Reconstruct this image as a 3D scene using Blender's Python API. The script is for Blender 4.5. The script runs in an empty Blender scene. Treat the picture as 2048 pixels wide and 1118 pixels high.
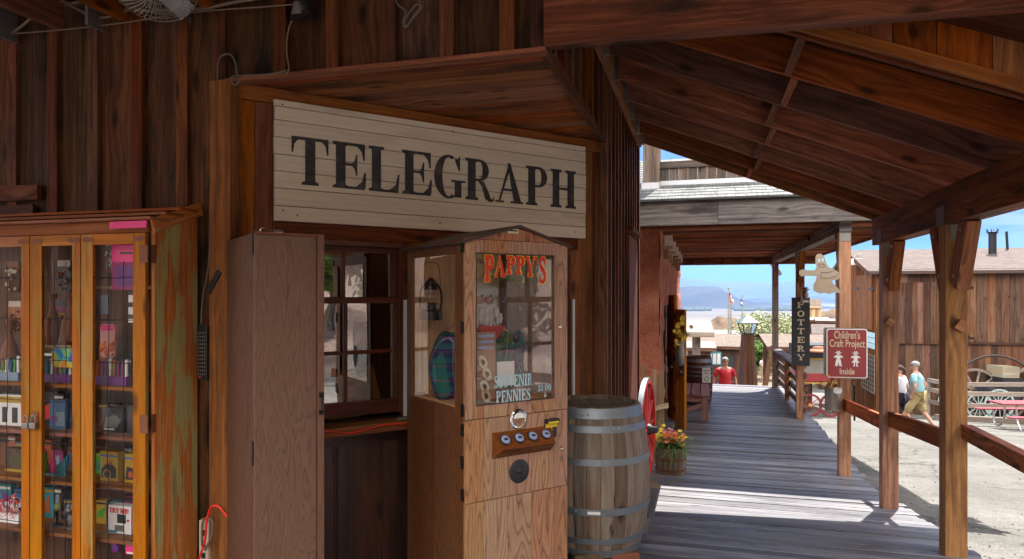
import bpy, math, random
from mathutils import Vector, Matrix, noise
R = math.radians
S = bpy.context.scene
# ---------------------------------------------------------------- camera, world, sun
TH = R(15.62); CS, SN = math.cos(TH), math.sin(TH)
CAM = Vector((0, 0, 1.6)); FPX = 1362.0; HX, HY = 1024.0, 590.0
FW = Vector((-SN, CS, 0)); RT = Vector((CS, SN, 0)); UP = Vector((0, 0, 1))
cd = bpy.data.cameras.new('camera'); cam = bpy.data.objects.new('camera', cd)
S.collection.objects.link(cam); S.camera = cam
cam.location = CAM; cam.rotation_euler = (R(90), 0, TH)
cd.sensor_width = 36; cd.lens = 36 * FPX / 2048; cd.shift_y = 31 / 2048
cd.clip_start = .05; cd.clip_end = 60000
SUN_DIR = Vector((.18, .45, 1)).normalized()
SUN_EL = math.asin(SUN_DIR.z); SUN_AZ = math.atan2(SUN_DIR.x, SUN_DIR.y)
W = bpy.data.worlds.new('World'); S.world = W; W.use_nodes = True
nt = W.node_tree; nt.nodes.clear()
def wn(t, **k):
    n = nt.nodes.new(t)
    for a, b in k.items(): setattr(n, a, b)
    return n
sky = wn('ShaderNodeTexSky', sky_type='NISHITA', sun_disc=False, sun_elevation=SUN_EL, sun_rotation=SUN_AZ)
sky.altitude = 700; sky.dust_density = .15; sky.ozone_density = 3.0; sky.air_density = .8
tc = wn('ShaderNodeTexCoord'); sep = wn('ShaderNodeSeparateXYZ'); nt.links.new(tc.outputs['Generated'], sep.inputs[0])
zc = wn('ShaderNodeMath', operation='MAXIMUM'); nt.links.new(sep.outputs[2], zc.inputs[0]); zc.inputs[1].default_value = 0
zz = wn('ShaderNodeMath', operation='ADD'); nt.links.new(zc.outputs[0], zz.inputs[0]); zz.inputs[1].default_value = .07
dv = wn('ShaderNodeVectorMath', operation='DIVIDE'); cb = wn('ShaderNodeCombineXYZ')
for i in range(3): nt.links.new(zz.outputs[0], cb.inputs[i])
nt.links.new(tc.outputs['Generated'], dv.inputs[0]); nt.links.new(cb.outputs[0], dv.inputs[1])
cn = wn('ShaderNodeTexNoise'); nt.links.new(dv.outputs[0], cn.inputs['Vector'])
cn.inputs['Scale'].default_value = .8; cn.inputs['Detail'].default_value = 9; cn.inputs['Roughness'].default_value = .58
cr = wn('ShaderNodeValToRGB'); cr.color_ramp.elements[0].position = .45; cr.color_ramp.elements[1].position = .57
bk = wn('ShaderNodeMapRange'); nt.links.new(sep.outputs[1], bk.inputs[0]); bk.inputs[1].default_value = .35; bk.inputs[2].default_value = -.35; bk.inputs[3].default_value = 0; bk.inputs[4].default_value = .13  # denser cloud cover behind the camera, added as fill for the interior
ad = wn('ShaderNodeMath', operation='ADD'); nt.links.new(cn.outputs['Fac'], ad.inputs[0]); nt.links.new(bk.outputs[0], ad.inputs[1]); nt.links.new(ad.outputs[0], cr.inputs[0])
hz = wn('ShaderNodeMapRange'); nt.links.new(sep.outputs[2], hz.inputs[0])
hz.inputs[1].default_value = .035; hz.inputs[2].default_value = .10
mm = wn('ShaderNodeMath', operation='MULTIPLY'); nt.links.new(cr.outputs[0], mm.inputs[0]); nt.links.new(hz.outputs[0], mm.inputs[1])
m8 = wn('ShaderNodeMath', operation='MULTIPLY'); nt.links.new(mm.outputs[0], m8.inputs[0]); m8.inputs[1].default_value = .85
mx = wn('ShaderNodeMix', data_type='RGBA'); nt.links.new(m8.outputs[0], mx.inputs['Factor'])
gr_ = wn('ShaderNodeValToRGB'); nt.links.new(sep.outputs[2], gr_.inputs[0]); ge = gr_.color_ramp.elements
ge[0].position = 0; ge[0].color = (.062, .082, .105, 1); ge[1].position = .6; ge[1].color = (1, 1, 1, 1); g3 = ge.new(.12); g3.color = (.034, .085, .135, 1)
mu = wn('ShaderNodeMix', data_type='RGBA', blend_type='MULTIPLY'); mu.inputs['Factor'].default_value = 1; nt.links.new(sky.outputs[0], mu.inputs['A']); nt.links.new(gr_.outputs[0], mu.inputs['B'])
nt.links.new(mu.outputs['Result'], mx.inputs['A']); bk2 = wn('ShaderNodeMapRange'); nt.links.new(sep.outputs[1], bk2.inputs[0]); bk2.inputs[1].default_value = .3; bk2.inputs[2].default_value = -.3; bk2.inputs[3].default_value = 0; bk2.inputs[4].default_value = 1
cc = wn('ShaderNodeMix', data_type='RGBA'); nt.links.new(bk2.outputs[0], cc.inputs['Factor']); cc.inputs['A'].default_value = (1.15, 1.22, 1.32, 1); cc.inputs['B'].default_value = (13.5, 12.8, 11.8, 1); nt.links.new(cc.outputs['Result'], mx.inputs['B'])  # clouds behind the camera made far brighter to light the porch interior
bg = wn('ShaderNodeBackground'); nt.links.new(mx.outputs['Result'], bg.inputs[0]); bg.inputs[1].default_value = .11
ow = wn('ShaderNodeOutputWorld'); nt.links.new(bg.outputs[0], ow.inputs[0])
sd = bpy.data.lights.new('sun', 'SUN'); so = bpy.data.objects.new('sun', sd); S.collection.objects.link(so)
sd.energy = 2.9; sd.angle = R(.5); sd.color = (1, .96, .89)
so.rotation_euler = SUN_DIR.to_track_quat('Z', 'Y').to_euler()
S.view_settings.view_transform = 'Standard'; S.view_settings.look = 'None'; S.view_settings.gamma = 1
S.view_settings.exposure = 2.32
S.render.engine = 'CYCLES'
S.cycles.max_bounces = 10; S.cycles.diffuse_bounces = 6; S.cycles.transparent_max_bounces = 24; S.cycles.glossy_bounces = 4
S.cycles.caustics_reflective = False; S.cycles.caustics_refractive = False
S.cycles.use_denoising = True
S.cycles.sample_clamp_indirect = 6
rng = random.Random(7)
# ---------------------------------------------------------------- placing: rays from the photo onto real planes
def ray(px, py): return FW + RT * ((px - HX) / FPX) + UP * ((HY - py) / FPX)
def atz(px, py, z): return CAM + ray(px, py) * z
def onv(px, py, v): d = ray(px, py); return CAM + d * (v / d.y)
def onu(px, py, u): d = ray(px, py); return CAM + d * (u / d.x)
def onZ(px, py, Z): d = ray(px, py); return CAM + d * ((Z - CAM.z) / d.z)
TA = math.atan2(2.02, 1.75)
TE = Vector((-2.47, 3.11, 0))
class Frame:
    def __init__(s, o, a): s.o = Vector(o); s.a = a; s.M = Matrix.Translation(s.o) @ Matrix.Rotation(a, 4, 'Z'); s.I = s.M.inverted()
    def on(s, px, py, y=0):           # local point where the ray meets local plane Y = y
        p0 = s.I @ CAM; d = s.I.to_3x3() @ ray(px, py); return p0 + d * ((y - p0.y) / d.y)
    def onx(s, px, py, x=0):
        p0 = s.I @ CAM; d = s.I.to_3x3() @ ray(px, py); return p0 + d * ((x - p0.x) / d.x)
# ---------------------------------------------------------------- mesh builder
class MB:
    def __init__(s, seed=None): s.v = []; s.f = []; s.uv = []; s.mi = []; s.rn = []; s.r = random.Random(seed if seed is not None else rng.random())
    def face(s, idx, uvs, mi=0, rn=.5): s.f.append(idx); s.uv += uvs; s.mi.append(mi); s.rn += [rn] * len(idx)
    def hexa(s, P, dims, g=0, mi=0, rn=None):
        # P: 8 points, index = ix + 2*iy + 4*iz ; dims lengths along the axes ; g grain axis
        rn = s.r.random() if rn is None else rn
        b = len(s.v); s.v += [tuple(p) for p in P]; ou, ov = s.r.random() * 40, s.r.random() * 40
        Q = [((0, 4, 6, 2), 0), ((1, 3, 7, 5), 0), ((0, 1, 5, 4), 1), ((2, 6, 7, 3), 1), ((0, 2, 3, 1), 2), ((4, 5, 7, 6), 2)]
        for idx, ax in Q:
            o = [a for a in (0, 1, 2) if a != ax]
            if g in o: ua = g; va = [a for a in o if a != g][0]
            else: ua, va = o
            sc = .15 if g == ax else 1
            uv = []
            for i in idx:
                c = ((i & 1) * dims[0], ((i >> 1) & 1) * dims[1], ((i >> 2) & 1) * dims[2])
                uv.append((ou + c[ua] * sc, ov + c[va] + ax * .37))
            s.face([b + i for i in idx], uv, mi, rn)
    def box(s, x0, x1, y0, y1, z0, z1, g=2, mi=0, rn=None, M=None):
        if x1 < x0: x0, x1 = x1, x0
        if y1 < y0: y0, y1 = y1, y0
        if z1 < z0: z0, z1 = z1, z0
        P = [Vector((x1 if i & 1 else x0, y1 if i & 2 else y0, z1 if i & 4 else z0)) for i in range(8)]
        if M is not None: P = [M @ p for p in P]
        s.hexa(P, (x1 - x0, y1 - y0, z1 - z0), g, mi, rn); return s
    def bar(s, p0, p1, w, h, up=(0, 0, 1), mi=0, rn=None, w1=None, h1=None):
        # beam of section w (sideways) x h (along up), grain lengthwise
        p0 = Vector(p0); p1 = Vector(p1); d = (p1 - p0); L = d.length; d.normalize(); up = Vector(up)
        sd = d.cross(up); sd.normalize(); u2 = sd.cross(d)
        w1 = w if w1 is None else w1; h1 = h if h1 is None else h1
        P = []
        for i in range(8):
            q = p1 if i & 1 else p0; ww = w1 if i & 1 else w; hh = h1 if i & 1 else h
            P.append(q - sd * (ww / 2 * (1 if i & 2 else -1)) + u2 * (hh / 2 * (1 if i & 4 else -1)))
        s.hexa(P, (L, w, h), 0, mi, rn); return s
    def prism(s, poly, M, t, mi=0, rn=None, mi_side=None):
        # poly: list of (x,y) in plane of M; extruded along M's +z by t
        rn = s.r.random() if rn is None else rn; b = len(s.v); n = len(poly)
        ar = sum(poly[i][0] * poly[(i + 1) % n][1] - poly[(i + 1) % n][0] * poly[i][1] for i in range(n))
        if ar < 0: poly = poly[::-1]
        for z in (0, t):
            for x, y in poly: s.v.append(tuple(M @ Vector((x, y, z))))
        s.face([b + n + i for i in range(n)], [(y, x) for x, y in poly], mi, rn)
        s.face([b + i for i in range(n)][::-1], [(y, x) for x, y in poly][::-1], mi, rn)
        for i in range(n):
            j = (i + 1) % n
            s.face([b + i, b + j, b + n + j, b + n + i], [(0, i * .01), (.02, i * .01), (.02, .01 + i * .01), (0, .01)], mi if mi_side is None else mi_side, rn)
        return s
    def tube(s, pts, r, n=8, mi=0, closed=False, cap=True, rn=.5):
        pts = [Vector(p) for p in pts]; rs = r if isinstance(r, (list, tuple)) else [r] * len(pts)
        b = len(s.v); m = len(pts); prev = None; L = 0
        for k, p in enumerate(pts):
            a = pts[(k - 1) % m] if (closed or k > 0) else p; c = pts[(k + 1) % m] if (closed or k < m - 1) else p
            t = (c - a); t = t.normalized() if t.length > 1e-9 else Vector((0, 0, 1))
            if prev is None:
                q = Vector((0, 0, 1)) if abs(t.z) < .9 else Vector((1, 0, 0)); x = t.cross(q).normalized()
            else: x = (prev - t * prev.dot(t)).normalized()
            prev = x; y = t.cross(x)
            for i in range(n):
                an = 2 * math.pi * i / n; s.v.append(tuple(p + (x * math.cos(an) + y * math.sin(an)) * rs[k]))
        for k in range(m if closed else m - 1):
            k2 = (k + 1) % m; dl = (pts[k2] - pts[k]).length
            for i in range(n):
                j = (i + 1) % n; c = 2 * math.pi * rs[k] / n
                s.face([b + k * n + i, b + k2 * n + i, b + k2 * n + j, b + k * n + j], [(L, i * c), (L + dl, i * c), (L + dl, (i + 1) * c), (L, (i + 1) * c)], mi, rn)
            L += dl
        if cap and not closed:
            s.face([b + i for i in range(n)], [(.1 * math.cos(i), .1 * math.sin(i)) for i in range(n)], mi, rn)
            s.face([b + (m - 1) * n + i for i in range(n)][::-1], [(.1 * math.cos(i), .1 * math.sin(i)) for i in range(n)], mi, rn)
        return s
    def lathe(s, prof, M=None, n=24, mi=0, cap=True, rn=.5, a0=0, a1=2 * math.pi):
        M = M or Matrix(); b = len(s.v); m = len(prof); full = abs(a1 - a0 - 2 * math.pi) < 1e-6; nn = n if full else n + 1
        L = 0
        for k, (r, z) in enumerate(prof):
            for i in range(nn):
                an = a0 + (a1 - a0) * i / n; s.v.append(tuple(M @ Vector((r * math.cos(an), r * math.sin(an), z))))
        for k in range(m - 1):
            dl = math.hypot(prof[k + 1][0] - prof[k][0], prof[k + 1][1] - prof[k][1])
            for i in range(n):
                j = (i + 1) % nn; c = (a1 - a0) * max(prof[k][0], prof[k + 1][0]) / n
                s.face([b + k * nn + i, b + k * nn + j, b + (k + 1) * nn + j, b + (k + 1) * nn + i],
                       [(L, i * c), (L, (i + 1) * c), (L + dl, (i + 1) * c), (L + dl, i * c)], mi, rn)
            L += dl
        if cap and full:
            if prof[0][0] > 1e-5: s.face([b + i for i in range(nn)][::-1], [(s.v[b + i][0], s.v[b + i][1]) for i in range(nn)][::-1], mi, rn)
            if prof[-1][0] > 1e-5: s.face([b + (m - 1) * nn + i for i in range(nn)], [(s.v[b + i][0], s.v[b + i][1]) for i in range(nn)], mi, rn)
        return s
    def ball(s, c, r, n=12, mi=0, rn=.5, sc=(1, 1, 1), jag=0):
        prof = [(max(1e-6, math.sin(math.pi * k / (n // 2 + 1))), -math.cos(math.pi * k / (n // 2 + 1))) for k in range(n // 2 + 2)]
        M = Matrix.Translation(Vector(c)) @ Matrix.Diagonal((r * sc[0], r * sc[1], r * sc[2], 1))
        b = len(s.v); s.lathe(prof, M, n, mi, False, rn)
        if jag:
            for i in range(b, len(s.v)):
                p = Vector(s.v[i]); k = 1 + jag * noise.noise(p * 2.3 / r) ; s.v[i] = tuple(Vector(c) + (p - Vector(c)) * k)
        return s
    def quad(s, P, mi=0, rn=.5, uv=None):
        b = len(s.v); s.v += [tuple(p) for p in P]; s.face(list(range(b, b + len(P))), uv or [(0, 0), (1, 0), (1, 1), (0, 1)][:len(P)], mi, rn); return s
    def build(s, name, mats, parent=None, smooth=False, bevel=0, M=None):
        me = bpy.data.meshes.new(name)
        vs = s.v if M is None else [tuple(M @ Vector(p)) for p in s.v]
        me.from_pydata(vs, [], s.f)
        ul = me.uv_layers.new(name='UVMap'); ul.data.foreach_set('uv', [c for p in s.uv for c in p])
        at = me.attributes.new('rnd', 'FLOAT', 'CORNER'); at.data.foreach_set('value', s.rn)
        if not isinstance(mats, (list, tuple)): mats = [mats]
        for m in mats: me.materials.append(m)
        me.polygons.foreach_set('material_index', s.mi)
        if smooth: me.polygons.foreach_set('use_smooth', [True] * len(s.f))
        me.update()
        o = bpy.data.objects.new(name, me); S.collection.objects.link(o)
        if parent: o.parent = parent
        if bevel:
            b = o.modifiers.new('b', 'BEVEL'); b.width = bevel; b.segments = 2; b.limit_method = 'ANGLE'
        if smooth == 'auto':
            for p in me.polygons: p.use_smooth = True
            me.set_sharp_from_angle(angle=R(38))
        return o
def tag(o, label, cat, group=None, kind=None):
    if label: o['label'] = label
    if cat: o['category'] = cat
    if group: o['group'] = group
    if kind: o['kind'] = kind
    return o
def thing(name, label, cat, loc=(0, 0, 0), rz=0, group=None):
    o = bpy.data.objects.new(name, None); S.collection.objects.link(o); o.location = loc; o.rotation_euler = (0, 0, rz)
    o.empty_display_size = .1
    return tag(o, label, cat, group)
def struct(o): o['kind'] = 'structure'; return o
def copy_tree(o, parent=None):
    c = o.copy(); S.collection.objects.link(c); c.parent = parent
    for ch in list(o.children): copy_tree(ch, c)
    return c
def PM(o, x, y):        # plane matrix: origin, x axis, y axis
    x = Vector(x).normalized(); y = Vector(y).normalized(); z = x.cross(y)
    return Matrix(((x.x, y.x, z.x, o[0]), (x.y, y.y, z.y, o[1]), (x.z, y.z, z.z, o[2]), (0, 0, 0, 1)))
# ---------------------------------------------------------------- materials
def newmat(name):
    m = bpy.data.materials.new(name); m.use_nodes = True; t = m.node_tree
    return m, t, t.nodes['Principled BSDF'], t.nodes['Material Output']
def N(t, ty, ins=None, **k):
    n = t.nodes.new(ty)
    for a, b in k.items(): setattr(n, a, b)
    for a, b in (ins or {}).items():
        if isinstance(b, bpy.types.NodeSocket): t.links.new(b, n.inputs[a])
        else: n.inputs[a].default_value = b
    return n
def ramp(t, fac, els):
    n = t.nodes.new('ShaderNodeValToRGB'); t.links.new(fac, n.inputs[0]); e = n.color_ramp.elements
    while len(e) < len(els): e.new(.5)
    for i, (p, c) in enumerate(els): e[i].position = p; e[i].color = (c if len(c) == 4 else (*c, 1)) if isinstance(c, tuple) else (c, c, c, 1)
    return n.outputs[0]
def mix(t, f, a, b, bt='MIX'):
    n = t.nodes.new('ShaderNodeMix'); n.data_type = 'RGBA'; n.blend_type = bt
    for k, v in (('Factor', f), ('A', a), ('B', b)):
        if isinstance(v, bpy.types.NodeSocket): t.links.new(v, n.inputs[k])
        else: n.inputs[k].default_value = v if k == 'Factor' else (*v, 1)[:4]
    return n.outputs['Result']
def math_(t, op, a, b=0.0, c=None):
    n = t.nodes.new('ShaderNodeMath'); n.operation = op
    for i, v in enumerate((a, b) if c is None else (a, b, c)):
        if isinstance(v, bpy.types.NodeSocket): t.links.new(v, n.inputs[i])
        else: n.inputs[i].default_value = v
    return n.outputs[0]
def wood(name, dark, mid, light, stain=None, stain_amt=.6, rough=.62, vary=.45, gs=1.0, bump=.35, knots=True, oak=False, weather=None, wamt=.5, spec=.2, checks=.35, sat=1.09, val=1.24):
    m, t, bs, out = newmat(name)
    uv = N(t, 'ShaderNodeUVMap').outputs[0]
    at = N(t, 'ShaderNodeAttribute', attribute_name='rnd').outputs['Fac']
    # warp
    w0 = N(t, 'ShaderNodeMapping', {'Vector': uv, 'Scale': (1.6 * gs, 5 * gs, 1)}).outputs[0]
    wz = N(t, 'ShaderNodeTexNoise', {'Vector': w0, 'Scale': 1, 'Detail': 3}).outputs['Color']
    ws = N(t, 'ShaderNodeVectorMath', {0: wz, 1: (.5, .5, .5)}, operation='SUBTRACT').outputs[0]
    ws = N(t, 'ShaderNodeVectorMath', {0: ws, 1: (.0, .06, 0)}, operation='MULTIPLY').outputs[0]
    uvw = N(t, 'ShaderNodeVectorMath', {0: uv, 1: ws}, operation='ADD').outputs[0]
    # knots
    kn = None
    if knots:
        km = N(t, 'ShaderNodeMapping', {'Vector': uv, 'Scale': (1.7 * gs, 4.2 * gs, 1)}).outputs[0]
        vn = N(t, 'ShaderNodeTexVoronoi', {'Vector': km, 'Scale': 1, 'Randomness': 1}, voronoi_dimensions='2D'); vo = vn.outputs['Distance']
        gate = math_(t, 'GREATER_THAN', N(t, 'ShaderNodeSeparateColor', {0: vn.outputs['Color']}).outputs[0], .62)
        kn = math_(t, 'MULTIPLY', N(t, 'ShaderNodeMapRange', {0: vo, 1: .05, 2: .13, 3: 1, 4: 0}).outputs[0], gate)
        kr = math_(t, 'MULTIPLY', N(t, 'ShaderNodeMapRange', {0: vo, 1: .0, 2: .42, 3: .05, 4: 0}).outputs[0], gate)
        kv = N(t, 'ShaderNodeCombineXYZ', {1: kr}).outputs[0]
        uvw = N(t, 'ShaderNodeVectorMath', {0: uvw, 1: kv}, operation='ADD').outputs[0]
    if oak:
        om = N(t, 'ShaderNodeMapping', {'Vector': uvw, 'Scale': (.85 * gs, 7 * gs, 1)}).outputs[0]
        on = N(t, 'ShaderNodeTexNoise', {'Vector': om, 'Scale': 1.0, 'Detail': 1.5, 'Distortion': .25}).outputs['Fac']
        g1 = math_(t, 'FRACT', math_(t, 'MULTIPLY', on, 20))
        g1 = ramp(t, g1, [(0, 0.0), (.16, .7), (.75, 1.0), (1, .45)])
        c = mix(t, g1, dark, light)
        pm = N(t, 'ShaderNodeMapping', {'Vector': uv, 'Scale': (14, 520, 1)}).outputs[0]
        pn = N(t, 'ShaderNodeTexNoise', {'Vector': pm, 'Scale': 1, 'Detail': 2}).outputs['Fac']
        pr = ramp(t, pn, [(.34, .62), (.5, 1.0)])
        c = mix(t, .8, c, pr, 'MULTIPLY'); gsig = pn
    else:
        a = N(t, 'ShaderNodeMapping', {'Vector': uvw, 'Scale': (1.1 * gs, 34 * gs, 1)}).outputs[0]
        n1 = N(t, 'ShaderNodeTexNoise', {'Vector': a, 'Scale': 1, 'Detail': 5, 'Roughness': .6}).outputs['Fac']
        b = N(t, 'ShaderNodeMapping', {'Vector': uvw, 'Scale': (7 * gs, 210 * gs, 1)}).outputs[0]
        n2 = N(t, 'ShaderNodeTexNoise', {'Vector': b, 'Scale': 1, 'Detail': 3, 'Roughness': .7}).outputs['Fac']
        gsig = math_(t, 'ADD', math_(t, 'MULTIPLY', n1, .65), math_(t, 'MULTIPLY', n2, .35))
        c = ramp(t, gsig, [(.33, dark), (.5, mid), (.66, light)])
    # big stains
    sm = N(t, 'ShaderNodeMapping', {'Vector': uv, 'Scale': (1.4, 5.5, 1)}).outputs[0]
    sn = N(t, 'ShaderNodeTexNoise', {'Vector': sm, 'Scale': 1, 'Detail': 6, 'Roughness': .62}).outputs['Fac']
    if stain: c = mix(t, math_(t, 'MULTIPLY', ramp(t, sn, [(.5, 0.0), (.66, 1.0)]), stain_amt), c, stain)
    if weather:
        wm = N(t, 'ShaderNodeMapping', {'Vector': uv, 'Scale': (.9, 9, 1), 'Location': (7, 3, 0)}).outputs[0]
        wq = N(t, 'ShaderNodeTexNoise', {'Vector': wm, 'Scale': 1, 'Detail': 7, 'Roughness': .68}).outputs['Fac']
        c = mix(t, math_(t, 'MULTIPLY', ramp(t, wq, [(.4, 0.0), (.62, 1.0)]), wamt), c, weather)
    if knots: c = mix(t, math_(t, 'MULTIPLY', kn, .8), c, tuple(x * .35 for x in dark))
    if checks:      # long drying cracks
        cm = N(t, 'ShaderNodeMapping', {'Vector': uvw, 'Scale': (.7, 26, 1), 'Location': (3, 9, 0)}).outputs[0]
        cq = N(t, 'ShaderNodeTexNoise', {'Vector': cm, 'Scale': 1, 'Detail': 2}).outputs['Fac']
        ck = ramp(t, math_(t, 'ABSOLUTE', math_(t, 'SUBTRACT', cq, .62)), [(0.0, 1.0), (.012, 0.0)])
        c = mix(t, math_(t, 'MULTIPLY', ck, checks), c, tuple(x * .25 for x in dark))
    # per board tone
    br = N(t, 'ShaderNodeMapRange', {0: at, 3: (1 - vary) * val, 4: (1 + vary * .7) * val}).outputs[0]
    hs = N(t, 'ShaderNodeHueSaturation', {'Hue': N(t, 'ShaderNodeMapRange', {0: math_(t, 'FRACT', math_(t, 'MULTIPLY', at, 7.3)), 3: .49, 4: .51}).outputs[0],
           'Saturation': N(t, 'ShaderNodeMapRange', {0: math_(t, 'FRACT', math_(t, 'MULTIPLY', at, 13.7)), 3: .82 * sat, 4: 1.08 * sat}).outputs[0], 'Value': br, 'Color': c}).outputs[0]
    t.links.new(hs, bs.inputs['Base Color'])
    rr = N(t, 'ShaderNodeMapRange', {0: gsig, 1: .3, 2: .7, 3: min(1, rough + .14), 4: rough - .1}).outputs[0]
    t.links.new(rr, bs.inputs['Roughness']); bs.inputs['Specular IOR Level'].default_value = spec
    if bump:
        bp = N(t, 'ShaderNodeBump', {'Height': gsig, 'Strength': bump, 'Distance': .004}); t.links.new(bp.outputs[0], bs.inputs['Normal'])
    return m
def paint(name, col, rough=.5, metal=0, var=.12, dirt=None, dirt_amt=.4, scale=6, bump=0, spec=.5, coat=0):
    m, t, bs, out = newmat(name)
    o = N(t, 'ShaderNodeTexCoord').outputs['Object']
    n1 = N(t, 'ShaderNodeTexNoise', {'Vector': o, 'Scale': scale, 'Detail': 6, 'Roughness': .65}).outputs['Fac']
    c = mix(t, n1, tuple(x * (1 - var) for x in col), tuple(min(1, x * (1 + var)) for x in col))
    if dirt:
        n2 = N(t, 'ShaderNodeTexNoise', {'Vector': o, 'Scale': scale * .6, 'Detail': 8, 'Roughness': .7}).outputs['Fac']
        c = mix(t, math_(t, 'MULTIPLY', ramp(t, n2, [(.5, 0.0), (.66, 1.0)]), dirt_amt), c, dirt)
    t.links.new(c, bs.inputs['Base Color']); bs.inputs['Metallic'].default_value = metal
    t.links.new(N(t, 'ShaderNodeMapRange', {0: n1, 3: max(.03, rough - .12), 4: min(1, rough + .12)}).outputs[0], bs.inputs['Roughness'])
    bs.inputs['Specular IOR Level'].default_value = spec; bs.inputs['Coat Weight'].default_value = coat
    if bump:
        bp = N(t, 'ShaderNodeBump', {'Height': N(t, 'ShaderNodeTexNoise', {'Vector': o, 'Scale': scale * 8, 'Detail': 5}).outputs['Fac'], 'Strength': bump, 'Distance': .01})
        t.links.new(bp.outputs[0], bs.inputs['Normal'])
    return m
def glassmat(name, refl=.12, tint=(1, 1, 1), rough=0.0, fr=.5):
    m, t, bs, out = newmat(name); t.nodes.remove(bs)
    tr = N(t, 'ShaderNodeBsdfTransparent', {'Color': (*tint, 1)}); gl = N(t, 'ShaderNodeBsdfGlossy', {'Roughness': rough, 'Color': (1, 1, 1, 1)})
    lw = N(t, 'ShaderNodeLayerWeight', {'Blend': .35}).outputs['Fresnel']
    f = math_(t, 'ADD', math_(t, 'MULTIPLY', lw, fr), refl); f = math_(t, 'MINIMUM', f, 1)
    o = N(t, 'ShaderNodeTexCoord').outputs['Object']
    bp = N(t, 'ShaderNodeBump', {'Height': N(t, 'ShaderNodeTexNoise', {'Vector': o, 'Scale': 3.0, 'Detail': 1}).outputs['Fac'], 'Strength': .25, 'Distance': .01}).outputs[0]
    t.links.new(bp, gl.inputs['Normal'])
    ms = N(t, 'ShaderNodeMixShader', {0: f, 1: tr.outputs[0], 2: gl.outputs[0]}); t.links.new(ms.outputs[0], out.inputs[0]); return m
W_ = {}
W_['wall_dark'] = wood('dark_board_wall', (.018, .008, .004), (.075, .032, .015), (.15, .068, .03), stain=(.006, .004, .003), stain_amt=.92, vary=.5)
W_['batten_dark'] = wood('red_brown_batten', (.03, .010, .004), (.11, .036, .015), (.19, .07, .028), stain=(.012, .006, .004), stain_amt=.7, vary=.4)
W_['chamfer'] = wood('warm_orange_wall', (.075, .025, .008), (.22, .07, .019), (.34, .12, .032), stain=(.05, .02, .008), stain_amt=.7, vary=.35)
W_['trim'] = wood('orange_brown_trim', (.085, .03, .012), (.20, .07, .027), (.30, .115, .045), stain=(.055, .02, .009), stain_amt=.8, vary=.15, knots=False)
W_['soffit'] = wood('soffit_board', (.06, .018, .008), (.20, .058, .022), (.32, .10, .042), stain=(.025, .012, .01), stain_amt=.85, vary=.35)
W_['beam'] = wood('stained_beam', (.035, .010, .004), (.13, .036, .011), (.24, .075, .022), stain=(.022, .010, .008), stain_amt=.95, vary=.2, checks=.2)
W_['rafter'] = wood('rafter_wood', (.055, .017, .008), (.175, .06, .027), (.29, .115, .055), stain=(.035, .014, .01), stain_amt=.7, vary=.6)
W_['roofdeck'] = wood('roof_sheathing', (.025, .01, .006), (.065, .026, .014), (.10, .045, .025), vary=.3)
W_['post'] = wood('golden_post', (.13, .05, .022), (.33, .15, .068), (.48, .25, .125), stain=(.13, .05, .025), stain_amt=.7, vary=.15, sat=1.0)
W_['brace'] = wood('red_brace', (.07, .02, .008), (.25, .075, .027), (.40, .145, .055), stain=(.03, .012, .008), stain_amt=.7, vary=.25)
W_['deck'] = wood('weathered_deck', (.035, .034, .042), (.098, .092, .105), (.19, .175, .185), stain=(.03, .026, .034), stain_amt=.75, vary=.5, rough=.46, weather=(.34, .32, .325), wamt=.55, spec=.7, bump=.9, sat=1.0, val=1.0)
W_['grey'] = wood('grey_fascia', (.05, .04, .038), (.17, .14, .128), (.30, .25, .225), stain=(.05, .035, .032), stain_amt=.9, vary=.15, gs=.8, sat=1.0, val=1.0)
W_['window'] = wood('window_red_brown', (.045, .013, .006), (.10, .028, .012), (.16, .052, .022), vary=.15, knots=False, rough=.4, sat=.98, stain=(.03, .012, .008))
W_['wains'] = wood('dark_wainscot', (.012, .006, .005), (.035, .015, .011), (.07, .032, .022), stain=(.10, .045, .025), stain_amt=.4, vary=.3, rough=.35, spec=.6)
W_['case'] = wood('brown_painted_plywood', (.105, .052, .033), (.165, .085, .055), (.172, .08, .046), vary=.05, knots=False, oak=True, checks=0, gs=1.7, sat=1.05, val=1.05)
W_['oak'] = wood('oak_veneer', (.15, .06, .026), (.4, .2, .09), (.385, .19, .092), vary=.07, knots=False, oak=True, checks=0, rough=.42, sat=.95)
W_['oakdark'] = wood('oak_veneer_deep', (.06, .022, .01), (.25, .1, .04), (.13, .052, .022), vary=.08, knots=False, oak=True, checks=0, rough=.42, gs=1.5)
W_['oakred'] = wood('oak_button_box', (.08, .027, .013), (.3, .1, .035), (.165, .06, .03), vary=.1, knots=False, oak=True, checks=0, rough=.3)
W_['stave'] = wood('barrel_stave', (.04, .026, .017), (.19, .135, .092), (.34, .265, .195), stain=(.15, .06, .02), stain_amt=.8, checks=.95, vary=.5, weather=(.3, .26, .22), wamt=.4, sat=1.0, val=1.0)
W_['barn'] = wood('barn_board', (.022, .009, .005), (.08, .03, .014), (.145, .062, .03), stain=(.035, .01, .005), stain_amt=.8, vary=.6, weather=(.15, .11, .085), wamt=.4)
W_['barngold'] = wood('golden_barn_board', (.06, .02, .006), (.16, .065, .022), (.24, .11, .04), stain=(.06, .02, .008), stain_amt=.7, vary=.4)
W_['greyboard'] = wood('weathered_grey_board', (.09, .07, .055), (.22, .18, .15), (.34, .28, .23), stain=(.2, .1, .05), stain_amt=.5, vary=.35, sat=1.0, val=1.0)
W_['cabgold'] = wood('golden_cabinet_frame', (.20, .065, .012), (.40, .15, .03), (.52, .21, .045), stain=(.27, .24, .10), stain_amt=.9, vary=.15, rough=.5, sat=1.12, val=1.05)
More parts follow.
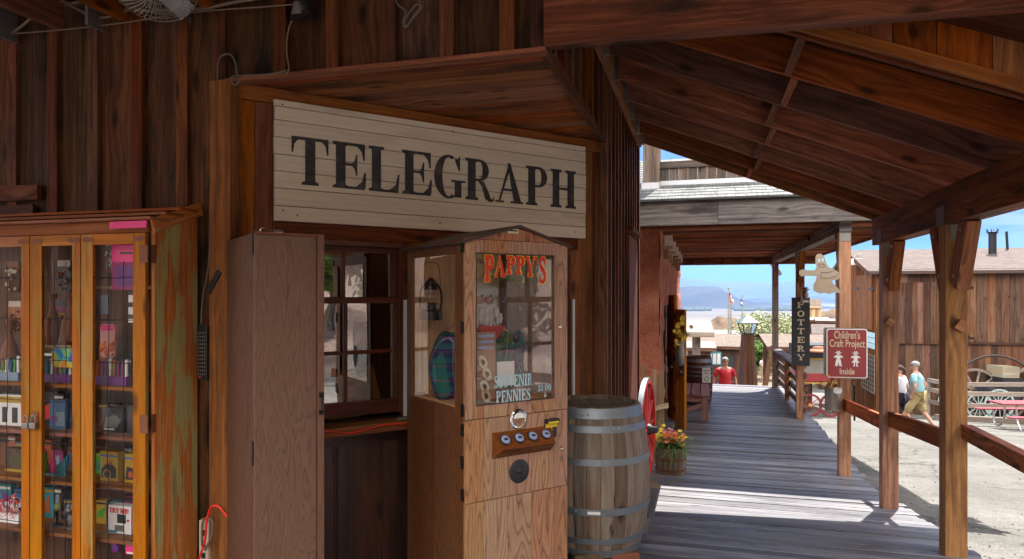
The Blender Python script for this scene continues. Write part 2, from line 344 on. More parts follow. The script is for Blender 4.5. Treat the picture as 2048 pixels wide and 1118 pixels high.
W_['cabroof'] = wood('cabinet_roof_board', (.10, .03, .012), (.22, .075, .03), (.30, .11, .045), vary=.4)
W_['picket'] = wood('pale_picket', (.22, .12, .06), (.42, .27, .15), (.55, .38, .22), vary=.4, sat=1.0, val=1.0)
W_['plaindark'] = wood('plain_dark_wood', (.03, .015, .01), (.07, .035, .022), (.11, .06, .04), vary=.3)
W_['door'] = wood('varnished_door', (.16, .05, .012), (.36, .13, .03), (.48, .2, .05), vary=.2, rough=.35, knots=False)
W_['redwood'] = wood('red_painted_bench', (.17, .025, .02), (.30, .05, .04), (.36, .09, .08), weather=(.42, .32, .30), wamt=.45, vary=.2, knots=False, sat=.85, val=1)
# peeling green over orange wood for the cabinet side
def peel_mat():
    m, t, bs, out = newmat('peeling_olive_paint')
    uv = N(t, 'ShaderNodeUVMap').outputs[0]
    a = N(t, 'ShaderNodeMapping', {'Vector': uv, 'Scale': (1.5, 9, 1)}).outputs[0]
    n = N(t, 'ShaderNodeTexNoise', {'Vector': a, 'Scale': 1, 'Detail': 6, 'Roughness': .62}).outputs['Fac']
    g = N(t, 'ShaderNodeMapping', {'Vector': uv, 'Scale': (3, 90, 1)}).outputs[0]
    gn = N(t, 'ShaderNodeTexNoise', {'Vector': g, 'Scale': 1, 'Detail': 4}).outputs['Fac']
    w = ramp(t, gn, [(.3, (.36, .10, .02)), (.55, (.60, .2, .045)), (.7, (.68, .3, .09))])
    gr = ramp(t, gn, [(.3, (.36, .30, .10)), (.7, (.50, .45, .19))])
    c = mix(t, ramp(t, n, [(.50, 0.0), (.535, 1.0)]), w, gr)
    n3 = N(t, 'ShaderNodeTexNoise', {'Vector': a, 'Scale': 1.7, 'Detail': 5}).outputs['Fac']
    c = mix(t, math_(t, 'MULTIPLY', ramp(t, n3, [(.6, 0.0), (.68, 1.0)]), .6), c, (.2, .13, .08))
    t.links.new(c, bs.inputs['Base Color']); bs.inputs['Roughness'].default_value = .6
    t.links.new(N(t, 'ShaderNodeBump', {'Height': n, 'Strength': .3, 'Distance': .003}).outputs[0], bs.inputs['Normal'])
    return m
W_['peel'] = peel_mat()
M_ = {}
M_['cream'] = wood('cream_sign_paint', (.50, .43, .32), (.60, .52, .40), (.65, .57, .45), stain=(.40, .33, .23), stain_amt=.5, vary=.07, knots=False, bump=.12, checks=.15, rough=.6, sat=.95, val=1.12)
M_['black'] = paint('black_paint', (.018, .018, .022), .5)
M_['blackplastic'] = paint('black_plastic', (.012, .012, .013), .35)
M_['charcoal'] = paint('charcoal_board', (.028, .03, .04), .65, scale=12)
M_['signblack'] = paint('worn_black_lettering', (.02, .02, .026), .6, dirt=(.22, .19, .15), dirt_amt=.3, scale=22)
M_['patina'] = paint('patina_lamp_roof', (.10, .14, .14), .6, .2)
M_['darkmaroon'] = paint('dark_maroon_paint', (.22, .02, .025), .5)
M_['dullyellow'] = paint('dull_yellow_line', (.35, .22, .03), .6)
M_['tablered'] = paint('red_table_slats', (.22, .03, .045), .5)
M_['white'] = paint('white_paint', (.75, .75, .73), .5)
M_['offwhite'] = paint('tan_sign_lettering', (.60, .52, .36), .6)
M_['red'] = paint('red_paint', (.62, .03, .02), .35, dirt=(.3, .05, .04))
M_['redcord'] = paint('red_cord', (.8, .02, .015), .4)
M_['maroon'] = paint('maroon_sign_enamel', (.25, .035, .04), .35)
M_['steel'] = paint('dull_steel', (.5, .5, .5), .35, 1)
M_['hoop'] = paint('galvanised_hoop', (.22, .25, .28), .5, .6, dirt=(.12, .12, .13), scale=10)
M_['chrome'] = paint('chrome', (.8, .8, .8), .12, 1)
M_['rust'] = paint('rusty_hinge', (.22, .075, .035), .7, .2, dirt=(.1, .04, .02))
M_['iron'] = paint('old_iron', (.06, .045, .04), .6, .5, dirt=(.16, .06, .03))
M_['darkiron'] = paint('dark_iron', (.02, .02, .022), .45, .6)
M_['galv'] = paint('galvanised_can', (.26, .25, .23), .45, .7, dirt=(.22, .16, .1))
M_['pink'] = paint('pink_plastic', (.78, .02, .22), .3)
M_['conduit'] = paint('grey_conduit', (.19, .125, .085), .5)
M_['greycable'] = paint('grey_cable', (.13, .11, .095), .5)
M_['cage'] = paint('fan_cage_wire', (.32, .27, .23), .35, .7)
M_['bluegrey'] = paint('blue_grey_button', (.30, .34, .55), .3)
M_['yellow'] = paint('yellow_sticker', (.75, .55, .02), .5)
M_['brownroof'] = paint('dark_brown_trim', (.055, .03, .025), .5)
M_['glass'] = glassmat('clear_glass', .03)
M_['glasswin'] = glassmat('window_glass', .42)
M_['glassmachine'] = glassmat('machine_glass', .10, fr=.2)
M_['plasticfilm'] = glassmat('wrinkled_plastic', .02, fr=.12)
M_['flashing'] = paint('pale_flashing', (.55, .56, .6), .45, .3)
M_['skin'] = paint('skin', (.48, .25, .17), .55)
M_['whitehair'] = paint('white_hair', (.62, .6, .57), .8, bump=.6, scale=14)
M_['greyhair'] = paint('grey_hair', (.25, .24, .23), .8, bump=.6, scale=14)
M_['brownhair'] = paint('brown_hair', (.05, .025, .015), .8)
M_['navy'] = paint('navy_cloth', (.02, .022, .04), .8)
M_['tealshirt'] = paint('pale_teal_shirt', (.22, .42, .48), .8, scale=9)
M_['khaki'] = paint('khaki_cloth', (.36, .27, .13), .85)
M_['whitecloth'] = paint('white_cloth', (.7, .7, .76), .85)
M_['redshirt'] = paint('red_shirt', (.5, .02, .035), .8)
M_['jeans'] = paint('blue_jeans', (.08, .14, .3), .85)
M_['pinkshort'] = paint('coral_shorts', (.6, .13, .12), .85)
M_['leafg'] = None
def cloth_plaid():
    m, t, bs, out = newmat('plaid_flannel')
    uv = N(t, 'ShaderNodeTexCoord').outputs['Object']
    s = N(t, 'ShaderNodeSeparateXYZ', {0: uv})
    def band(x, f, w, ph=0):
        fr = math_(t, 'FRACT', math_(t, 'ADD', math_(t, 'MULTIPLY', x, f), ph)); return math_(t, 'LESS_THAN', fr, w)
    xy = math_(t, 'ADD', s.outputs[0], math_(t, 'MULTIPLY', s.outputs[1], .8))
    c = mix(t, 0, (.02, .03, .12), (.02, .03, .12))
    c = mix(t, math_(t, 'MULTIPLY', band(xy, 13, .4), .75), c, (.02, .17, .12)); c = mix(t, math_(t, 'MULTIPLY', band(s.outputs[2], 13, .4), .6), c, (.02, .15, .13))
    c = mix(t, math_(t, 'MULTIPLY', band(xy, 13, .09, .25), .7), c, (.35, .33, .4)); c = mix(t, math_(t, 'MULTIPLY', band(s.outputs[2], 13, .09, .25), .6), c, (.3, .05, .09))
    t.links.new(c, bs.inputs['Base Color']); bs.inputs['Roughness'].default_value = .9; return m
M_['plaid'] = cloth_plaid()
def ground_mat(name, c1, c2, c3, sc=1.0, bump=.5, cracks=False):
    m, t, bs, out = newmat(name)
    o = N(t, 'ShaderNodeTexCoord').outputs['Object']
    n1 = N(t, 'ShaderNodeTexNoise', {'Vector': o, 'Scale': .5 * sc, 'Detail': 8, 'Roughness': .6}).outputs['Fac']
    n2 = N(t, 'ShaderNodeTexNoise', {'Vector': o, 'Scale': 45 * sc, 'Detail': 3, 'Roughness': .7}).outputs['Fac']
    c = ramp(t, n1, [(.35, c1), (.52, c2), (.68, c3)])
    c = mix(t, .75, c, ramp(t, n2, [(.3, .45), (.52, 1.0), (.7, 1.45)]), 'MULTIPLY')
    if cracks:
        n5 = N(t, 'ShaderNodeTexNoise', {'Vector': o, 'Scale': .9, 'Detail': 5, 'Roughness': .6, 'Distortion': .6}).outputs['Fac']
        c = mix(t, math_(t, 'MULTIPLY', ramp(t, n5, [(.56, 0.0), (.60, 1.0)]), .35), c, tuple(x * .45 for x in c1))
        n6 = N(t, 'ShaderNodeTexNoise', {'Vector': o, 'Scale': 7, 'Detail': 6, 'Roughness': .7}).outputs['Fac']
        c = mix(t, .5, c, ramp(t, n6, [(.3, .6), (.7, 1.3)]), 'MULTIPLY')
        w = N(t, 'ShaderNodeVectorMath', {0: o, 1: N(t, 'ShaderNodeTexNoise', {'Vector': o, 'Scale': 1.2, 'Detail': 5}).outputs['Color']}, operation='ADD').outputs[0]
        vd = N(t, 'ShaderNodeTexVoronoi', {'Vector': w, 'Scale': .42}, feature='DISTANCE_TO_EDGE').outputs['Distance']
        c = mix(t, math_(t, 'MULTIPLY', ramp(t, vd, [(0, 1.0), (.012, 0.0)]), .7), c, tuple(x * .3 for x in c1))
    t.links.new(c, bs.inputs['Base Color']); bs.inputs['Roughness'].default_value = .9; bs.inputs['Specular IOR Level'].default_value = .2
    t.links.new(N(t, 'ShaderNodeBump', {'Height': n2, 'Strength': bump, 'Distance': .01}).outputs[0], bs.inputs['Normal'])
    return m
M_['street'] = ground_mat('old_pale_asphalt', (.11, .103, .092), (.14, .132, .119), (.168, .158, .143), cracks=True)
M_['dirt'] = ground_mat('desert_dirt', (.11, .08, .052), (.16, .12, .08), (.2, .155, .11), .3)
M_['rock'] = ground_mat('brown_rock', (.06, .038, .024), (.13, .088, .058), (.2, .145, .1), .5, 1)
M_['hill'] = ground_mat('pinkish_hillside', (.09, .06, .05), (.18, .13, .11), (.25, .19, .165), .4, 1)
M_['playa'] = ground_mat('playa_sand', (.075, .062, .05), (.115, .098, .08), (.13, .112, .094), .002)
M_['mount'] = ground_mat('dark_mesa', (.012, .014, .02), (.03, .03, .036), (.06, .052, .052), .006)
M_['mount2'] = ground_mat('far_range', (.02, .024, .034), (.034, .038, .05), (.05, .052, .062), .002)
def adobe():
    m, t, bs, out = newmat('red_adobe')
    o = N(t, 'ShaderNodeTexCoord').outputs['Object']
    n1 = N(t, 'ShaderNodeTexNoise', {'Vector': o, 'Scale': 2.2, 'Detail': 8, 'Roughness': .65}).outputs['Fac']
    n2 = N(t, 'ShaderNodeTexNoise', {'Vector': o, 'Scale': 14, 'Detail': 8, 'Roughness': .7}).outputs['Fac']
    c = ramp(t, n1, [(.3, (.28, .075, .038)), (.5, (.50, .16, .085)), (.7, (.62, .26, .16))])
    c = mix(t, math_(t, 'MULTIPLY', ramp(t, n2, [(.55, 0.0), (.72, 1.0)]), .5), c, (.5, .27, .2))
    t.links.new(c, bs.inputs['Base Color']); bs.inputs['Roughness'].default_value = .9
    t.links.new(N(t, 'ShaderNodeBump', {'Height': n2, 'Strength': 1.0, 'Distance': .06}).outputs[0], bs.inputs['Normal']); return m
M_['adobe'] = adobe()
def shingle(name, c1, c2, sx=5, sy=9):
    m, t, bs, out = newmat(name)
    uv = N(t, 'ShaderNodeUVMap').outputs[0]
    b = N(t, 'ShaderNodeTexBrick', {'Vector': uv, 'Color1': (*c1, 1), 'Color2': (*c2, 1), 'Mortar': (*[x * .35 for x in c1], 1), 'Scale': 1, 'Mortar Size': .008, 'Bias': 0, 'Brick Width': 1 / sx, 'Row Height': 1 / sy})
    n = N(t, 'ShaderNodeTexNoise', {'Vector': uv, 'Scale': 6, 'Detail': 6}).outputs['Fac']
    c = mix(t, .6, b.outputs['Color'], ramp(t, n, [(.3, .65), (.7, 1.3)]), 'MULTIPLY')
    t.links.new(c, bs.inputs['Base Color']); bs.inputs['Roughness'].default_value = .85
    t.links.new(N(t, 'ShaderNodeBump', {'Height': b.outputs['Fac'], 'Strength': .6, 'Distance': .01}, invert=True).outputs[0], bs.inputs['Normal']); return m
M_['shingle'] = shingle('pale_wood_shingle', (.2, .2, .2), (.28, .28, .28))
M_['shinglebrown'] = shingle('brown_asphalt_shingle', (.055, .035, .03), (.085, .058, .048), 3, 6)
M_['shingletan'] = shingle('tan_shingle', (.095, .065, .048), (.125, .09, .068), 3, 6)
M_['metalroof'] = paint('pale_metal_roof', (.12, .115, .10), .6, .2)
def leafmat(name, c1, c2):
    m, t, bs, out = newmat(name)
    a = N(t, 'ShaderNodeAttribute', attribute_name='rnd').outputs['Fac']
    t.links.new(mix(t, a, c1, c2), bs.inputs['Base Color']); bs.inputs['Roughness'].default_value = .7
    bs.inputs['Subsurface Weight'].default_value = 0; return m
M_['leaf_green'] = leafmat('green_leaf', (.04, .09, .012), (.16, .28, .05))
M_['leaf_olive'] = leafmat('olive_leaf', (.12, .14, .06), (.30, .32, .17))
M_['leaf_dry'] = leafmat('dry_leaf', (.22, .12, .04), (.45, .28, .1))
M_['petal_yellow'] = leafmat('yellow_petal', (.8, .5, .02), (.9, .75, .15))
M_['petal_orange'] = leafmat('orange_petal', (.75, .12, .03), (.85, .3, .08))
M_['petal_pink'] = leafmat('pink_petal', (.5, .03, .15), (.7, .35, .3))
# ================================================================ lettering
def ell(cx, cy, a, b, a0, a1, n=18): return [(cx + a * math.cos(a0 + (a1 - a0) * i / n), cy + b * math.sin(a0 + (a1 - a0) * i / n)) for i in range(n + 1)]
def ring(cx, cy, a, b, s, h, a0, a1, n=18): return ell(cx, cy, a, b, a0, a1, n) + ell(cx, cy, a - s, b - h, a1, a0, n)
def ribbon(pts, ws):
    L, Rr = [], []
    for i, p in enumerate(pts):
        a = pts[max(0, i - 1)]; b = pts[min(len(pts) - 1, i + 1)]; d = math.hypot(b[0] - a[0], b[1] - a[1]) or 1
        nx, ny = -(b[1] - a[1]) / d, (b[0] - a[0]) / d; w = ws[i] / 2
        L.append((p[0] + nx * w, p[1] + ny * w)); Rr.append((p[0] - nx * w, p[1] - ny * w))
    return L + Rr[::-1]
def rc(x0, y0, x1, y1): return [(x0, y0), (x1, y0), (x1, y1), (x0, y1)]
def glyph(ch, s=.24, h=.06, f=.05, e=.09):
    P = []; PI = math.pi
    def stem(x, y0=0, y1=1, bt=True, tp=True, w=None):
        w = s if w is None else w
        P.append(rc(x, y0 + (f if bt else 0), x + w, y1 - (f if tp else 0)))
        if bt: P.append([(x - e, 0), (x + w + e, 0), (x + w + e, f), (x + w + .01, f * 1.6), (x - .01, f * 1.6), (x - e, f)])
        if tp: P.append([(x - e, 1), (x + w + e, 1), (x + w + e, 1 - f), (x + w + .01, 1 - f * 1.6), (x - .01, 1 - f * 1.6), (x - e, 1 - f)][::-1])
    if ch == 'T':
        w = .86; c = w / 2; P += [rc(.03, 1 - h, w - .03, 1), [(0, 1), (0, .66), (.03, .66), (.07, .85), (.16, 1 - h), (.16, 1)], [(w, 1), (w, .66), (w - .03, .66), (w - .07, .85), (w - .16, 1 - h), (w - .16, 1)]]
        stem(c - s / 2, tp=False); P[-2] = rc(c - s / 2, f, c + s / 2, 1 - h)
    elif ch in 'EF':
        w = .80; stem(e); x = e + s; P += [rc(x, 1 - h, w, 1), [(w, 1 - h), (w, .64), (w - .035, .64), (w - .08, .83), (w - .2, 1 - h)]]
        P += [rc(x, .53 - h / 2, w - .22, .53 + h / 2), [(w - .19, .30), (w - .19, .76), (w - .22, .76), (w - .26, .62), (w - .32, .53 + h / 2), (w - .32, .53 - h / 2), (w - .26, .44), (w - .22, .30)]]
        if ch == 'E': P += [rc(x, 0, w, h), [(w + .02, h), (w + .03, .38), (w - .01, .38), (w - .07, .18), (w - .22, h)]]
    elif ch == 'L':
        w = .78; stem(e); x = e + s; P += [rc(x, 0, w, h), [(w, h), (w + .03, .42), (w - .01, .42), (w - .07, .18), (w - .24, h)]]
    elif ch in 'GC':
        w = .82; P += [ring(.42, .5, .42, .52, s, h, PI * .36, PI * 1.66, 26)]
        P += [[(.76, 1.0), (.76, .66), (.72, .66), (.64, .84), (.60, .93), (.70, .93), (.73, 1.0)]]
        if ch == 'G': P += [rc(.60, .02, .60 + s * .85, .40), rc(.50, .38, .92, .38 + f)]
        else: P += [[(.80, .32), (.70, .10), (.62, .05), (.72, .18), (.76, .32)]]
    elif ch in 'RP':
        w = .84 if ch == 'R' else .76; stem(e); x = e + s; q = .50 if ch == 'R' else .46
        yb = .47; cy = (1 + yb) / 2; P += [rc(x, 1 - h, x + .12, 1), rc(x, yb, x + .12, yb + h), ring(x + .12, cy, .30, (1 - yb) / 2, s * .85, h, -PI / 2, PI / 2)]
        if ch == 'R': P += [[(x + .08, yb), (x + .26, yb + .0), (x + .44, .16), (x + .47, .07), (x + .54, .05), (x + .57, .12), (x + .60, .10), (x + .56, 0), (x + .44, -.02), (x + .30, .05), (x + .2, .34)]]
    elif ch == 'A':
        w = .92; c = .46; P += [[(.10, f), (.10 + h * 1.2, f), (c + .02, .85), (c - .01, 1)], [(c - .06, 1.0), (c + .03, 1.0), (w - .07, f), (w - .07 - s * 1.05, f)], rc(.22, .30, .60, .30 + h), rc(0, 0, .28, f), rc(w - .42, 0, w, f)]
    elif ch == 'H':
        w = .94; stem(e); stem(w - e - s); P.append(rc(e + s, .5 - h / 2, w - e - s, .5 + h / 2))
    elif ch == 'N':
        w = .94; stem(e, w=h * 1.2); stem(w - e - h * 1.2, bt=False, w=h * 1.2); P += [[(e, 1), (e + s, 1), (w - e, 0), (w - e - s * .9, 0)]]
    elif ch == 'I': w = .2 + s; stem(.1)
    elif ch == 'O' or ch == '0': w = .80 if ch == 'O' else .62; P += [ring(w / 2, .5, w / 2, .52, s, h, 0, PI), ring(w / 2, .5, w / 2, .52, s, h, PI, 2 * PI)]
    elif ch == 'U': w = .86; stem(e, .3, 1, False); stem(w - e - s, .3, 1, False); P += [ring(w / 2, .32, w / 2 - e, .34, s, max(h, s * .4), PI, 2 * PI)]
    elif ch == 'V' or ch == 'W': w = .86; P += [[(.06, 1 - f), (.06 + s, 1 - f), (.50, .12), (.43, 0)], [(w - .12, 1 - f), (w - .04, 1 - f), (.50, 0), (.42, 0), (.42, .08)], rc(0, 1 - f, .12 + s, 1), rc(w - .22, 1 - f, w + .02, 1)]
    elif ch == 'Y': w = .86; P += [[(.05, 1 - f), (.05 + s, 1 - f), (.52, .46), (.34, .46)], [(w - .14, 1 - f), (w - .05, 1 - f), (.54, .46), (.44, .46)], rc(0, 1 - f, .10 + s, 1), rc(w - .24, 1 - f, w + .02, 1), rc(.43 - s / 2, f, .43 + s / 2, .46), rc(.43 - s / 2 - e, 0, .43 + s / 2 + e, f)]
    elif ch in 'S$':
        w = .66; pts = [(.58, .72), (.52, .88), (.36, .96), (.18, .90), (.12, .74), (.22, .60), (.42, .48), (.56, .34), (.54, .14), (.34, .03), (.14, .10), (.07, .28)]
        m = s * .75; P += [ribbon(pts, [h, h * 1.2, h, m * .8, m, m * 1.1, m * 1.2, m * 1.1, m, h, h * 1.2, h])]; P += [[(.60, .66), (.60, 1.0), (.56, 1.0), (.52, .86), (.56, .66)], [(.05, .34), (.05, 0), (.09, 0), (.13, .14), (.09, .34)]]
        if ch == '$': P += [rc(.30, -.12, .36, 1.12)]
    elif ch == "'": w = .2; P += [[(.03, 1), (.17, 1), (.13, .68), (.07, .68)]]
    elif ch == '1': w = .42; stem(.12, tp=False); P += [[(.12, 1), (.12, .8), (.0, .8), (.0, .86)]]
    elif ch == '.': w = .2; P += [ell(.1, .07, .07, .07, 0, 2 * PI, 10)[:-1]]
    elif ch == 'M': w = 1.0; stem(e, w=s * .8); stem(w - e - s * .8, w=s * .8); P += [[(e, 1), (e + s * .8, 1), (.55, .1), (.45, .1)], [(w - e - h * 1.5, 1), (w - e, 1), (.53, .1), (.47, .1)]]
    elif ch == '!': w = .3; P += [[(.06, 1), (.24, 1), (.18, .3), (.12, .3)], ell(.15, .09, .08, .09, 0, 2 * PI, 10)[:-1]]
    else: w = .4
    return P, w
def lettering(mb, text, M, H, width=None, sx=None, gap=.1, s=.24, h=.06, f=.05, e=.09, t=.003, mi=0, arc=0, space=.35, scale_y=None):
    gl = []; x = 0
    for ch in text:
        if ch == ' ': x += space; continue
        P, w = glyph(ch, s, h, f, e); gl.append((P, x, w)); x += w + gap
    tot = x - gap; kx = (width / tot) if width else H * (sx or 1); k = 0
    for P, gx, w in gl:
        cx = (gx + w / 2) / tot - .5; hy = scale_y(cx) if scale_y else 1
        for poly in P:
            mb.prism([((gx + a) * kx, b * H * hy + (H * (1 - hy)) + arc * (cx * cx) * 4 * H) for a, b in poly], M, t + .00015 * (k % 9), mi, .5); k += 1
    return tot * kx
def ftext(name, body, mat, parent, M, size, wfit=None, bold=.0, t=.001):
    cu = bpy.data.curves.new('tmp', 'FONT'); cu.body = body; cu.size = size; cu.extrude = t; cu.offset = bold; cu.align_x = 'CENTER'; cu.resolution_u = 3
    ob = bpy.data.objects.new('tmp', cu); S.collection.objects.link(ob); bpy.context.view_layer.update()
    me = bpy.data.meshes.new_from_object(ob); bpy.data.objects.remove(ob); me.name = name
    if wfit:
        xs = [v.co.x for v in me.vertices]; k = wfit / (max(xs) - min(xs))
        for v in me.vertices: v.co.x *= k
    me.transform(M); me.materials.clear(); me.materials.append(mat)
    o = bpy.data.objects.new(name, me); S.collection.objects.link(o); o.parent = parent; return o
# ================================================================ ground
def sm(x): x = max(0, min(1, x)); return x * x * (3 - 2 * x)
def base_z(v): return -.12 if v < 1.6 else (-.12 - .1 * (v - 2.2) if v > 2.8 else -.12 - .1 * (v - 1.6) ** 2 / 2.4)
def gz(u, v):
    if v < 40: z = base_z(v)
    else: z = base_z(40) - 56 * sm((v - 40) / 420) ** .8 if v < 460 else base_z(40) - 56
    hill = sm((u - 8) / 30) * sm((15 - v) / 14) * 24 + sm((-v - 14) / 40) * 20
    if hill > 0: hill *= .8 + .5 * noise.noise(Vector((u * .12, v * .12, 0))); hill += .6 * noise.noise(Vector((u * .5, v * .5, 3))) * min(1, hill)
    z += hill
    if u > 1.9 or v > 18: z += .02 * noise.noise(Vector((u * .3, v * .3, 1)))
    return z
def terrain():
    def axis(lo, hi, step, grow):
        a = [0.0]; s_ = step
        while a[-1] < hi:
            a.append(a[-1] + s_)
            if a[-1] > 45: s_ *= grow
        b = [0.0]; s_ = step
        while b[-1] > lo:
            b.append(b[-1] - s_)
            if b[-1] < -45: s_ *= grow
        return b[:0:-1] + a
    us = axis(-12000, 14000, .9, 1.25); vs = axis(-300, 16000, .9, 1.2)
    mb = MB(1); n = len(us)
    mb.v = [(u, v, gz(u, v)) for v in vs for u in us]
    for j in range(len(vs) - 1):
        for i in range(n - 1):
            k = j * n + i; uc, vc = us[i], vs[j]; far = math.hypot(uc, vc)
            mi = 0 if (vc > -14 and vc < 44 and uc < 8 + max(0, vc - 10) * 1.5 and uc > -30) else (2 if (vc > 380) else (1 if vc > 30 else 3))
            mb.face([k, k + 1, k + 1 + n, k + n], [(uc, vc)] * 4, mi, .5)
    struct(mb.build('ground', [M_['street'], M_['dirt'], M_['playa'], M_['hill']], smooth=True))
terrain()
def ridge(name, mat, z, pts, depth, base, seed, rough=.12):
    # a mountain chain standing at distance z; pts = (px, crest py) pairs give the crest seen from the street
    mb = MB(2); cols = 90; rows = 14; x0, x1 = pts[0][0], pts[-1][0]
    for j in range(rows + 1):
        t = j / rows
        for i in range(cols + 1):
            px = x0 + (x1 - x0) * i / cols; k = 0
            while k < len(pts) - 2 and px > pts[k + 1][0]: k += 1
            f = sm((px - pts[k][0]) / (pts[k + 1][0] - pts[k][0])); cy = pts[k][1] * (1 - f) + pts[k + 1][1] * f
            crest = CAM.z + (HY - cy) / FPX * z
            prof = math.sin(math.pi * min(1, t * 1.0)) if t <= .5 else math.cos(math.pi * (t - .5))
            d = z + (t - .5) * depth
            q = CAM + FW * d + RT * ((px - HX) / FPX * z)
            hgt = base + (crest - base) * (sm(t * 2) if t <= .5 else sm((1 - t) * 2))
            if 0 < t < .5 or .5 < t < 1:
                nn = noise.fractal(Vector((px * .02, t * 5, seed)), 1, 2, 6); hgt += (crest - base) * rough * nn
            elif t == .5: hgt += (crest - base) * .03 * noise.fractal(Vector((px * .06, 0, seed)), 1, 2, 5)
            mb.v.append((q.x, q.y, hgt))
    n = cols + 1
    for j in range(rows):
        for i in range(cols): k = j * n + i; mb.face([k, k + 1, k + 1 + n, k + n], [(0, 0)] * 4, 0, .5)
    o = struct(mb.build(name, mat, smooth=True)); return o
GB = gz(0, 900)
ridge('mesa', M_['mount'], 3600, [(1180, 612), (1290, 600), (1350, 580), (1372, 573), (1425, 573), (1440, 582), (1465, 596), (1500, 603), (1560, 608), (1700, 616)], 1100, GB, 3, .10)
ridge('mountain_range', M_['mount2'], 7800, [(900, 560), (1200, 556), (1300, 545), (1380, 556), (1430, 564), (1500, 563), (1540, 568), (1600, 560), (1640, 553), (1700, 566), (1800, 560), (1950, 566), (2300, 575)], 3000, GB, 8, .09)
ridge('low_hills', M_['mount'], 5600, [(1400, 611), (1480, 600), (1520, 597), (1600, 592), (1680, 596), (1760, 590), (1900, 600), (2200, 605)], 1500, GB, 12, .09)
# ================================================================ boardwalk
def dz(v):
    if v < 3.3: return 0.0
    if v < 9.1: return -.11 * (v - 3.5) if v > 3.7 else -.11 * (v - 3.3) ** 2 / .8
    return -.616
def boardwalk():
    mb = MB(5); v = -2.0; r = mb.r
    while v < 17.6:
        w = .138 + r.uniform(-.004, .004); v2 = v + w
        ul = -8.0 if v < 3.05 else (-2.6 if v < 5.1 else -.78)
        ur = 1.86 + r.uniform(-.03, .03) + (.05 if v > 9 else 0)
        cuts = [ul]
        cuts += ([r.choice([-3, -1, .3])] if v < 3 else []) + [ur]
        for a, b in zip(cuts[:-1], cuts[1:]):
            dzr = r.uniform(-.005, .005); gp = .009 + r.random() * .006
            rot = r.uniform(-.002, .002)
            P = []
            for i in range(8):
                X = (b - .002) if i & 1 else (a + .002); Y = (v2 - gp / 2) if i & 2 else (v + gp / 2)
                Z = dz(Y) + dzr + (X * rot) - (0 if i & 4 else .038)
                P.append(Vector((X, Y, Z)))
            mb.hexa(P, (b - a, w, .038), 0)
        v = v2
    o = struct(mb.build('boardwalk', W_['deck'], bevel=.003)); o['label'] = None if 0 else 'weathered plank boardwalk sloping past the shops'
    # dark edge joist below the boards
    mb = MB(6)
    for a, b in ((-2.0, 3.3), (3.3, 6.2), (6.2, 9.1), (9.1, 17.6)):
        mb.bar((1.80, a, dz(a) - .14), (1.80, b, dz(b) - .14), .05, .19)
        mb.bar((-.4, a, dz(a) - .14), (-.4, b, dz(b) - .14), .05, .19)
        if b > 9: mb.bar((1.83, a, dz(a) - .6), (1.83, b, dz(b) - .6), .04, .72)
    mb.bar((-.7, 17.62, -.9), (1.85, 17.62, -.9), .03, .55)
    struct(mb.build('boardwalk_edge', W_['plaindark']))
boardwalk()
mb = MB(8); r_ = random.Random(31)
for k in range(900):
    v = r_.uniform(4.2, 17); u = 1.93 + abs(r_.gauss(0, .35)) + (r_.random() * 5 if r_.random() < .3 else 0); z = gz(u, v); s_ = r_.uniform(.004, .013); mb.ball((u, v, z + s_ * .3), s_, 5, rn=r_.random(), sc=(1, r_.uniform(.7, 1.3), .6))
tag(mb.build('gravel', M_['dirt']), None, None, None, 'stuff')
mb = MB(9)
for (uu, vv, n_) in ((1.98, 7.9, 40), (2.0, 7.7, 30), (1.97, 5.5, 30), (1.96, 5.35, 25)):
    for _ in range(n_):
        a_ = r_.uniform(0, 6.28); p_ = Vector((uu + r_.gauss(0, .03), vv + r_.gauss(0, .06), gz(uu, vv))); t_ = p_ + Vector((math.cos(a_) * .05, math.sin(a_) * .05, r_.uniform(.04, .13))); q_ = Vector((.004, .003, 0)); mb.quad([p_ - q_, p_ + q_, t_], 0, r_.random(), [(0, 0), (1, 0), (0, 1)])
tag(mb.build('weeds', M_['leaf_green']), None, None, None, 'stuff')
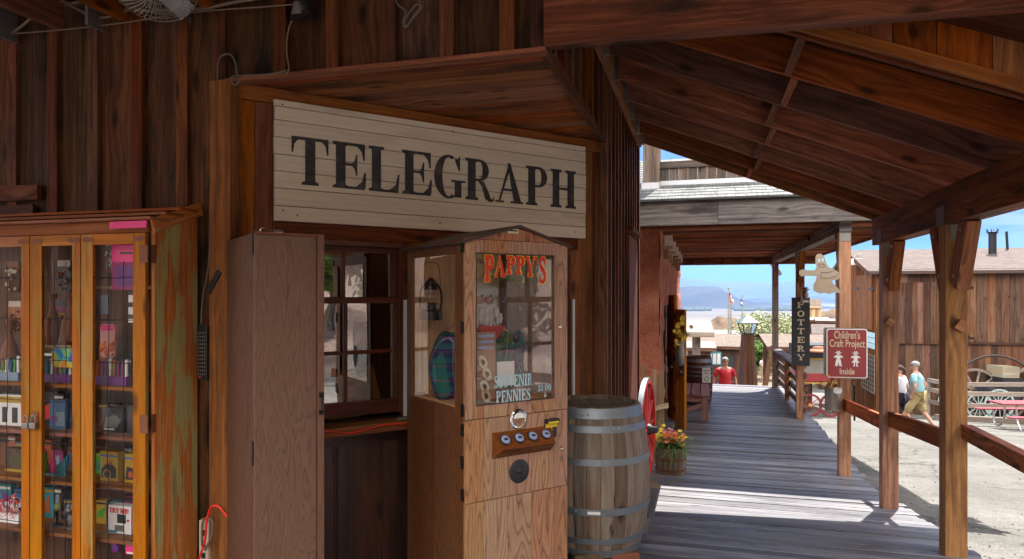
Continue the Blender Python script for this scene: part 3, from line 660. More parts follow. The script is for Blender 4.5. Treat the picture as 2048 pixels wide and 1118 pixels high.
# ================================================================ telegraph building
HS = 2.75            # soffit height
bld = thing('telegraph_building', 'dark board and batten telegraph office with angled entrance wall and soffit', 'building', (0, 0, 0))
T = Frame(TE, TA); TL = math.hypot(1.75, 2.02)
DP = Vector((-.72, 5.13, 0)); CP = Vector((-.70, 3.13, 0))
def wallA():
    bx = [-8.2]; pxs = [-900, -780, -660, -540, -430, -320, -220, -130, -50, 20, 102, 183, 270, 362, 437]
    bl = [onv(p, 250, 3.1).x for p in pxs]; mb = MB(11); prev = -9
    for x in bl + [TE.x + .02]:
        if x > prev + .01: mb.box(prev, x - .004, 3.13 + mb.r.random() * .006, 3.15, -.2, 4.2, 2); prev = x
    br = [onv(p, 60, 3.1).x for p in (562, 667, 780, 895, 1015)]
    prev = TE.x + .02
    for x in br + [-.70]: mb.box(prev, x - .002, 3.13, 3.15, HS, 4.2, 2); prev = x
    mb.build('wall', W_['wall_dark'], bld)
    mb = MB(12)
    for i, x in enumerate(bl): mb.box(x - .033 - mb.r.random() * .008, x + .033 + mb.r.random() * .008, 3.105, 3.1305, -.2, 4.2, 2)
    for x in br: mb.box(x - .036, x + .036, 3.085, 3.1305, HS - .005 + mb.r.uniform(-.012, .015), 4.2, 2)
    mb.box(-.775, -.705, 3.09, 3.1305, HS, 4.2, 2)
    mb.box(-9, onv(82, 380, 3.1).x, 3.075, 3.104, onv(40, 402, 3.1).z, onv(40, 372, 3.1).z, 0)
    mb.box(-9, onv(70, 380, 3.1).x, 3.085, 3.104, onv(40, 430, 3.1).z, onv(40, 410, 3.1).z, 0)
    mb.build('batten', W_['batten_dark'], bld)
    # corner post next to the angled wall
    mb = MB(13); mb.box(TE.x - .06, TE.x + .07, 3.06, 3.128, -.2, HS - .01, 2); mb.build('corner_post', W_['trim'], bld)
wallA()
def soffit():
    mb = MB(14); v = 3.131; w = .135
    while v < 5.13:
        v2 = min(v + w, 5.13); P = []; rr_ = mb.r.uniform(0, .007)
        for i in range(8):
            vv = v2 - .007 if i & 2 else v
            ulft = TE.x + 1.75 * (vv - TE.y) / 2.02
            P.append(Vector((-.705 if i & 1 else ulft, vv, HS + (.025 if i & 4 else rr_))))
        mb.hexa(P, (1.6, w, .02), 0); v += w
    mb.build('soffit', W_['soffit'], bld)
    mb = MB(15); mb.box(TE.x + .03, -.70, 3.07, 3.0845, HS - .02, HS - .001, 0); mb.box(TE.x + .05, -.70, 3.085, 3.13, HS - .022, HS - .002, 0); mb.build('soffit_edge', W_['trim'], bld)
mb = MB(20); mb.prism([(-9, 3.16), (-.745, 3.16), (-.745, 7.5), (-9, 7.5)], PM((0, 0, HS + .03), (1, 0, 0), (0, 1, 0)), .02); mb.build('soffit_light_block', W_['plaindark'], bld)  # unseen dark sheet added above the soffit to stop sky light leaking through
soffit()
def wallB():
    mb = MB(16); v = 3.13
    while v < 7.55:
        v2 = min(7.56, v + .23)
        mb.box(-.74, -.72, v, v2 - .002, HS if v < 5.0 else -.9, 4.0, 2); v = v2
    mb.box(-.74, -.722, 5.13, 5.22, -.9, HS, 2)
    mb.box(-9, -.72, 7.561, 7.58, -.9, 4.2, 2)
    mb.build('wall', W_['wall_dark'], bld)
    mb = MB(17); v = 3.2
    while v < 7.5: mb.box(-.722, -.675, v - .024, v + .024, HS if v < 5.0 else -.9, 4.0, 2); v += .23
    mb.box(-.72, -.66, 7.48, 7.585, -.9, 3.3, 2)
    mb.build('batten', W_['batten_dark'], bld)
    mb = MB(18); # ledge trim along the soffit edge and a small hooded shutter on the side wall
    mb.box(-.722, -.69, 3.13, 5.13, HS - .03, HS + .03, 1)
    mb.build('ledge_trim', W_['batten_dark'], bld); mb = MB(); mb.box(-.7, -.60, 6.2, 7.1, onu(1250, 448, -.65).z - .04, onu(1250, 448, -.65).z, 1); mb.build('window_hood', W_['batten_dark'], bld); mb = MB(); mb.box(-.672, -.64, 6.25, 7.05, .5, onu(1250, 455, -.65).z - .04, 2)
    mb.build('shutter', W_['batten_dark'], bld)
    mb = MB(19); mb.bar((-.655, 3.2, 3.245 + .06), (-.655, 7.5, 3.245 + .06), .04, .2); mb.build('ledger', W_['rafter'], bld)
wallB()
# angled wall, window openings
wx = {}
pw = T.on(787, 600).x - T.on(696, 600).x
wx['w1r'] = T.on(787, 600).x; wx['m'] = T.on(691, 600).x; wx['w1l'] = wx['m'] - pw - .01
zt = T.on(740, 497).z; zb = T.on(740, 802).z; zmid = T.on(740, 600).z; zmid2 = T.on(740, 703).z
ST = .055
W1 = (wx['w1l'] - ST, wx['w1r'] + ST); W2r = T.on(1140, 600).x; W2 = (W2r - 2 * pw - 2 * ST, W2r)
ZW0, ZW1 = zb - .09, zt + .04
bt = thing('angled_front', 'x', 'x', T.o, T.a); bt.parent = bld; bt.name = 'angled_wall'
for k in ('label', 'category'): del bt[k]
def chamfer():
    mb = MB(21); x = 0; zsil = ZW0 - .02
    edges = [0, .075, .155, .25, W1[0]]
    while edges[-1] < TL: edges.append(min(TL, edges[-1] + .105 + mb.r.random() * .05))
    cuts = sorted(set(edges + [W1[0], W1[1], W2[0], W2[1]])); cuts = [c for c in cuts if 0 <= c <= TL]
    for a, b in zip(cuts[:-1], cuts[1:]):
        if b - a < .004: continue
        c = (a + b) / 2; inw = W1[0] < c < W1[1] or W2[0] < c < W2[1]
        yo = mb.r.uniform(0, .006)
        if inw: mb.box(a, b - .003, yo, .03, ZW1, HS - .002, 2)
        else: mb.box(a, b - .004, yo, .03, zsil, HS - .002, 2)
    mb.build('boards', W_['chamfer'], bt)
    mb = MB(22)
    zr = T.on(740, 868).z
    x = 0
    while x < TL: mb.box(x, min(TL, x + .3) - .003, -.002, .03, -.5, zsil, 2); x += .3
    mb.box(.0, TL, -.022, -.003, T.on(740, 884).z, zsil - .001, 0)
    for px in (688, 777, 590): c = T.on(px, 950).x; mb.box(c - .045, c + .045, -.018, -.003, -.5, T.on(740, 884.5).z, 2)
    mb.build('wainscot', W_['wains'], bt)
    mb = MB(23)
    mb.box(.02, TL - .02, -.025, .0, HS - .085, HS - .004, 0)                    # head trim
    mb.box(TL - .1, TL - .01, -.022, .0, -.3, HS - .086, 2)
    mb.box(0.012, .07, -.02, .0, -.3, HS - .09, 2)
    mb.build('trim', W_['trim'], bt)
    mb = MB(24); mb.box(W1[0] - .05, W2[1] + .06, -.02, .0, ZW1 + .008, ZW1 + .09, 0)
    mb.box(W1[0] - .05, W2[1] + .05, -.03, .0, T.on(740, 462).z + .03, T.on(740, 462).z + .05, 0)
    mb.build('window_header', W_['batten_dark'], bt)
    for (a, b) in (W1, W2):
        w = thing('window', None, None, T.o, T.a); w.parent = bld
        fr = MB(25)
        # casing
        fr.box(a - .002, b + .002, -.012, .07, ZW1 - .03, ZW1, 0); fr.box(a - .002, a + .022, -.012, .07, ZW0, ZW1 - .0301, 2); fr.box(b - .022, b + .002, -.012, .07, ZW0, ZW1 - .0301, 2)
        def sash(x0, x1, z0, z1, y, rows, top, bot, side):
            fr.box(x0, x1, y, y + .035, z1 - top, z1, 0); fr.box(x0, x1, y, y + .035, z0, z0 + bot, 0)
            fr.box(x0, x0 + side, y + .001, y + .034, z0 + bot, z1 - top, 2); fr.box(x1 - side, x1, y + .001, y + .034, z0 + bot, z1 - top, 2)
            c = (x0 + x1) / 2; fr.box(c - .011, c + .011, y + .003, y + .03, z0 + bot, z1 - top, 2)
            for k in range(1, rows): zz = z0 + bot + (z1 - top - z0 - bot) * k / rows; fr.box(x0 + side, c - .0111, y + .004, y + .029, zz - .011, zz + .011, 0); fr.box(c + .0111, x1 - side, y + .004, y + .029, zz - .011, zz + .011, 0)
        sash(a + .022, b - .022, zmid - .018, ZW1 - .03, .035, 1, .035, .036, .04)
        sash(a + .022, b - .022, ZW0 + .01, zmid + .012, -.002, 2, .032, .085, .04)
        fr.build('frame', W_['window'], w, bevel=.002)
        g = MB(26); g.quad([(a + .04, .052, zmid), (b - .04, .052, zmid), (b - .04, .052, ZW1 - .04), (a + .04, .052, ZW1 - .04)]); g.quad([(a + .04, .016, ZW0 + .05), (b - .04, .016, ZW0 + .05), (b - .04, .016, zmid), (a + .04, .016, zmid)])
        g.build('pane', M_['glasswin'], w)
        j = MB(27); j.box(b + .004, b + .022, -.03, -.0125, ZW0 - .02, zmid, 2); j.build('jamb_strip', M_['white'], w)
        s_ = MB(28); s_.box(a - .09, b + .06, -.15, -.0225, ZW0 - .048, ZW0 - .022, 0); s_.box(a - .09, b + .06, -.151, -.13, ZW0 - .075, ZW0 - .049, 0); s_.build('sill', W_['trim'], w, bevel=.003)
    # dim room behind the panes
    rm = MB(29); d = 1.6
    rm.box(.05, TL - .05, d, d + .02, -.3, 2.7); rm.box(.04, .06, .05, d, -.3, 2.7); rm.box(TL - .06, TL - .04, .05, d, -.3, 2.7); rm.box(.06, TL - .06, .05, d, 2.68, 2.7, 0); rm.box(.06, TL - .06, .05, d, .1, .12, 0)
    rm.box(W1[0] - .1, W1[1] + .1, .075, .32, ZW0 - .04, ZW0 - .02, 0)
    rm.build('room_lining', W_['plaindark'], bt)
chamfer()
# back wall / roof of the office above everything (keeps the sun out)
mb = MB(30); mb.prism([(-9, 3.16), (-.74, 3.16), (-.74, 7.56), (-9, 7.56)], PM((0, 0, 4.15), (1, 0, 0), (0, 1, 0)), .05); mb.build('roof', M_['shinglebrown'], bld)
# ================================================================ near porch
por = thing('porch', 'brown timber porch roof with sloping rafters on square golden posts', 'porch')
rz0 = lambda u: 3.245 - .4 * (u + .65)
def near_porch():
    mb = MB(31)
    for i, v in enumerate((3.44, 4.01, 4.59, 5.17, 5.75, 6.33, 6.9, 7.42)):
        m1 = MB(100 + i); c = .095 * math.sqrt(1.16)
        m1.bar((-.63, v, rz0(-.63) + c), (1.80, v, rz0(1.80) + c), .04, .19)
        m1.build('rafter', W_['rafter'] if i < 7 else W_['brace'], por, bevel=.005)
        mb = MB()
        if i: mb.box(-.672, -.60, v - .03, v - .021, rz0(-.6) - .005, rz0(-.6) + .17); mb.box(-.672, -.60, v + .021, v + .03, rz0(-.6) - .005, rz0(-.6) + .17); mb.box(-.67, -.60, v - .03, v + .03, rz0(-.6) - .010, rz0(-.6) - .005); mb.build('joist_hanger', M_['steel'], por)
    mb = MB(32); vs = (3.44, 4.01, 4.59, 5.17, 5.75, 6.33, 6.9, 7.42)
    for i in range(7):
        u = .50 + (.02 if i % 2 else -.02); c = .09
        mb.bar((u, vs[i] + .021, rz0(u) + c), (u, vs[i + 1] - .021, rz0(u) + c), .04, .17, up=(.37, 0, .93))
    mb.build('blocking', W_['soffit'], por)
    mb = MB(33); v = 3.14                                                     # sheathing boards on top of the rafters
    while v < 7.46:
        mb.bar((-.70, v + .07, rz0(-.70) + .217), (1.86, v + .07, rz0(1.86) + .217), .137, .018); v += .14
    v = .42
    while v < 7.42: mb.bar((1.87, v + .07, 2.50), (2.55, v + .07, 2.44), .137, .018); v += .14
    mb.build('sheathing', W_['roofdeck'], por)
    mb = MB(33); mb.box(2.54, 2.57, .4, 7.44, 2.40, 2.5, 1); mb.build('eave_fascia', W_['rafter'], por)
    mb = MB(34); mb.bar((-.73, 5.32, rz0(-.73) + .235), (1.90, 5.32, rz0(1.90) + .235), 4.5, .012); mb.build('shingles', M_['shinglebrown'], por)
    # front girder
    mb = MB(35); P = []
    for i in range(8): P.append(Vector((2.6 if i & 1 else -.70, 3.125 if i & 2 else 3.035, (2.745 if not i & 1 else 2.685) + (.30 if i & 4 else 0))))
    mb.hexa(P, (3.3, .09, .3), 0, rn=.45); mb.build('front_girder', W_['beam'], por, bevel=.006)
    mb = MB(36); zb_ = 1.6 + .487
    mb.box(1.605, 1.75, .4, 7.40, zb_, zb_ + .26, 1, rn=.35); mb.build('side_beam', W_['beam'], por, bevel=.006)
    # gable boards above the first rafter
    mb = MB(37); u = -.2
    while u < 2.3:
        w = .17 + mb.r.random() * .05; P = []
        for i in range(8):
            x = u + w - .004 if i & 1 else u
            P.append(Vector((x, 3.385 if i & 2 else 3.365, max(rz0(x) + .03, 2.0) if not i & 4 else max(3.3, rz0(x) + .5))))
        mb.hexa(P, (w, .02, 1), 2); u += w
    mb.build('gable_boards', W_['chamfer'], por)
    mb = MB(38); mb.bar((-.6, 3.35, rz0(-.6) + .02), (2.2, 3.35, rz0(2.2) + .02), .03, .05); mb.build('gable_trim', W_['trim'], por)
    mb = MB(39); mb.box(2.3, 2.32, .4, 3.4, 2.3, 3.4); 
near_porch()
def post(parent, u, v, zt_, s=.135, z0=None):
    mb = MB(); zz = dz(v) if z0 is None else z0
    mb.box(u - s / 2, u + s / 2, v - s / 2, v + s / 2, zz - .01, zt_, 2); p = mb.build('post', W_['post'], parent, bevel=.004); return p
def knee(parent, u, v, ztop, sgn, L=.42, w=.085, d=.15):
    mb = MB(); mb.bar((u, v + sgn * .10, ztop - L), (u, v + sgn * .30, ztop + .02), w, d, up=(0, -sgn, .5)); b = mb.build('knee_brace', W_['brace'], parent, bevel=.003)
    for t in (.16, .84):
        m2 = MB(); q = Vector((u, v + sgn * .10, ztop - L)).lerp(Vector((u, v + sgn * .30, ztop + .02)), t)
        if u > 0: m2.lathe([(.016, 0), (.016, .006), (.008, .012)], Matrix.Translation(q + Vector((-w / 2, 0, 0))) @ Matrix.Rotation(R(-90), 4, 'Y'), 10); m2.build('bolt', M_['steel'], b)
    return b
ZB = 2.087; M_['platebrown'] = paint('brown_steel_plate', (.12, .07, .055), .5, .4)
for i, v in enumerate((5.39, 7.09)):
    p = post(por, 1.68, v, ZB)
    knee(por, 1.68, v - .02, ZB - .003, -1)
    if i == 0: knee(por, 1.68, v, ZB - .003, 1)
    mb = MB(); mb.box(1.599, 1.6045, v - .08, v + .08, ZB + .0, ZB + .13); mb.build('metal_plate', M_['platebrown'], por); mb = MB(); mb.box(1.64, 1.72, v - .071, v - .0685, ZB - .12, ZB - .002); mb.build('metal_plate', M_['galv'], por)
    mb = MB(); c = (onv(1920, 652, 5.3) if i == 0 else onv(1780, 643, 7.0)); Mx = Matrix.Translation((c.x, v - .095, c.z)) @ Matrix.Rotation(R(35), 4, 'Y')
    mb.box(-.03, .03, -.028, .028, -.035, .035, 1, M=Mx); mb.build('wood_block', W_['post'], por)
# rails between the near posts (the boardwalk edge rail)
rail = thing('boardwalk_rail', 'brown rail sloping down between the near porch posts', 'railing')
for a, b, dd in ((( 1.68, 5.46), (1.68, 7.02), 0), ((1.68, 7.16), (1.68, 9.11), 0)):
    mb = MB(); za = {5.46: .62, 7.02: .50, 7.16: .43, 9.11: .31}
    mb.bar((a[0], a[1], za[a[1]] - .05), (b[0], b[1], za[b[1]] - .05), .045, .14); mb.build('rail', W_['brace'], rail, bevel=.003)
mb = MB(); mb.bar((1.74, 2.0, .665), (1.74, 5.32, .665), .07, .10); mb.build('rail', W_['brace'], rail, bevel=.004)
# ================================================================ ceiling above the camera (porch of the left wall)
fp = thing('front_porch', 'dark timber porch ceiling with joists over the shop front', 'porch')
mb = MB(41); u = -7.0
for px in (-700, -520, -350, -190, -40, 95, 225, 400): 
    x = onv(px, 10, 3.0).x; mb.box(x - .025, x + .025, .2, 3.08, 3.13, 3.3, 1)
mb.build('joist', W_['soffit'], fp)
for px in (40, 215):
    x = onv(px, 10, 3.08).x; mb = MB(); mb.box(x - .05, x - .03, 2.98, 3.09, 3.09, 3.28); mb.build('joist_hanger', M_['galv'], fp)
mb = MB(43); v = .2
while v < 3.02: mb.box(-8.5, -.95 if v < .9 else 2.6, v, v + .17, 3.301, 3.32, 0); v += .172
mb.build('ceiling_boards', W_['roofdeck'], fp)
mb = MB(44); mb.box(-8.5, -.9, .1, .2, 3.0, 3.3, 0)
for x in (-6, -3.2): mb.box(x - .07, x + .07, .08, .22, -.02, 3.0)
mb.build('porch_post', W_['post'], fp)
# ================================================================ adobe shop and far porch
adb = thing('adobe_building', 'rough red adobe shop wall beside the far boardwalk', 'building')
def adobe_wall(P0, ux, L, z0, z1, nrm, name, t=.35, step=.06, holes=()):
    mb = MB(51); nx = int(L / step) + 1; nz = int((z1 - z0) / step) + 1; ux = Vector(ux); nrm = Vector(nrm); P0 = Vector(P0)
    for j in range(nz + 1):
        for i in range(nx + 1):
            p = P0 + ux * (L * i / nx) + Vector((0, 0, z0 + (z1 - z0) * j / nz))
            led = .02 * math.floor((p.z + 5) / .62) % 2 * .02
            d = .018 * noise.fractal(p * 2.0, 1, 2, 4) + .012 * noise.noise(p * 9)
            mb.v.append(tuple(p + nrm * (d + (.02 if int((p.z + 5) / .55) % 2 else 0))))
    n = nx + 1
    for j in range(nz):
        for i in range(nx):
            c = ((i + .5) / nx * L, z0 + (j + .5) / nz * (z1 - z0))
            if any(h[0] < c[0] < h[1] and h[2] < c[1] < h[3] for h in holes): continue
            k = j * n + i; mb.face([k, k + 1, k + 1 + n, k + n], [(0, 0)] * 4)
    mb.build(name, M_['adobe'], adb, smooth=True)
VA = 9.95
mb = MB(50); mb.box(-.98, -.597, VA - .004, VA + .38, -1.2, 2.72); mb.build('corner_core', M_['adobe'], adb)
adobe_wall((-4, VA, 0), (1, 0, 0), 3.4, -1.2, 2.75, (0, -1, 0), 'front_wall')
adobe_wall((-.60, VA, 0), (0, 1, 0), 9.5, -1.2, 2.75, (1, 0, 0), 'side_wall', holes=((1.15, 2.25, -1, 1.45),))
mb = MB(52); mb.box(-.9, -.62, VA + 1.12, VA + 1.16, -.7, 1.5); mb.box(-.9, -.62, VA + 2.24, VA + 2.28, -.7, 1.5); mb.box(-.9, -.62, VA + 1.12, VA + 2.28, 1.45, 1.5, 1)
mb.box(-2.5, -2.45, VA, VA + 4, -.7, 2.5)
mb.build('door_frame', W_['window'], adb)
mb = MB(53); mb.box(-4, -.7, VA + .3, VA + 9, 2.7, 2.75); mb.build('roof', W_['plaindark'], adb)
def door_leaf(px0, px1, z0d, z1d, pyb, pyt, kn):
    a = atz(px0, 0, z0d); b = atz(px1, 0, z1d); d = Vector((b.x - a.x, b.y - a.y, 0)); L = d.length; an = math.atan2(d.y, d.x)
    top = atz(0, pyt, z1d).z; M = Matrix.Translation((a.x, a.y, 0)) @ Matrix.Rotation(an, 4, 'Z')
    r = thing('x', None, None); r.name = 'door'; r.parent = adb
    mb = MB(); zb0 = -.60
    mb.box(0, .07, -.02, .02, zb0, top, 2, M=M); mb.box(L - .07, L, -.02, .02, zb0, top, 2, M=M); mb.box(.07, L - .07, -.02, .02, top - .12, top, 0, M=M); mb.box(.07, L - .07, -.02, .02, zb0, zb0 + .2, 0, M=M); mb.box(.07, L - .07, -.019, .019, .2, .32, 0, M=M)
    mb.box(.07, L - .07, -.008, .008, zb0 + .2, .2, 2, M=M); mb.box(.07, L - .07, -.008, .008, .32, top - .12, 2, M=M)
    mb.build('leaf', W_['door'], r, bevel=.003)
    mb = MB(); mb.ball(M @ Vector((L - .05, -.055, .34)), .028, 10); mb.tube([M @ Vector((L - .05, -.06, .34)), M @ Vector((L - .05, .04, .34))], .009)
    mb.box(L - .075, L - .025, -.024, -.0205, .25, .47, M=M)
    mb.build('knob', M_['galv'], r, smooth='auto')
    mb = MB()
    for z in (-.35, .5, 1.2): mb.box(-.008, .03, -.028, -.021, z, z + .09, M=M)
    mb.build('hinge', M_['darkiron'], r)
    return M, L, top
door_leaf(1333, 1351, 12.35, 11.9, 850, 590, True)
DM, DL, DT = door_leaf(1351, 1371, 11.35, 11.1, 858, 619, True)
far = thing('far_porch', 'grey fascia flat porch roof over the far boardwalk by the adobe shop', 'porch')
W_['joist'] = wood('reddish_joist', (.10, .032, .015), (.30, .11, .055), (.44, .19, .10), stain=(.06, .02, .012), stain_amt=.4, vary=.65, checks=0, knots=False)
W_['fascia'] = wood('knotty_grey_fascia', (.035, .03, .03), (.135, .115, .108), (.25, .215, .2), stain=(.04, .028, .026), stain_amt=.95, vary=.12, gs=.9, sat=1, val=1, checks=.9)
W_['dormer'] = wood('weathered_dormer_board', (.04, .028, .022), (.11, .085, .07), (.2, .16, .135), stain=(.16, .07, .03), stain_amt=.6, vary=.35, sat=1, val=1)
def far_porch():
    V0, V1 = 9.0, 17.5; zj = 2.49
    mb = MB(61); xs = (-.9, onv(1436, 420, V0).x, 3.2)
    for a, b in zip(xs[:-1], xs[1:]): mb.box(a, b - .003, V0 - .045, V0, 2.49, 2.80, 0)
    mb.build('fascia', W_['fascia'], far, bevel=.004)
    for i in range(22):
        v = V0 + .25 + i * .395; mb = MB(200 + i); mb.box(-.9, 2.62, v - .02, v + .02, zj + .03, zj + .2, 0); mb.build('joist', W_['joist'], far)
    mb = MB(62); v = V0
    u = -.95
    while u < 2.7: mb.box(u, u + .135, V0 + .001, V1 + .3, zj + .201, zj + .22, 1); u += .14
    mb.build('ceiling_boards', W_['soffit'], far)
    mb = MB(63); mb.box(1.61, 1.75, V0 + .08, V1 - .1, 2.37, 2.60, 1); mb.build('beam', W_['grey'], far, bevel=.004)
    mb = MB(64); mb.box(-.9, 2.65, V1 + .02, V1 + .06, 2.34, 2.5, 0); mb.box(-.9, 2.65, V1 + .061, V1 + .1, 2.42, 2.6, 0)
    for i in range(9): mb.box(-.6 + i * .37, -.56 + i * .37, V1 - .12, V1 + .019, 2.36, 2.46, 1)
    mb.box(2.62, 2.66, V0, V1 + .1, 2.50, 2.72, 1)
    mb.build('eave_board', W_['rafter'], far)
    # shingled roof, dormer wall, small boxed stack
    mb = MB(65); s_ = math.tan(R(25)); P = [(-6, V0 - .1, 2.815), (3.3, V0 - .1, 2.815), (3.3, V0 + 1.65, 2.815 + 1.75 * s_), (-6, V0 + 1.65, 2.815 + 1.75 * s_)]
    mb.quad(P, uv=[(0, 0), (9.3, 0), (9.3, 1.93), (0, 1.93)]); P2 = [(-6, V0 + 1.65, P[2][2]), (3.3, V0 + 1.65, P[2][2]), (3.3, V1 + .3, 2.815), (-6, V1 + .3, 2.815)]
    mb.quad(P2, uv=[(0, 0), (9.3, 0), (9.3, 7), (0, 7)]); mb.build('roof', M_['shingle'], far)
    mb = MB(66); z = 2.815; mb.box(-1, 3.25, V0 - .1, V0 - .06, 2.80, 2.83, 0)
    k = 0
    for k in range(16):                                # shingle butts, real steps
        v = V0 - .1 + k * .115; zz = 2.815 + (v - V0 + .1) * s_
        u = -6
        while u < 3.3:
            w = .1 + mb.r.random() * .12; P = []
            for i in range(8):
                vv = v + .13 if i & 2 else v - mb.r.uniform(0, .006); P.append(Vector((u + w - .004 if i & 1 else u, vv, zz + (vv - v) * s_ * .85 + (.016 if i & 4 else .001))))
            mb.hexa(P, (w, .13, .016), 1); u += w
    mb.build('shingles', W_['shinglew'], far)
    vd = V0 + .5; zd = 2.815 + .6 * s_
    u0 = onv(1320, 360, vd).x
    mb = MB(67); u = u0
    ztop = onv(1400, 334, vd).z
    while u < 3: mb.box(u, u + .12, vd, vd + .02, zd + .06, ztop, 2); u += .124
    mb.box(u0, 3, vd - .02, vd + .03, ztop + .001, ztop + .09, 0); mb.box(u0 - .22, u0, vd - .12, vd + .2, zd + .0, onv(1300, 297, vd).z + .3, 2); mb.box(u0 - .1, u0 - .09, vd - .125, vd - .121, zd, ztop + .3)
    mb.build('dormer_wall', W_['dormer'], far)
    mb = MB(68); mb.box(u0, 3, vd - .03, vd - .001, zd - .06, zd + .055, 0); mb.box(u0 - .235, u0 - .0, vd - .16, vd - .121, zd - .12, zd + .02, 0); mb.box(u0 - .5 + .25, u0 + .02, vd - .2, vd - .12, zd - .13, zd - .1)
    mb.build('flashing', M_['flashing'], far)
W_['shinglew'] = wood('pale_wood_shingles', (.055, .055, .055), (.10, .105, .105), (.15, .155, .155), vary=.35, knots=False, sat=1, val=1)
far_porch()
for i, v in enumerate((9.18, 13.1, 17.4)):
    mb = MB(); s = .135; mb.box(1.68 - s / 2, 1.68 + s / 2, v - s / 2, v + s / 2, -.63 if i < 2 else -.63, 2.37, 2, rn=.6)
    mb.build('post', W_['post'] if i < 2 else W_['greyboard'], far, bevel=.004)
    if i: knee(far, 1.68, v, 2.367, -1, .55, .09, .12)
    if i < 2: knee(far, 1.68, v, 2.367, 1, .55, .09, .12)
    if i < 2: mb = MB(); mb.box(1.62, 1.74, v - .075, v - .0705, 2.26, 2.38); mb.build('metal_plate', M_['galv'], far)
# downspout at the far corner
mb = MB(); a = atz(1534, 510, 16.6); mb.box(a.x - .06, a.x + .06, a.y - .05, a.y + .05, a.z - .05, a.z + .18); b = atz(1542, 545, 16.6); c = atz(1562, 553, 16.6)
mb.bar(a + Vector((0, 0, -.03)), atz(1560, 550, 16.6), .10, .09); mb.build('downspout', M_['flashing'], far)
# corbels on the adobe wall under the joists
for k in range(5):
    mb = MB(); v = VA + .8 + k * 1.35; mb.box(-.62, -.50, v, v + .14, 2.16, 2.30); mb.box(-.62, -.44, v + .02, v + .12, 2.31, 2.46); mb.build('corbel', W_['picket'], adb)
    mb = MB(); mb.box(-.56, -.44, v - .02, v - .001, 2.36, 2.52); mb.build('white_bracket', M_['white'], adb)
# security lamp under the far porch
lampo = thing('floodlight', 'small black twin floodlight under the far porch beam', 'lamp', atz(1632, 466, 10.6))
mb = MB(); mb.box(-.05, .05, -.04, .04, .0, .09); mb.tube([(0, 0, 0), (-.08, -.03, -.03)], .018); mb.tube([(0, 0, 0), (.08, -.03, -.02)], .018)
mb.lathe([(.02, 0), (.05, .07), (.052, .09)], Matrix.Translation((-.08, -.02, -.02)) @ Matrix.Rotation(R(200), 4, 'X'), 12); mb.lathe([(.02, 0), (.05, .07), (.052, .09)], Matrix.Translation((.08, -.02, -.02)) @ Matrix.Rotation(R(200), 4, 'X'), 12)
mb.build('housing', M_['blackplastic'], lampo, smooth='auto')
# guard railing beyond the second far post
gr = thing('guard_railing', 'four board railing with pale cap along the end of the boardwalk', 'railing')
mb = MB(); mb.box(1.60, 1.80, 13.18, 17.32, .28, .325, 1); mb.build('cap_rail', W_['grey'], gr, bevel=.004)
for k in range(4): mb = MB(); z = .16 - k * .2; mb.box(1.75, 1.785, 13.0, 17.5, z - .055, z + .055, 1); mb.build('rail', W_['grey'], gr)
mb = MB(); mb.box(1.66, 1.745, 15.2, 15.3, -.6, .28); mb.build('baluster', W_['post'], gr)
lb = atz(1530, 772, 17.6); lt = atz(1546, 690, 17.2)
mb = MB(); mb.bar(lb, lt, .14, .05, up=(0, 1, 0), w1=.10); tag(mb.build('leaning_board', W_['post']), 'orange board leaning against the end post of the boardwalk', 'board')
import bmesh
# ================================================================ helpers for objects
def sub(name, parent):
    o = bpy.data.objects.new(name, None); S.collection.objects.link(o); o.parent = parent; o.empty_display_size = .05; return o
def skin(name, pts, edges, rad, mat, parent, sub_=2, M=None):
    me = bpy.data.meshes.new(name); me.from_pydata([tuple(M @ Vector(p)) if M else tuple(p) for p in pts], edges, [])
    o = bpy.data.objects.new(name, me); S.collection.objects.link(o); o.parent = parent
    bm = bmesh.new(); bm.from_mesh(me); ly = bm.verts.layers.skin.verify(); bm.verts.ensure_lookup_table()
    for i, r in enumerate(rad): bm.verts[i][ly].radius = (r, r) if not isinstance(r, tuple) else r
    bm.verts[0][ly].use_root = True; bm.to_mesh(me); bm.free()
    a = o.modifiers.new('s', 'SKIN'); a.use_smooth_shade = True; a.branch_smoothing = .4
    b = o.modifiers.new('u', 'SUBSURF'); b.levels = sub_; b.render_levels = sub_
    dg = bpy.context.evaluated_depsgraph_get(); ev = o.evaluated_get(dg); m2 = bpy.data.meshes.new_from_object(ev)
    o.modifiers.clear(); old = o.data; o.data = m2; m2.name = name; bpy.data.meshes.remove(old)
    m2.materials.clear(); m2.materials.append(mat)
    for p in m2.polygons: p.use_smooth = True
    return o
def spline(pts, n=6):
    pts = [Vector(p) for p in pts]; out = []
    for i in range(len(pts) - 1):
        p0 = pts[max(0, i - 1)]; p1 = pts[i]; p2 = pts[i + 1]; p3 = pts[min(len(pts) - 1, i + 2)]
        for k in range(n):
            t = k / n; out.append(.5 * ((2 * p1) + (p2 - p0) * t + (2 * p0 - 5 * p1 + 4 * p2 - p3) * t * t + (3 * p1 - p0 - 3 * p2 + p3) * t ** 3))
    out.append(pts[-1]); return out
def hoopband(mb, r0, z0, r1, z1, t=.004, n=40):
    mb.lathe([(r0, z0), (r0 + t, z0), (r1 + t, z1), (r1, z1)], None, n, 0, False)
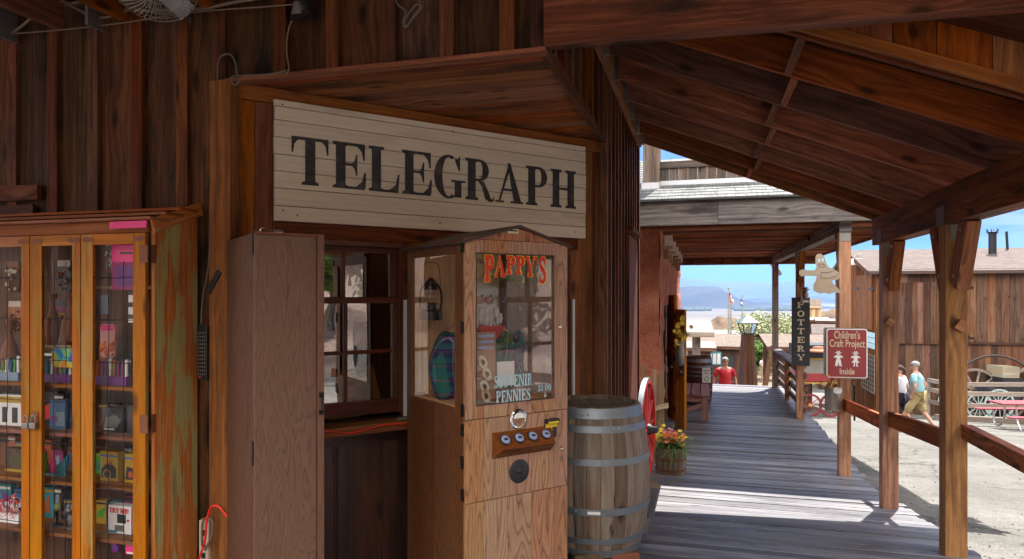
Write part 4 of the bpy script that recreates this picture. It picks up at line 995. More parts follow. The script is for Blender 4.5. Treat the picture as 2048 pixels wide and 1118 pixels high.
def barrel(name, label, loc, rz, rend, rmid, H, nst, hoops, wmat, hmat, lean=0, group=None, headz=.03, top_open=True):
    b = thing(name, label, 'barrel', loc, rz, group)
    rad = lambda z: rend + (rmid - rend) * (1 - (2 * z / H - 1) ** 2) ** .9
    mb = MB(); n = nst; r = mb.r
    for i in range(n):
        a0 = 2 * math.pi * i / n + .004; a1 = 2 * math.pi * (i + 1) / n - .004; k0 = len(mb.v); rn = r.random(); K = 14; o = r.random() * 30
        ht = H - r.random() * .006
        for k in range(K + 1):
            z = ht * k / K; R0 = rad(min(z, H)) + r.uniform(-.0008, .0008)
            for (a, rr) in ((a0, R0), ((a0 + a1) / 2, R0 + .001), (a1, R0), (a1, R0 - .022), (a0, R0 - .022)): mb.v.append((rr * math.cos(a), rr * math.sin(a), z))
        for k in range(K):
            c = k0 + k * 5
            for q in range(5):
                q2 = (q + 1) % 5; mb.face([c + q, c + q2, c + 5 + q2, c + 5 + q], [(o + H * k / K, o + q * .04), (o + H * k / K, o + q * .04 + .04), (o + H * (k + 1) / K, o + q * .04 + .04), (o + H * (k + 1) / K, o + q * .04)], 0, rn)
        c = k0 + K * 5; mb.face([c, c + 1, c + 2, c + 3, c + 4], [(0, 0), (.05, 0), (.05, .02), (.02, .05), (0, .05)], 0, rn); c = k0; mb.face([c + 4, c + 3, c + 2, c + 1, c], [(0, 0), (.05, 0), (.05, .02), (.02, .05), (0, .05)], 0, rn)
    mb.build('staves', wmat, b, smooth='auto')
    mb = MB(); rh = rad(H - headz) - .02; w = .11; y = -rh
    while y < rh:
        y2 = min(rh, y + w); ya = max(abs(y), abs(y2)) if y * y2 > 0 else 0; pts = []
        def X(yy): return math.sqrt(max(0, rh * rh - yy * yy))
        N_ = 5; L = [(X(y + (y2 - y) * q / N_), y + (y2 - y) * q / N_) for q in range(N_ + 1)]
        pts = L + [(-a, c) for a, c in L[::-1]]
        mb.prism(pts, Matrix.Translation((0, 0, H - headz - .02)), .02); y = y2 + .002
    mb.build('head', wmat, b)
    for (za, zb_) in hoops:
        h = MB(); hoopband(h, rad(za) + .0015, za, rad(zb_) + .0015, zb_, .004); ho = h.build('hoop', hmat, b, smooth='auto')
    return b
def leaves_mb(mb, c, n, spread, ln, wd, r, droop=.5, mi=0, up=1.0):
    for _ in range(n):
        a = r.uniform(0, 2 * math.pi); el_ = r.uniform(.1, 1.2) * up; L = ln * r.uniform(.6, 1.2)
        p = Vector(c) + Vector((r.gauss(0, spread), r.gauss(0, spread), r.gauss(0, spread * .5)))
        d = Vector((math.cos(a) * math.cos(el_), math.sin(a) * math.cos(el_), math.sin(el_)))
        sdv = d.cross(Vector((0, 0, 1))).normalized(); seg = 4; rn = r.random(); b = len(mb.v)
        for k in range(seg + 1):
            t = k / seg; q = p + d * (L * t) - Vector((0, 0, droop * L * t * t)); w = wd * (1 - t) ** .6 * (.5 + t) if t < 1 else .0005
            mb.v += [tuple(q - sdv * w), tuple(q + sdv * w)]
        for k in range(seg): mb.face([b + 2 * k, b + 2 * k + 1, b + 2 * k + 3, b + 2 * k + 2], [(0, 0)] * 4, mi, rn)
def blossom(mb, c, r_, n, mi, rg, nrm=(0, -.5, 1)):
    nrm = Vector(nrm).normalized(); x = nrm.cross(Vector((.3, .9, .1))).normalized(); y = nrm.cross(x); c = Vector(c)
    for k in range(n):
        a = 2 * math.pi * k / n + rg.random() * .3; d = x * math.cos(a) + y * math.sin(a); e = x * math.cos(a + 1.57) + y * math.sin(a + 1.57)
        q = c + d * r_ + nrm * r_ * .35; mb.quad([c, c + d * r_ * .6 - e * r_ * .33 + nrm * r_ * .2, q, c + d * r_ * .6 + e * r_ * .33 + nrm * r_ * .2], mi, rg.random())
# ================================================================ TELEGRAPH sign
a = T.on(550, 195, -.06); c = T.on(1171, 478, -.06); b_ = T.on(548, 440, -.06); d_ = T.on(1171, 295, -.06)
sz1 = (a.z + d_.z) / 2; sz0 = (b_.z + c.z) / 2
sg = thing('telegraph_sign', 'long cream plank sign reading TELEGRAPH in black serif letters', 'sign', T.o, T.a)
mb = MB(71); k = 7.15; hgt = (sz1 - sz0) / k; z = sz0; i = 0
edges_ = [sz0] + [sz0 + (sz1 - sz0) * f for f in (.125, .27, .41, .55, .69, .83, .945)] + [sz1]
for z, z2 in zip(edges_[:-1], edges_[1:]): mb.box(a.x - mb.r.random() * .004, c.x + mb.r.random() * .004, -.058 - mb.r.random() * .003, -.03, z + .002, z2 - .002, 0)
mb.box(a.x + .004, c.x - .004, -.045, -.0265, sz0 + .004, sz1 - .004, 0, 1)
mb.build('board', [M_['cream'], M_['black']], sg)
mb = MB(72); e0 = T.on(583, 268, -.0625); e1 = T.on(1152, 420, -.0625); e2 = T.on(640, 370, -.0625); e3 = T.on(1130, 343, -.0625)
zt_, zb_ = (e0.z + e3.z) / 2, (e1.z + e2.z) / 2
lettering(mb, 'TELEGRAPH', PM((e0.x, -.0625, zb_), (1, 0, 0), (0, 0, 1)), zt_ - zb_, e1.x - e0.x, gap=.10, s=.235, h=.055, f=.05, e=.08, t=.0012)
mb.build('lettering', M_['signblack'], sg)
mb = MB(73)
for px, py in ((565, 209), (905, 262), (1150, 300), (1150, 464), (566, 420), (595, 431), (880, 446)):
    q = T.on(px, py, -.062); mb.lathe([(.005, 0), (.005, .002)], PM((q.x, -.0615, q.z), (1, 0, 0), (0, 0, 1)), 8)
mb.build('nails', M_['black'], sg)
# ================================================================ penny machine
q = atz(928, 590, 3.4); Mf = Frame((q.x, q.y, 0), TA); MWD, MDP = .645, .665
mach = thing('penny_machine', 'tall oak souvenir penny machine with gabled top beside the barrel', 'machine', Mf.o, Mf.a)
def fz(px, py): return Mf.on(px, py, 0).z
z_top = (fz(928, 478) + fz(1125, 487)) / 2; z_d = (fz(932, 843) + fz(1130, 815)) / 2; z_m = (fz(933, 1008) + fz(1131, 968)) / 2; z_ap = Mf.on(1027, 449, -.02).z
gx = [0] + [Mf.on(p, 900, 0).x for p in (964.5, 1013, 1060, 1105)] + [MWD]
wx0, wx1 = Mf.on(951, 600, 0).x, Mf.on(1104, 600, 0).x; wz0 = (fz(954, 808) + fz(1106, 795)) / 2; wz1 = (fz(951, 505) + fz(1104, 515)) / 2
def front_boards(mb, z0, z1):
    for x0, x1 in zip(gx[:-1], gx[1:]): mb.box(x0 + .0012, x1 - .0012, -.012, .006, z0 + .002, z1 - .002, 2)
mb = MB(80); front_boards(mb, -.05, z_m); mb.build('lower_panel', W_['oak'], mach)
mb = MB(81); front_boards(mb, z_m, z_d); mb.build('middle_panel', W_['oak'], mach)
mb = MB(82)
for x0, x1 in zip(gx[:-1], gx[1:]):
    mb.box(x0 + .001, x1 - .001, -.012, .006, z_d + .002, wz0 - .001, 2); mb.box(x0 + .001, x1 - .001, -.012, .006, wz1 + .001, z_top - .001, 2)
mb.box(.001, wx0, -.0125, .0065, z_d + .002, z_top - .001, 2); mb.box(wx1, MWD - .001, -.0125, .0065, z_d + .002, z_top - .001, 2)
dr = mb.build('upper_door', W_['oak'], mach)
mb = MB(83); mb.box(wx0 - .006, wx0, -.014, .002, wz0 - .006, wz1 + .006); mb.box(wx1, wx1 + .006, -.014, .002, wz0 - .006, wz1 + .006); mb.box(wx0, wx1, -.014, .002, wz0 - .006, wz0, 0); mb.box(wx0, wx1, -.014, .002, wz1, wz1 + .006, 0)
mb.build('door_beading', M_['brownroof'], dr)
mb = MB(84); mb.quad([(wx0, -.006, wz0), (wx1, -.006, wz0), (wx1, -.006, wz1), (wx0, -.006, wz1)]); mb.build('glass', M_['glassmachine'], dr)
# carcass: sides with glazed opening, back, floor, top
sy0, sy1 = Mf.onx(912, 600, 0).y, Mf.onx(822, 600, 0).y; sz0_ = (Mf.onx(822, 800, 0).z + Mf.onx(912, 808, 0).z) / 2; sz1_ = (Mf.onx(822, 518, 0).z + Mf.onx(912, 506, 0).z) / 2
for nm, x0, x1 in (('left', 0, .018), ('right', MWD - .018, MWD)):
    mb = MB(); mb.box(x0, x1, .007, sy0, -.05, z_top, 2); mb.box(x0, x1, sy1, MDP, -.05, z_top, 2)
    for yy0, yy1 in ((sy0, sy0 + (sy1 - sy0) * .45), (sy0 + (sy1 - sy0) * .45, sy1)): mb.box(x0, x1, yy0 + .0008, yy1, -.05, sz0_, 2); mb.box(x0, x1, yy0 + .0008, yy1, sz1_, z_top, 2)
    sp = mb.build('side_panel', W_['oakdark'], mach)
    mb = MB(); xx = x0 + .009; mb.quad([(xx, sy0, sz0_), (xx, sy1, sz0_), (xx, sy1, sz1_), (xx, sy0, sz1_)]); mb.build('glass', M_['glassmachine'], sp)
    xo = x0 - .003 if nm == 'left' else x1 + .003
    for u_, w_ in ((sy0, sy0 + .008), (sy1 - .008, sy1)): mb = MB(); mb.box(min(xo, xx), max(xo, xx), u_, w_, sz0_, sz1_); mb.build('beading', W_['case'], sp)
mb = MB(85); 
for i in range(5): mb.box(.018 + i * .122, .018 + (i + 1) * .122 - .002, MDP - .018, MDP, -.05, z_top, 2)
mb.box(.018, MWD - .018, .01, MDP - .02, z_top - .02, z_top - .002, 0); mb.box(.018, MWD - .018, .007, MDP - .02, wz0 - .03, wz0 - .012, 0)
mb.build('inner_back', wood('pale_pine_back', (.32, .17, .08), (.55, .34, .18), (.62, .42, .24), vary=.1, knots=False), mach)
mb = MB(86); mb.box(-.0005, MWD + .0005, .0061, .0069, -.05, z_d + .04); mb.box(-.0005, MWD + .0005, .0061, .0069, wz1 + .01, z_top); mb.build('seam_backing', M_['brownroof'], mach)
mb = MB(87); mb.prism([(0, 0), (MWD, 0), (MWD / 2, z_ap - z_top - .02)], PM((0, -.006, z_top + .002), (1, 0, 0), (0, 0, 1)), -.02); mb.build('gable', W_['oak'], mach)
mb = MB(88)
for sgn in (0, 1):
    x0, x1 = (-.022, MWD / 2) if not sgn else (MWD + .022, MWD / 2)
    P = []
    za, zc_ = z_top - .012, z_ap
    for i in range(8):
        x = x1 if i & 1 else x0; z = (zc_ if i & 1 else za) - (0 if i & 4 else .013); P.append(Vector((x, MDP + .015 if i & 2 else -.026, z)))
    mb.hexa(P if not sgn else [P[j] for j in (1, 0, 3, 2, 5, 4, 7, 6)], (.34, .7, .018), 1)
mb.build('roof', M_['brownroof'], mach)
mb = MB(89); cq = Mf.on(1029, 462, -.0275); mb.box(cq.x - .033, cq.x + .033, -.016, -.0135 + .0125, cq.z - .012, cq.z + .012); 
pl = mb.build('brass_plate', M_['offwhite'], mach)
mb = MB(90); mb.box(cq.x - .026, cq.x + .026, -.0168, -.0161, cq.z - .001, cq.z + .006); pk = mb.build('plate_text', M_['black'], pl)
# coin cup, buttons, speaker, coin slot, locks
q = Mf.on(1036, 838, -.012); Mq = PM((q.x, -.0125, q.z), (1, 0, 0), (0, 0, 1))
mb = MB(91); mb.lathe([(.050, 0), (.053, .004), (.046, .008), (.040, .006), (.036, -.004), (.0, -.006)], Mq, 28, 0, False); mb.prism(ell(0, .006, .036, .03, 0, math.pi, 12), PM((q.x, -.021, q.z), (1, 0, 0), (0, 0, 1)), .004); mb.build('coin_cup', M_['chrome'], mach, smooth='auto')
q0 = Mf.on(984, 895, -.012); q1 = Mf.on(1101, 880, -.012); bw = (q0.x, q1.x); bz = (Mf.on(984, 866, -.012).z, Mf.on(984, 918, -.012).z)
mb = MB(92); zt2, zb2 = bz; zmd = zb2 + (zt2 - zb2) * .42; y0 = -.0125; yf = -.085
P = [(bw[0], y0, zt2), (bw[1], y0, zt2), (bw[1] - .02, yf, zmd), (bw[0] + .02, yf, zmd), (bw[0], y0, zb2), (bw[1], y0, zb2)]
def fq(ids, L): 
    b0 = len(mb.v); mb.v += [P[i] for i in ids]; mb.face(list(range(b0, b0 + len(ids))), [(P[i][0] * 1 + 3, P[i][2] + P[i][1]) for i in ids], 0, .5)
fq((3, 2, 1, 0), 0); fq((4, 5, 2, 3), 0); fq((0, 4, 3), 0); fq((1, 2, 5), 0)
bb = mb.build('button_box', W_['oakred'], mach)
nrm = Vector((0, -(zt2 - zmd), -(yf - y0) * 1)).normalized(); upv = Vector((0, y0 - yf, zt2 - zmd)).normalized(); upv = Vector((0, y0 - yf, zt2 - zmd)).normalized()
for k in range(4):
    f = (k + .5) / 4; cx = bw[0] + .012 + (bw[1] - bw[0] - .03) * f; ctr = Vector((cx, (y0 + yf) / 2, (zt2 + zmd) / 2))
    Mk = PM(ctr, (1, 0, 0), upv); mb = MB(); mb.lathe([(.029, -.002), (.030, .010), (.026, .013), (.024, .011)], Mk, 24, 0, False); bt_ = mb.build('button', M_['black'], mach, smooth='auto')
    mb = MB(); mb.lathe([(.0245, .0105), (.022, .0135), (0.0001, .014)], Mk, 24, 0, False); mb.build('button_face', M_['bluegrey'], bt_, smooth='auto')
    mb = MB(); r_ = mb.r
    mb.prism([(-.013, -.006), (.012, -.007), (.014, .002), (.004, .005 + r_.random() * .004), (-.008, .006)], PM(Mk @ Vector((0, 0, .0141)), (1, 0, 0), upv), .0006); mb.build('engraving', M_['navy'], bt_)
q = Mf.on(1038, 942, -.012); mb = MB(93); Mq = PM((q.x, -.0125, q.z), (1, 0, 0), (0, 0, 1)); mb.lathe([(.062, 0), (.062, .004), (.056, .008), (.018, .006), (.015, .009), (0.0001, .011)], Mq, 32, 0, False); mb.build('speaker', M_['black'], mach, smooth='auto')
q0 = Mf.on(1088, 838, -.012); q1 = Mf.on(1112, 873, -.012); mb = MB(94); mb.box(q0.x, q1.x, -.020, -.0125, q1.z, q0.z); mb.box(q0.x - .002, q1.x + .002, -.045, -.0201, q0.z - .022, q0.z); cs_ = mb.build('bill_slot', M_['black'], mach, bevel=.002)
mb = MB(95); w = q1.x - q0.x; mb.box(q0.x + .006, q1.x - .006, -.0465, -.0452, q0.z - .0215, q0.z - .012); mb.box(q0.x + .004, q0.x + w * .6, -.0212, -.0201, q1.z + .004, q0.z - .026); mb.box(q0.x + .004, q1.x - .004, -.0275, -.0202, q0.z - .045, q0.z - .0235); mb.build('yellow_label', M_['yellow'], cs_)
mb = MB(96); mb.box(q0.x + .013, q0.x + .033, -.0224, -.0213, q1.z + .018, q1.z + .048); mb.build('white_label', M_['white'], cs_)
for px, py in ((1118, 653), (1121, 897)):
    q = Mf.on(px, py, -.012); mb = MB(); mb.lathe([(.011, 0), (.011, .008), (.008, .012), (0.0001, .013)], PM((q.x, -.0125, q.z), (1, 0, 0), (0, 0, 1)), 16, 0, False); mb.build('lock', M_['chrome'], mach, smooth='auto')
for py in (493, 655, 820, 860, 925, 990):
    q = Mf.onx(926, py, 0); mb = MB(); mb.box(-.008, -.0005, .0, .02, q.z - .03, q.z + .03); mb.build('hinge', M_['darkiron'], mach)
# glass lettering
GP = lambda x, z: PM((x, -.0075, z), (1, 0, 0), (0, 0, 1))
pz1 = fz(1030, 512); pz0 = fz(1030, 571); px0, px1 = Mf.on(968, 540, 0).x, Mf.on(1090, 540, 0).x
arc_ = lambda cx: .62 + 1.5 * cx * cx
mb = MB(97); lettering(mb, "PAPPY'S", GP(px0, pz0), pz1 - pz0, px1 - px0, gap=.08, s=.26, h=.15, f=.13, e=.08, t=.0006, scale_y=arc_); mb.build('name_lettering', M_['red'], dr)
mb = MB(98); lettering(mb, "PAPPY'S", PM((px0 - .003, -.0068, pz0 - .003), (1, 0, 0), (0, 0, 1)), pz1 - pz0 + .006, px1 - px0 + .006, gap=.07, s=.30, h=.19, f=.17, e=.10, t=.0003, scale_y=arc_); mb.build('name_outline', M_['yellow'], dr)
M_['paleblue'] = paint('pale_blue_lettering', (.42, .60, .66), .6)
sx0, sx1 = Mf.on(987, 765, 0).x, Mf.on(1062, 765, 0).x
mb = MB(99); lettering(mb, 'SOUVENIR', GP(sx0, fz(1025, 773)), fz(1025, 749) - fz(1025, 773), sx1 - sx0, gap=.1, s=.24, h=.10, f=.10, e=.07, t=.0006)
sx0, sx1 = Mf.on(991, 765, 0).x, Mf.on(1059, 765, 0).x
lettering(mb, 'PENNIES', GP(sx0, fz(1025, 803)), fz(1025, 779) - fz(1025, 803), sx1 - sx0, gap=.1, s=.24, h=.10, f=.10, e=.07, t=.0006)
sx0, sx1 = Mf.on(1074, 775, 0).x, Mf.on(1100, 775, 0).x
lettering(mb, '$1.00', GP(sx0, fz(1087, 781)), fz(1087, 769) - fz(1087, 781), sx1 - sx0, gap=.12, s=.18, h=.10, f=.08, e=.04, t=.0006)
xa = (sx0 + sx1) / 2 + .005; za = fz(1087, 793); mb.prism([(-.003, 0), (-.009, 0), (0, -.012), (.009, 0), (.003, 0), (.003, .016), (-.003, .016)], GP(xa, za + .006), .0006)
mb.build('price_lettering', M_['paleblue'], dr)
mb = MB(); lettering(mb, 'WILD', PM((Mf.on(953, 527, 0).x, -.0075, fz(953, 528)), (1, 0, .18), (-.18, 0, 1)), .024, Mf.on(967, 527, 0).x - Mf.on(953, 527, 0).x, s=.22, h=.15, f=.12, e=.06, t=.0006); mb.build('small_lettering', M_['black'], dr)
# things seen inside the machine
hy = .34; hp = Mf.on(962, 600, hy)
mann = thing('mannequin', 'white bearded mannequin in blue plaid shirt and red bandana inside the machine', 'mannequin', Mf.M @ Vector((hp.x - .015, hy, 0)), Mf.a)
hz_ = hp.z; sh = hz_ - .16
pts = [(0, .02, wz0 - .01), (0, .02, wz0 + .16), (0, .02, sh - .06), (0, .01, sh + .03), (0, -.005, hz_ - .06), (0, -.01, hz_ + .01), (0, 0, hz_ + .06),
       (-.15, .02, sh - .03), (-.205, .04, sh - .20), (-.19, -.02, sh - .40), (-.16, -.12, sh - .44), (.15, .02, sh - .03), (.20, .0, sh - .2), (.21, -.08, sh - .36), (.20, -.17, sh - .40)]
ed = [(0, 1), (1, 2), (2, 3), (3, 4), (4, 5), (5, 6), (3, 7), (7, 8), (8, 9), (9, 10), (3, 11), (11, 12), (12, 13), (13, 14)]
skin('body', pts, ed, [.11, .12, .13, .06, .055, .085, .06, .065, .05, .038, .03, .065, .05, .038, .03], M_['skin'], mann)
skin('shirt', [pts[i] for i in (0, 1, 2, 3, 7, 8, 9, 11, 12, 13)], [(0, 1), (1, 2), (2, 3), (3, 4), (4, 5), (5, 6), (3, 7), (7, 8), (8, 9)], [.16, .175, .18, .09, .115, .105, .075, .11, .09, .065], M_['plaid'], mann)
mb = MB(); r_ = mb.r
for side in (-1, 1):
    pt = (side * .205, -.14, sh - .43)
mb.ball((0, .01, hz_ + .045), .098, 14, sc=(1, 1, .75), jag=.25); mb.ball((0, -.065, hz_ - .075), .062, 14, sc=(1, .7, 1.3), jag=.5); mb.ball((-.03, -.09, hz_ - .03), .025, 10, sc=(1.3, .6, .6), jag=.3); mb.ball((.03, -.09, hz_ - .03), .025, 10, sc=(1.3, .6, .6), jag=.3)
[mb.ball((sx, -.09, hz_ + .04), .014, 8, sc=(1.6, .7, .6), jag=.3) for sx in (-.032, .032)]; [mb.ball((r_.gauss(0, .04), -.075 - r_.random() * .03, hz_ - .06 - r_.random() * .10), .022, 7, sc=(.6, .6, 1.4), jag=.4) for _ in range(22)]; [mb.ball((s_ * .085, -.01 + r_.gauss(0, .02), hz_ + r_.uniform(-.03, .06)), .025, 7, sc=(.7, .9, 1.3), jag=.4) for s_ in (-1, 1) for _ in range(6)]
mb.build('beard_and_hair', M_['whitehair'], mann, smooth=True)
mb = MB(); mb.ball((0, -.105, hz_ + .0), .017, 10, sc=(.8, 1, 1.3)); mb.ball((-.085, 0, hz_ + .005), .02, 8, sc=(.4, .8, 1.2)); mb.ball((.085, 0, hz_ + .005), .02, 8, sc=(.4, .8, 1.2)); mb.build('nose_and_ears', M_['skin'], mann, smooth=True)
mb = MB(); mb.ball((-.03, -.086, hz_ + .022), .006, 8); mb.ball((.03, -.086, hz_ + .022), .006, 8); mb.build('eyes', M_['black'], mann, smooth=True)
mb = MB(); mb.lathe([(.06, 0), (.10, -.03), (.115, -.06), (.10, -.062)], Matrix.Translation((0, -.0, sh + .055)), 20, 0, False); b0 = len(mb.v)
mb.prism([(-.085, .02), (.085, .02), (.04, -.06), (0, -.10), (-.04, -.06)], PM((0, -.135, sh + .0), (1, 0, 0), (0, -.25, 1)), .01); mb.build('bandana', M_['red'], mann, smooth='auto')
mb = MB(); 
for k in range(-2, 3):
    for side in (-1, 1):
        base = Vector((-.16 + k * .014, -.125, sh - .445)) if side < 0 else Vector((.20 + k * .013, -.175, sh - .405))
        mb.tube([base, base + Vector((k * .004, -.035, -.012)), base + Vector((k * .006, -.055 + abs(k) * .006, -.035))], [.009, .008, .006], 8)
mb.build('fingers', M_['skin'], mann, smooth=True)
# hurricane lantern hanging on the back boards
lq = Mf.on(862, 580, MDP - .10); lan = thing('lantern', 'black hurricane oil lantern hanging inside the machine', 'lantern', Mf.M @ Vector((lq.x, MDP - .10, lq.z)), Mf.a)
def onl(py): return Mf.on(862, py, MDP - .10).z - lq.z
z0, z1, zt3 = onl(640), onl(556), onl(528); hL = z1 - z0
mb = MB(); mb.lathe([(.0001, z0), (.062, z0), (.066, z0 + .012), (.062, z0 + .05), (.035, z0 + .062), (.03, z0 + .08), (.034, z0 + .1)], None, 24, 0, False); mb.lathe([(.04, z0 + hL * .72), (.036, z0 + hL * .8), (.024, z0 + hL * .84), (.03, z0 + hL * .92), (.012, z1), (.0001, z1 + .004)], None, 20, 0, False); mb.build('fuel_tank_and_cap', M_['blackplastic'], lan, smooth='auto')
mb = MB(); mb.lathe([(.034, z0 + .1), (.045, z0 + hL * .45), (.044, z0 + hL * .55), (.034, z0 + hL * .72)], None, 20, 0, False); mb.build('globe', M_['plasticfilm'], lan, smooth=True)
mb = MB()
for sgn in (-1, 1): mb.tube(spline([(sgn * .055, 0, z0 + .04), (sgn * .068, 0, z0 + .10), (sgn * .066, 0, z0 + hL * .65), (sgn * .05, 0, z0 + hL * .80), (sgn * .028, 0, z0 + hL * .88)]), .0075, 8)
mb.tube(spline([(.06, 0, z0 + hL * .62), (.052, 0, zt3 - .02), (.0, 0, zt3 + .01), (-.052, 0, zt3 - .02), (-.06, 0, z0 + hL * .62)]), .0022, 6)
for z in (.38, .5, .62): mb.tube([(.05 * math.cos(a_), .05 * math.sin(a_), z0 + hL * z) for a_ in [k * math.pi / 8 for k in range(16)]], .0014, 5, closed=True)
mb.build('handle_and_guard', M_['blackplastic'], lan, smooth='auto')
# wooden upright and pale window grid modelled in place of a reflection, printed card inside
mb = MB(); xa, xb = Mf.on(1010, 600, MDP - .05).x, MWD - .02; zz0, zz1 = wz0 - .01, Mf.on(1040, 508, MDP - .05).z
mb.box(xa, xb, MDP - .034, MDP - .03, zz0, zz1); bd = mb.build('modelled_reflection', paint('pale_reflection_pane', (.75, .80, .82), .3, var=.06, scale=3), mach)
mb = MB(); 
for f in (0, .33, .66, 1): x = xa + (xb - xa) * f; mb.box(x - .012, x + .012, MDP - .05, MDP - .0341, zz0, zz1, 2)
for f in (.0, .17, .35, .52, .70, .86): z = zz1 - (zz1 - zz0) * f; mb.box(xa, xb, MDP - .054, MDP - .0501, z - (.016 if abs(f - .35) < .01 else .008), z + .008, 0)
mb.build('reflection_muntins', W_['window'], bd)
cx0, cx1 = Mf.on(953, 700, .06).x, Mf.on(991, 700, .06).x; cz1, cz0 = Mf.on(970, 664, .06).z, Mf.on(970, 800, .06).z
card = thing('information_card', 'tan card with printed penny designs behind the machine glass', 'card', Mf.M @ Vector((cx0, .06, cz0)), Mf.a)
mb = MB(); cw, ch_ = cx1 - cx0, cz1 - cz0; mb.box(0, cw, 0, .004, 0, ch_); mb.build('card', paint('tan_card', (.32, .17, .10), .6), card)
mb = MB()
for k in range(3): mb.box(.012, cw - .012, -.001, 0.0 - .0002, ch_ * (.92 - k * .085), ch_ * (.96 - k * .085))
mb.build('text_lines', M_['bluegrey'], card)
mb = MB()
for k, (fx, fz_) in enumerate(((.33, .56), (.55, .38), (.42, .2), (.5, .06))): mb.prism(ell(0, 0, .024, .038, 0, 6.283, 16)[:-1], PM((cw * fx, -.0003, ch_ * fz_), (1, 0, .5), (-.5, 0, 1)), .001)
mb.build('penny_ovals', M_['offwhite'], card)
mb = MB()
for k, (fx, fz_) in enumerate(((.33, .56), (.55, .38), (.42, .2), (.5, .06))): mb.prism([(-.012, -.016), (.01, -.014), (.012, .004), (.002, .018), (-.01, .01)], PM((cw * fx, -.0015, ch_ * fz_), (1, 0, .5), (-.5, 0, 1)), .0008)
mb.build('penny_designs', M_['brownroof'], card)
# branch of greenery and white paper in the machine
mb = MB(); gq = Mf.on(1010, 690, .17); r_ = random.Random(4); leaves_mb(mb, gq, 60, .03, .10, .006, r_, .2); o = mb.build('greenery_sprig', M_['leaf_green']); o.location = Mf.o; o.rotation_euler = (0, 0, Mf.a); tag(o, 'green plastic sprig on the mannequin arm inside the machine', 'sprig')
mb = MB(); pq = Mf.on(1008, 745, .10); mb.box(pq.x - .05, pq.x + .06, .09, .094, pq.z - .07, pq.z + .06, M=None); o = mb.build('white_paper', M_['white']); o.location = Mf.o; o.rotation_euler = (0, 0, Mf.a); tag(o, 'white paper propped behind the souvenir lettering in the machine', 'paper')
# ================================================================ brown cupboard at the left of the window
q = atz(509, 590, 3.02); Cf = Frame((q.x, q.y, 0), TA)
case = thing('tall_cupboard', 'tall narrow brown painted plywood cupboard with side handle', 'cupboard', Cf.o, Cf.a)
cw = Cf.on(647, 700, 0).x; cd_ = .60; ct = (Cf.on(512, 461, 0).z + Cf.on(645, 471, 0).z) / 2
mb = MB(); mb.box(0, .016, .02, cd_, -.1, ct - .004, 2); mb.box(cw - .016, cw, .02, cd_, -.1, ct - .004, 2); mb.box(0.0161, cw - .0161, .021, cd_, ct - .02, ct - .005, 0); mb.box(.0161, cw - .0161, cd_ - .02, cd_, -.1, ct - .021, 2)
mb.build('carcass', wood('deep_brown_plywood', (.045, .02, .013), (.075, .034, .022), (.10, .048, .032), vary=.08, knots=False, oak=True, checks=0), case, bevel=.002)
mb = MB(); st = Cf.on(634, 700, 0).x
mb.box(0, st - .003, .0, .019, -.1, ct - .012, 2); mb.box(st, cw, -.012, .019, -.1, ct, 2); mb.box(-.001, st - .001, -.008, .019, ct - .0119, ct, 0); door = mb.build('door', W_['case'], case, bevel=.0015)
mb = MB(); hq = Cf.on(641, 790, -.012); hq2 = Cf.on(641, 824, -.012)
mb.tube([(cw - .016, -.0125, hq.z), (cw - .016, -.035, hq.z - .008), (cw - .016, -.035, hq2.z + .008), (cw - .016, -.0125, hq2.z)], .005, 8); mb.box(cw - .026, cw - .004, -.0165, -.0122, hq.z - .01, hq.z + .012); mb.box(cw - .026, cw - .004, -.0165, -.0122, hq2.z - .012, hq2.z + .01); mb.build('handle', M_['darkiron'], door)
for py in (486, 905): q2 = Cf.onx(505, py, 0); mb = MB(); mb.box(-.005, -.0004, .012, .034, q2.z - .055, q2.z + .055); mb.build('hinge', M_['darkiron'], case)
wr = Cf.on(520, 462, .01)
mb = MB(); mb.tube(spline([(wr.x, .01, ct + .002), (wr.x + .01, .01, ct + .018), (wr.x + .05, .02, ct + .01), (wr.x + .09, .02, ct + .012), (wr.x + .10, .015, ct + .002), (wr.x + .07, .02, ct + .004)]), .0025, 6); o = mb.build('wire_hook', M_['steel']); o.location = Cf.o; o.rotation_euler = (0, 0, Cf.a); tag(o, 'bent silver wire hook lying on top of the brown cupboard', 'hook')
# portrait leaning behind the window glass
pq = T.on(712, 765, .13); pf = Frame(T.M @ Vector((pq.x, .13, ZW0 - .02)), TA)
port = thing('portrait', 'old gilt framed portrait leaning inside the window', 'picture', pf.o, pf.a)
tilt = Matrix.Rotation(R(-18), 4, 'X') @ Matrix.Rotation(R(-7), 4, 'Y'); pw_, ph_ = .36, .30
mb = MB()
for (x0, x1, z0, z1, g) in ((-pw_ / 2, pw_ / 2, ph_ - .04, ph_, 0), (-pw_ / 2, pw_ / 2, 0, .04, 0), (-pw_ / 2, -pw_ / 2 + .04, .04, ph_ - .04, 2), (pw_ / 2 - .04, pw_ / 2, .04, ph_ - .04, 2)): mb.box(x0, x1, -.015, .01, z0, z1, g, M=tilt)
mb.build('frame', W_['cabgold'], port)
mb = MB(); mb.box(-pw_ / 2 + .04, pw_ / 2 - .04, -.002, .0, .04, ph_ - .04, 2, M=tilt); mb.build('canvas', paint('brown_canvas', (.22, .16, .11), .6, scale=9), port)
mb = MB(); mb.prism(ell(0, .17, .036, .048, 0, 6.283, 20)[:-1], tilt @ PM((0, -.0025, 0), (1, 0, 0), (0, 0, 1)), .001); mb.build('painted_face', M_['skin'], port)
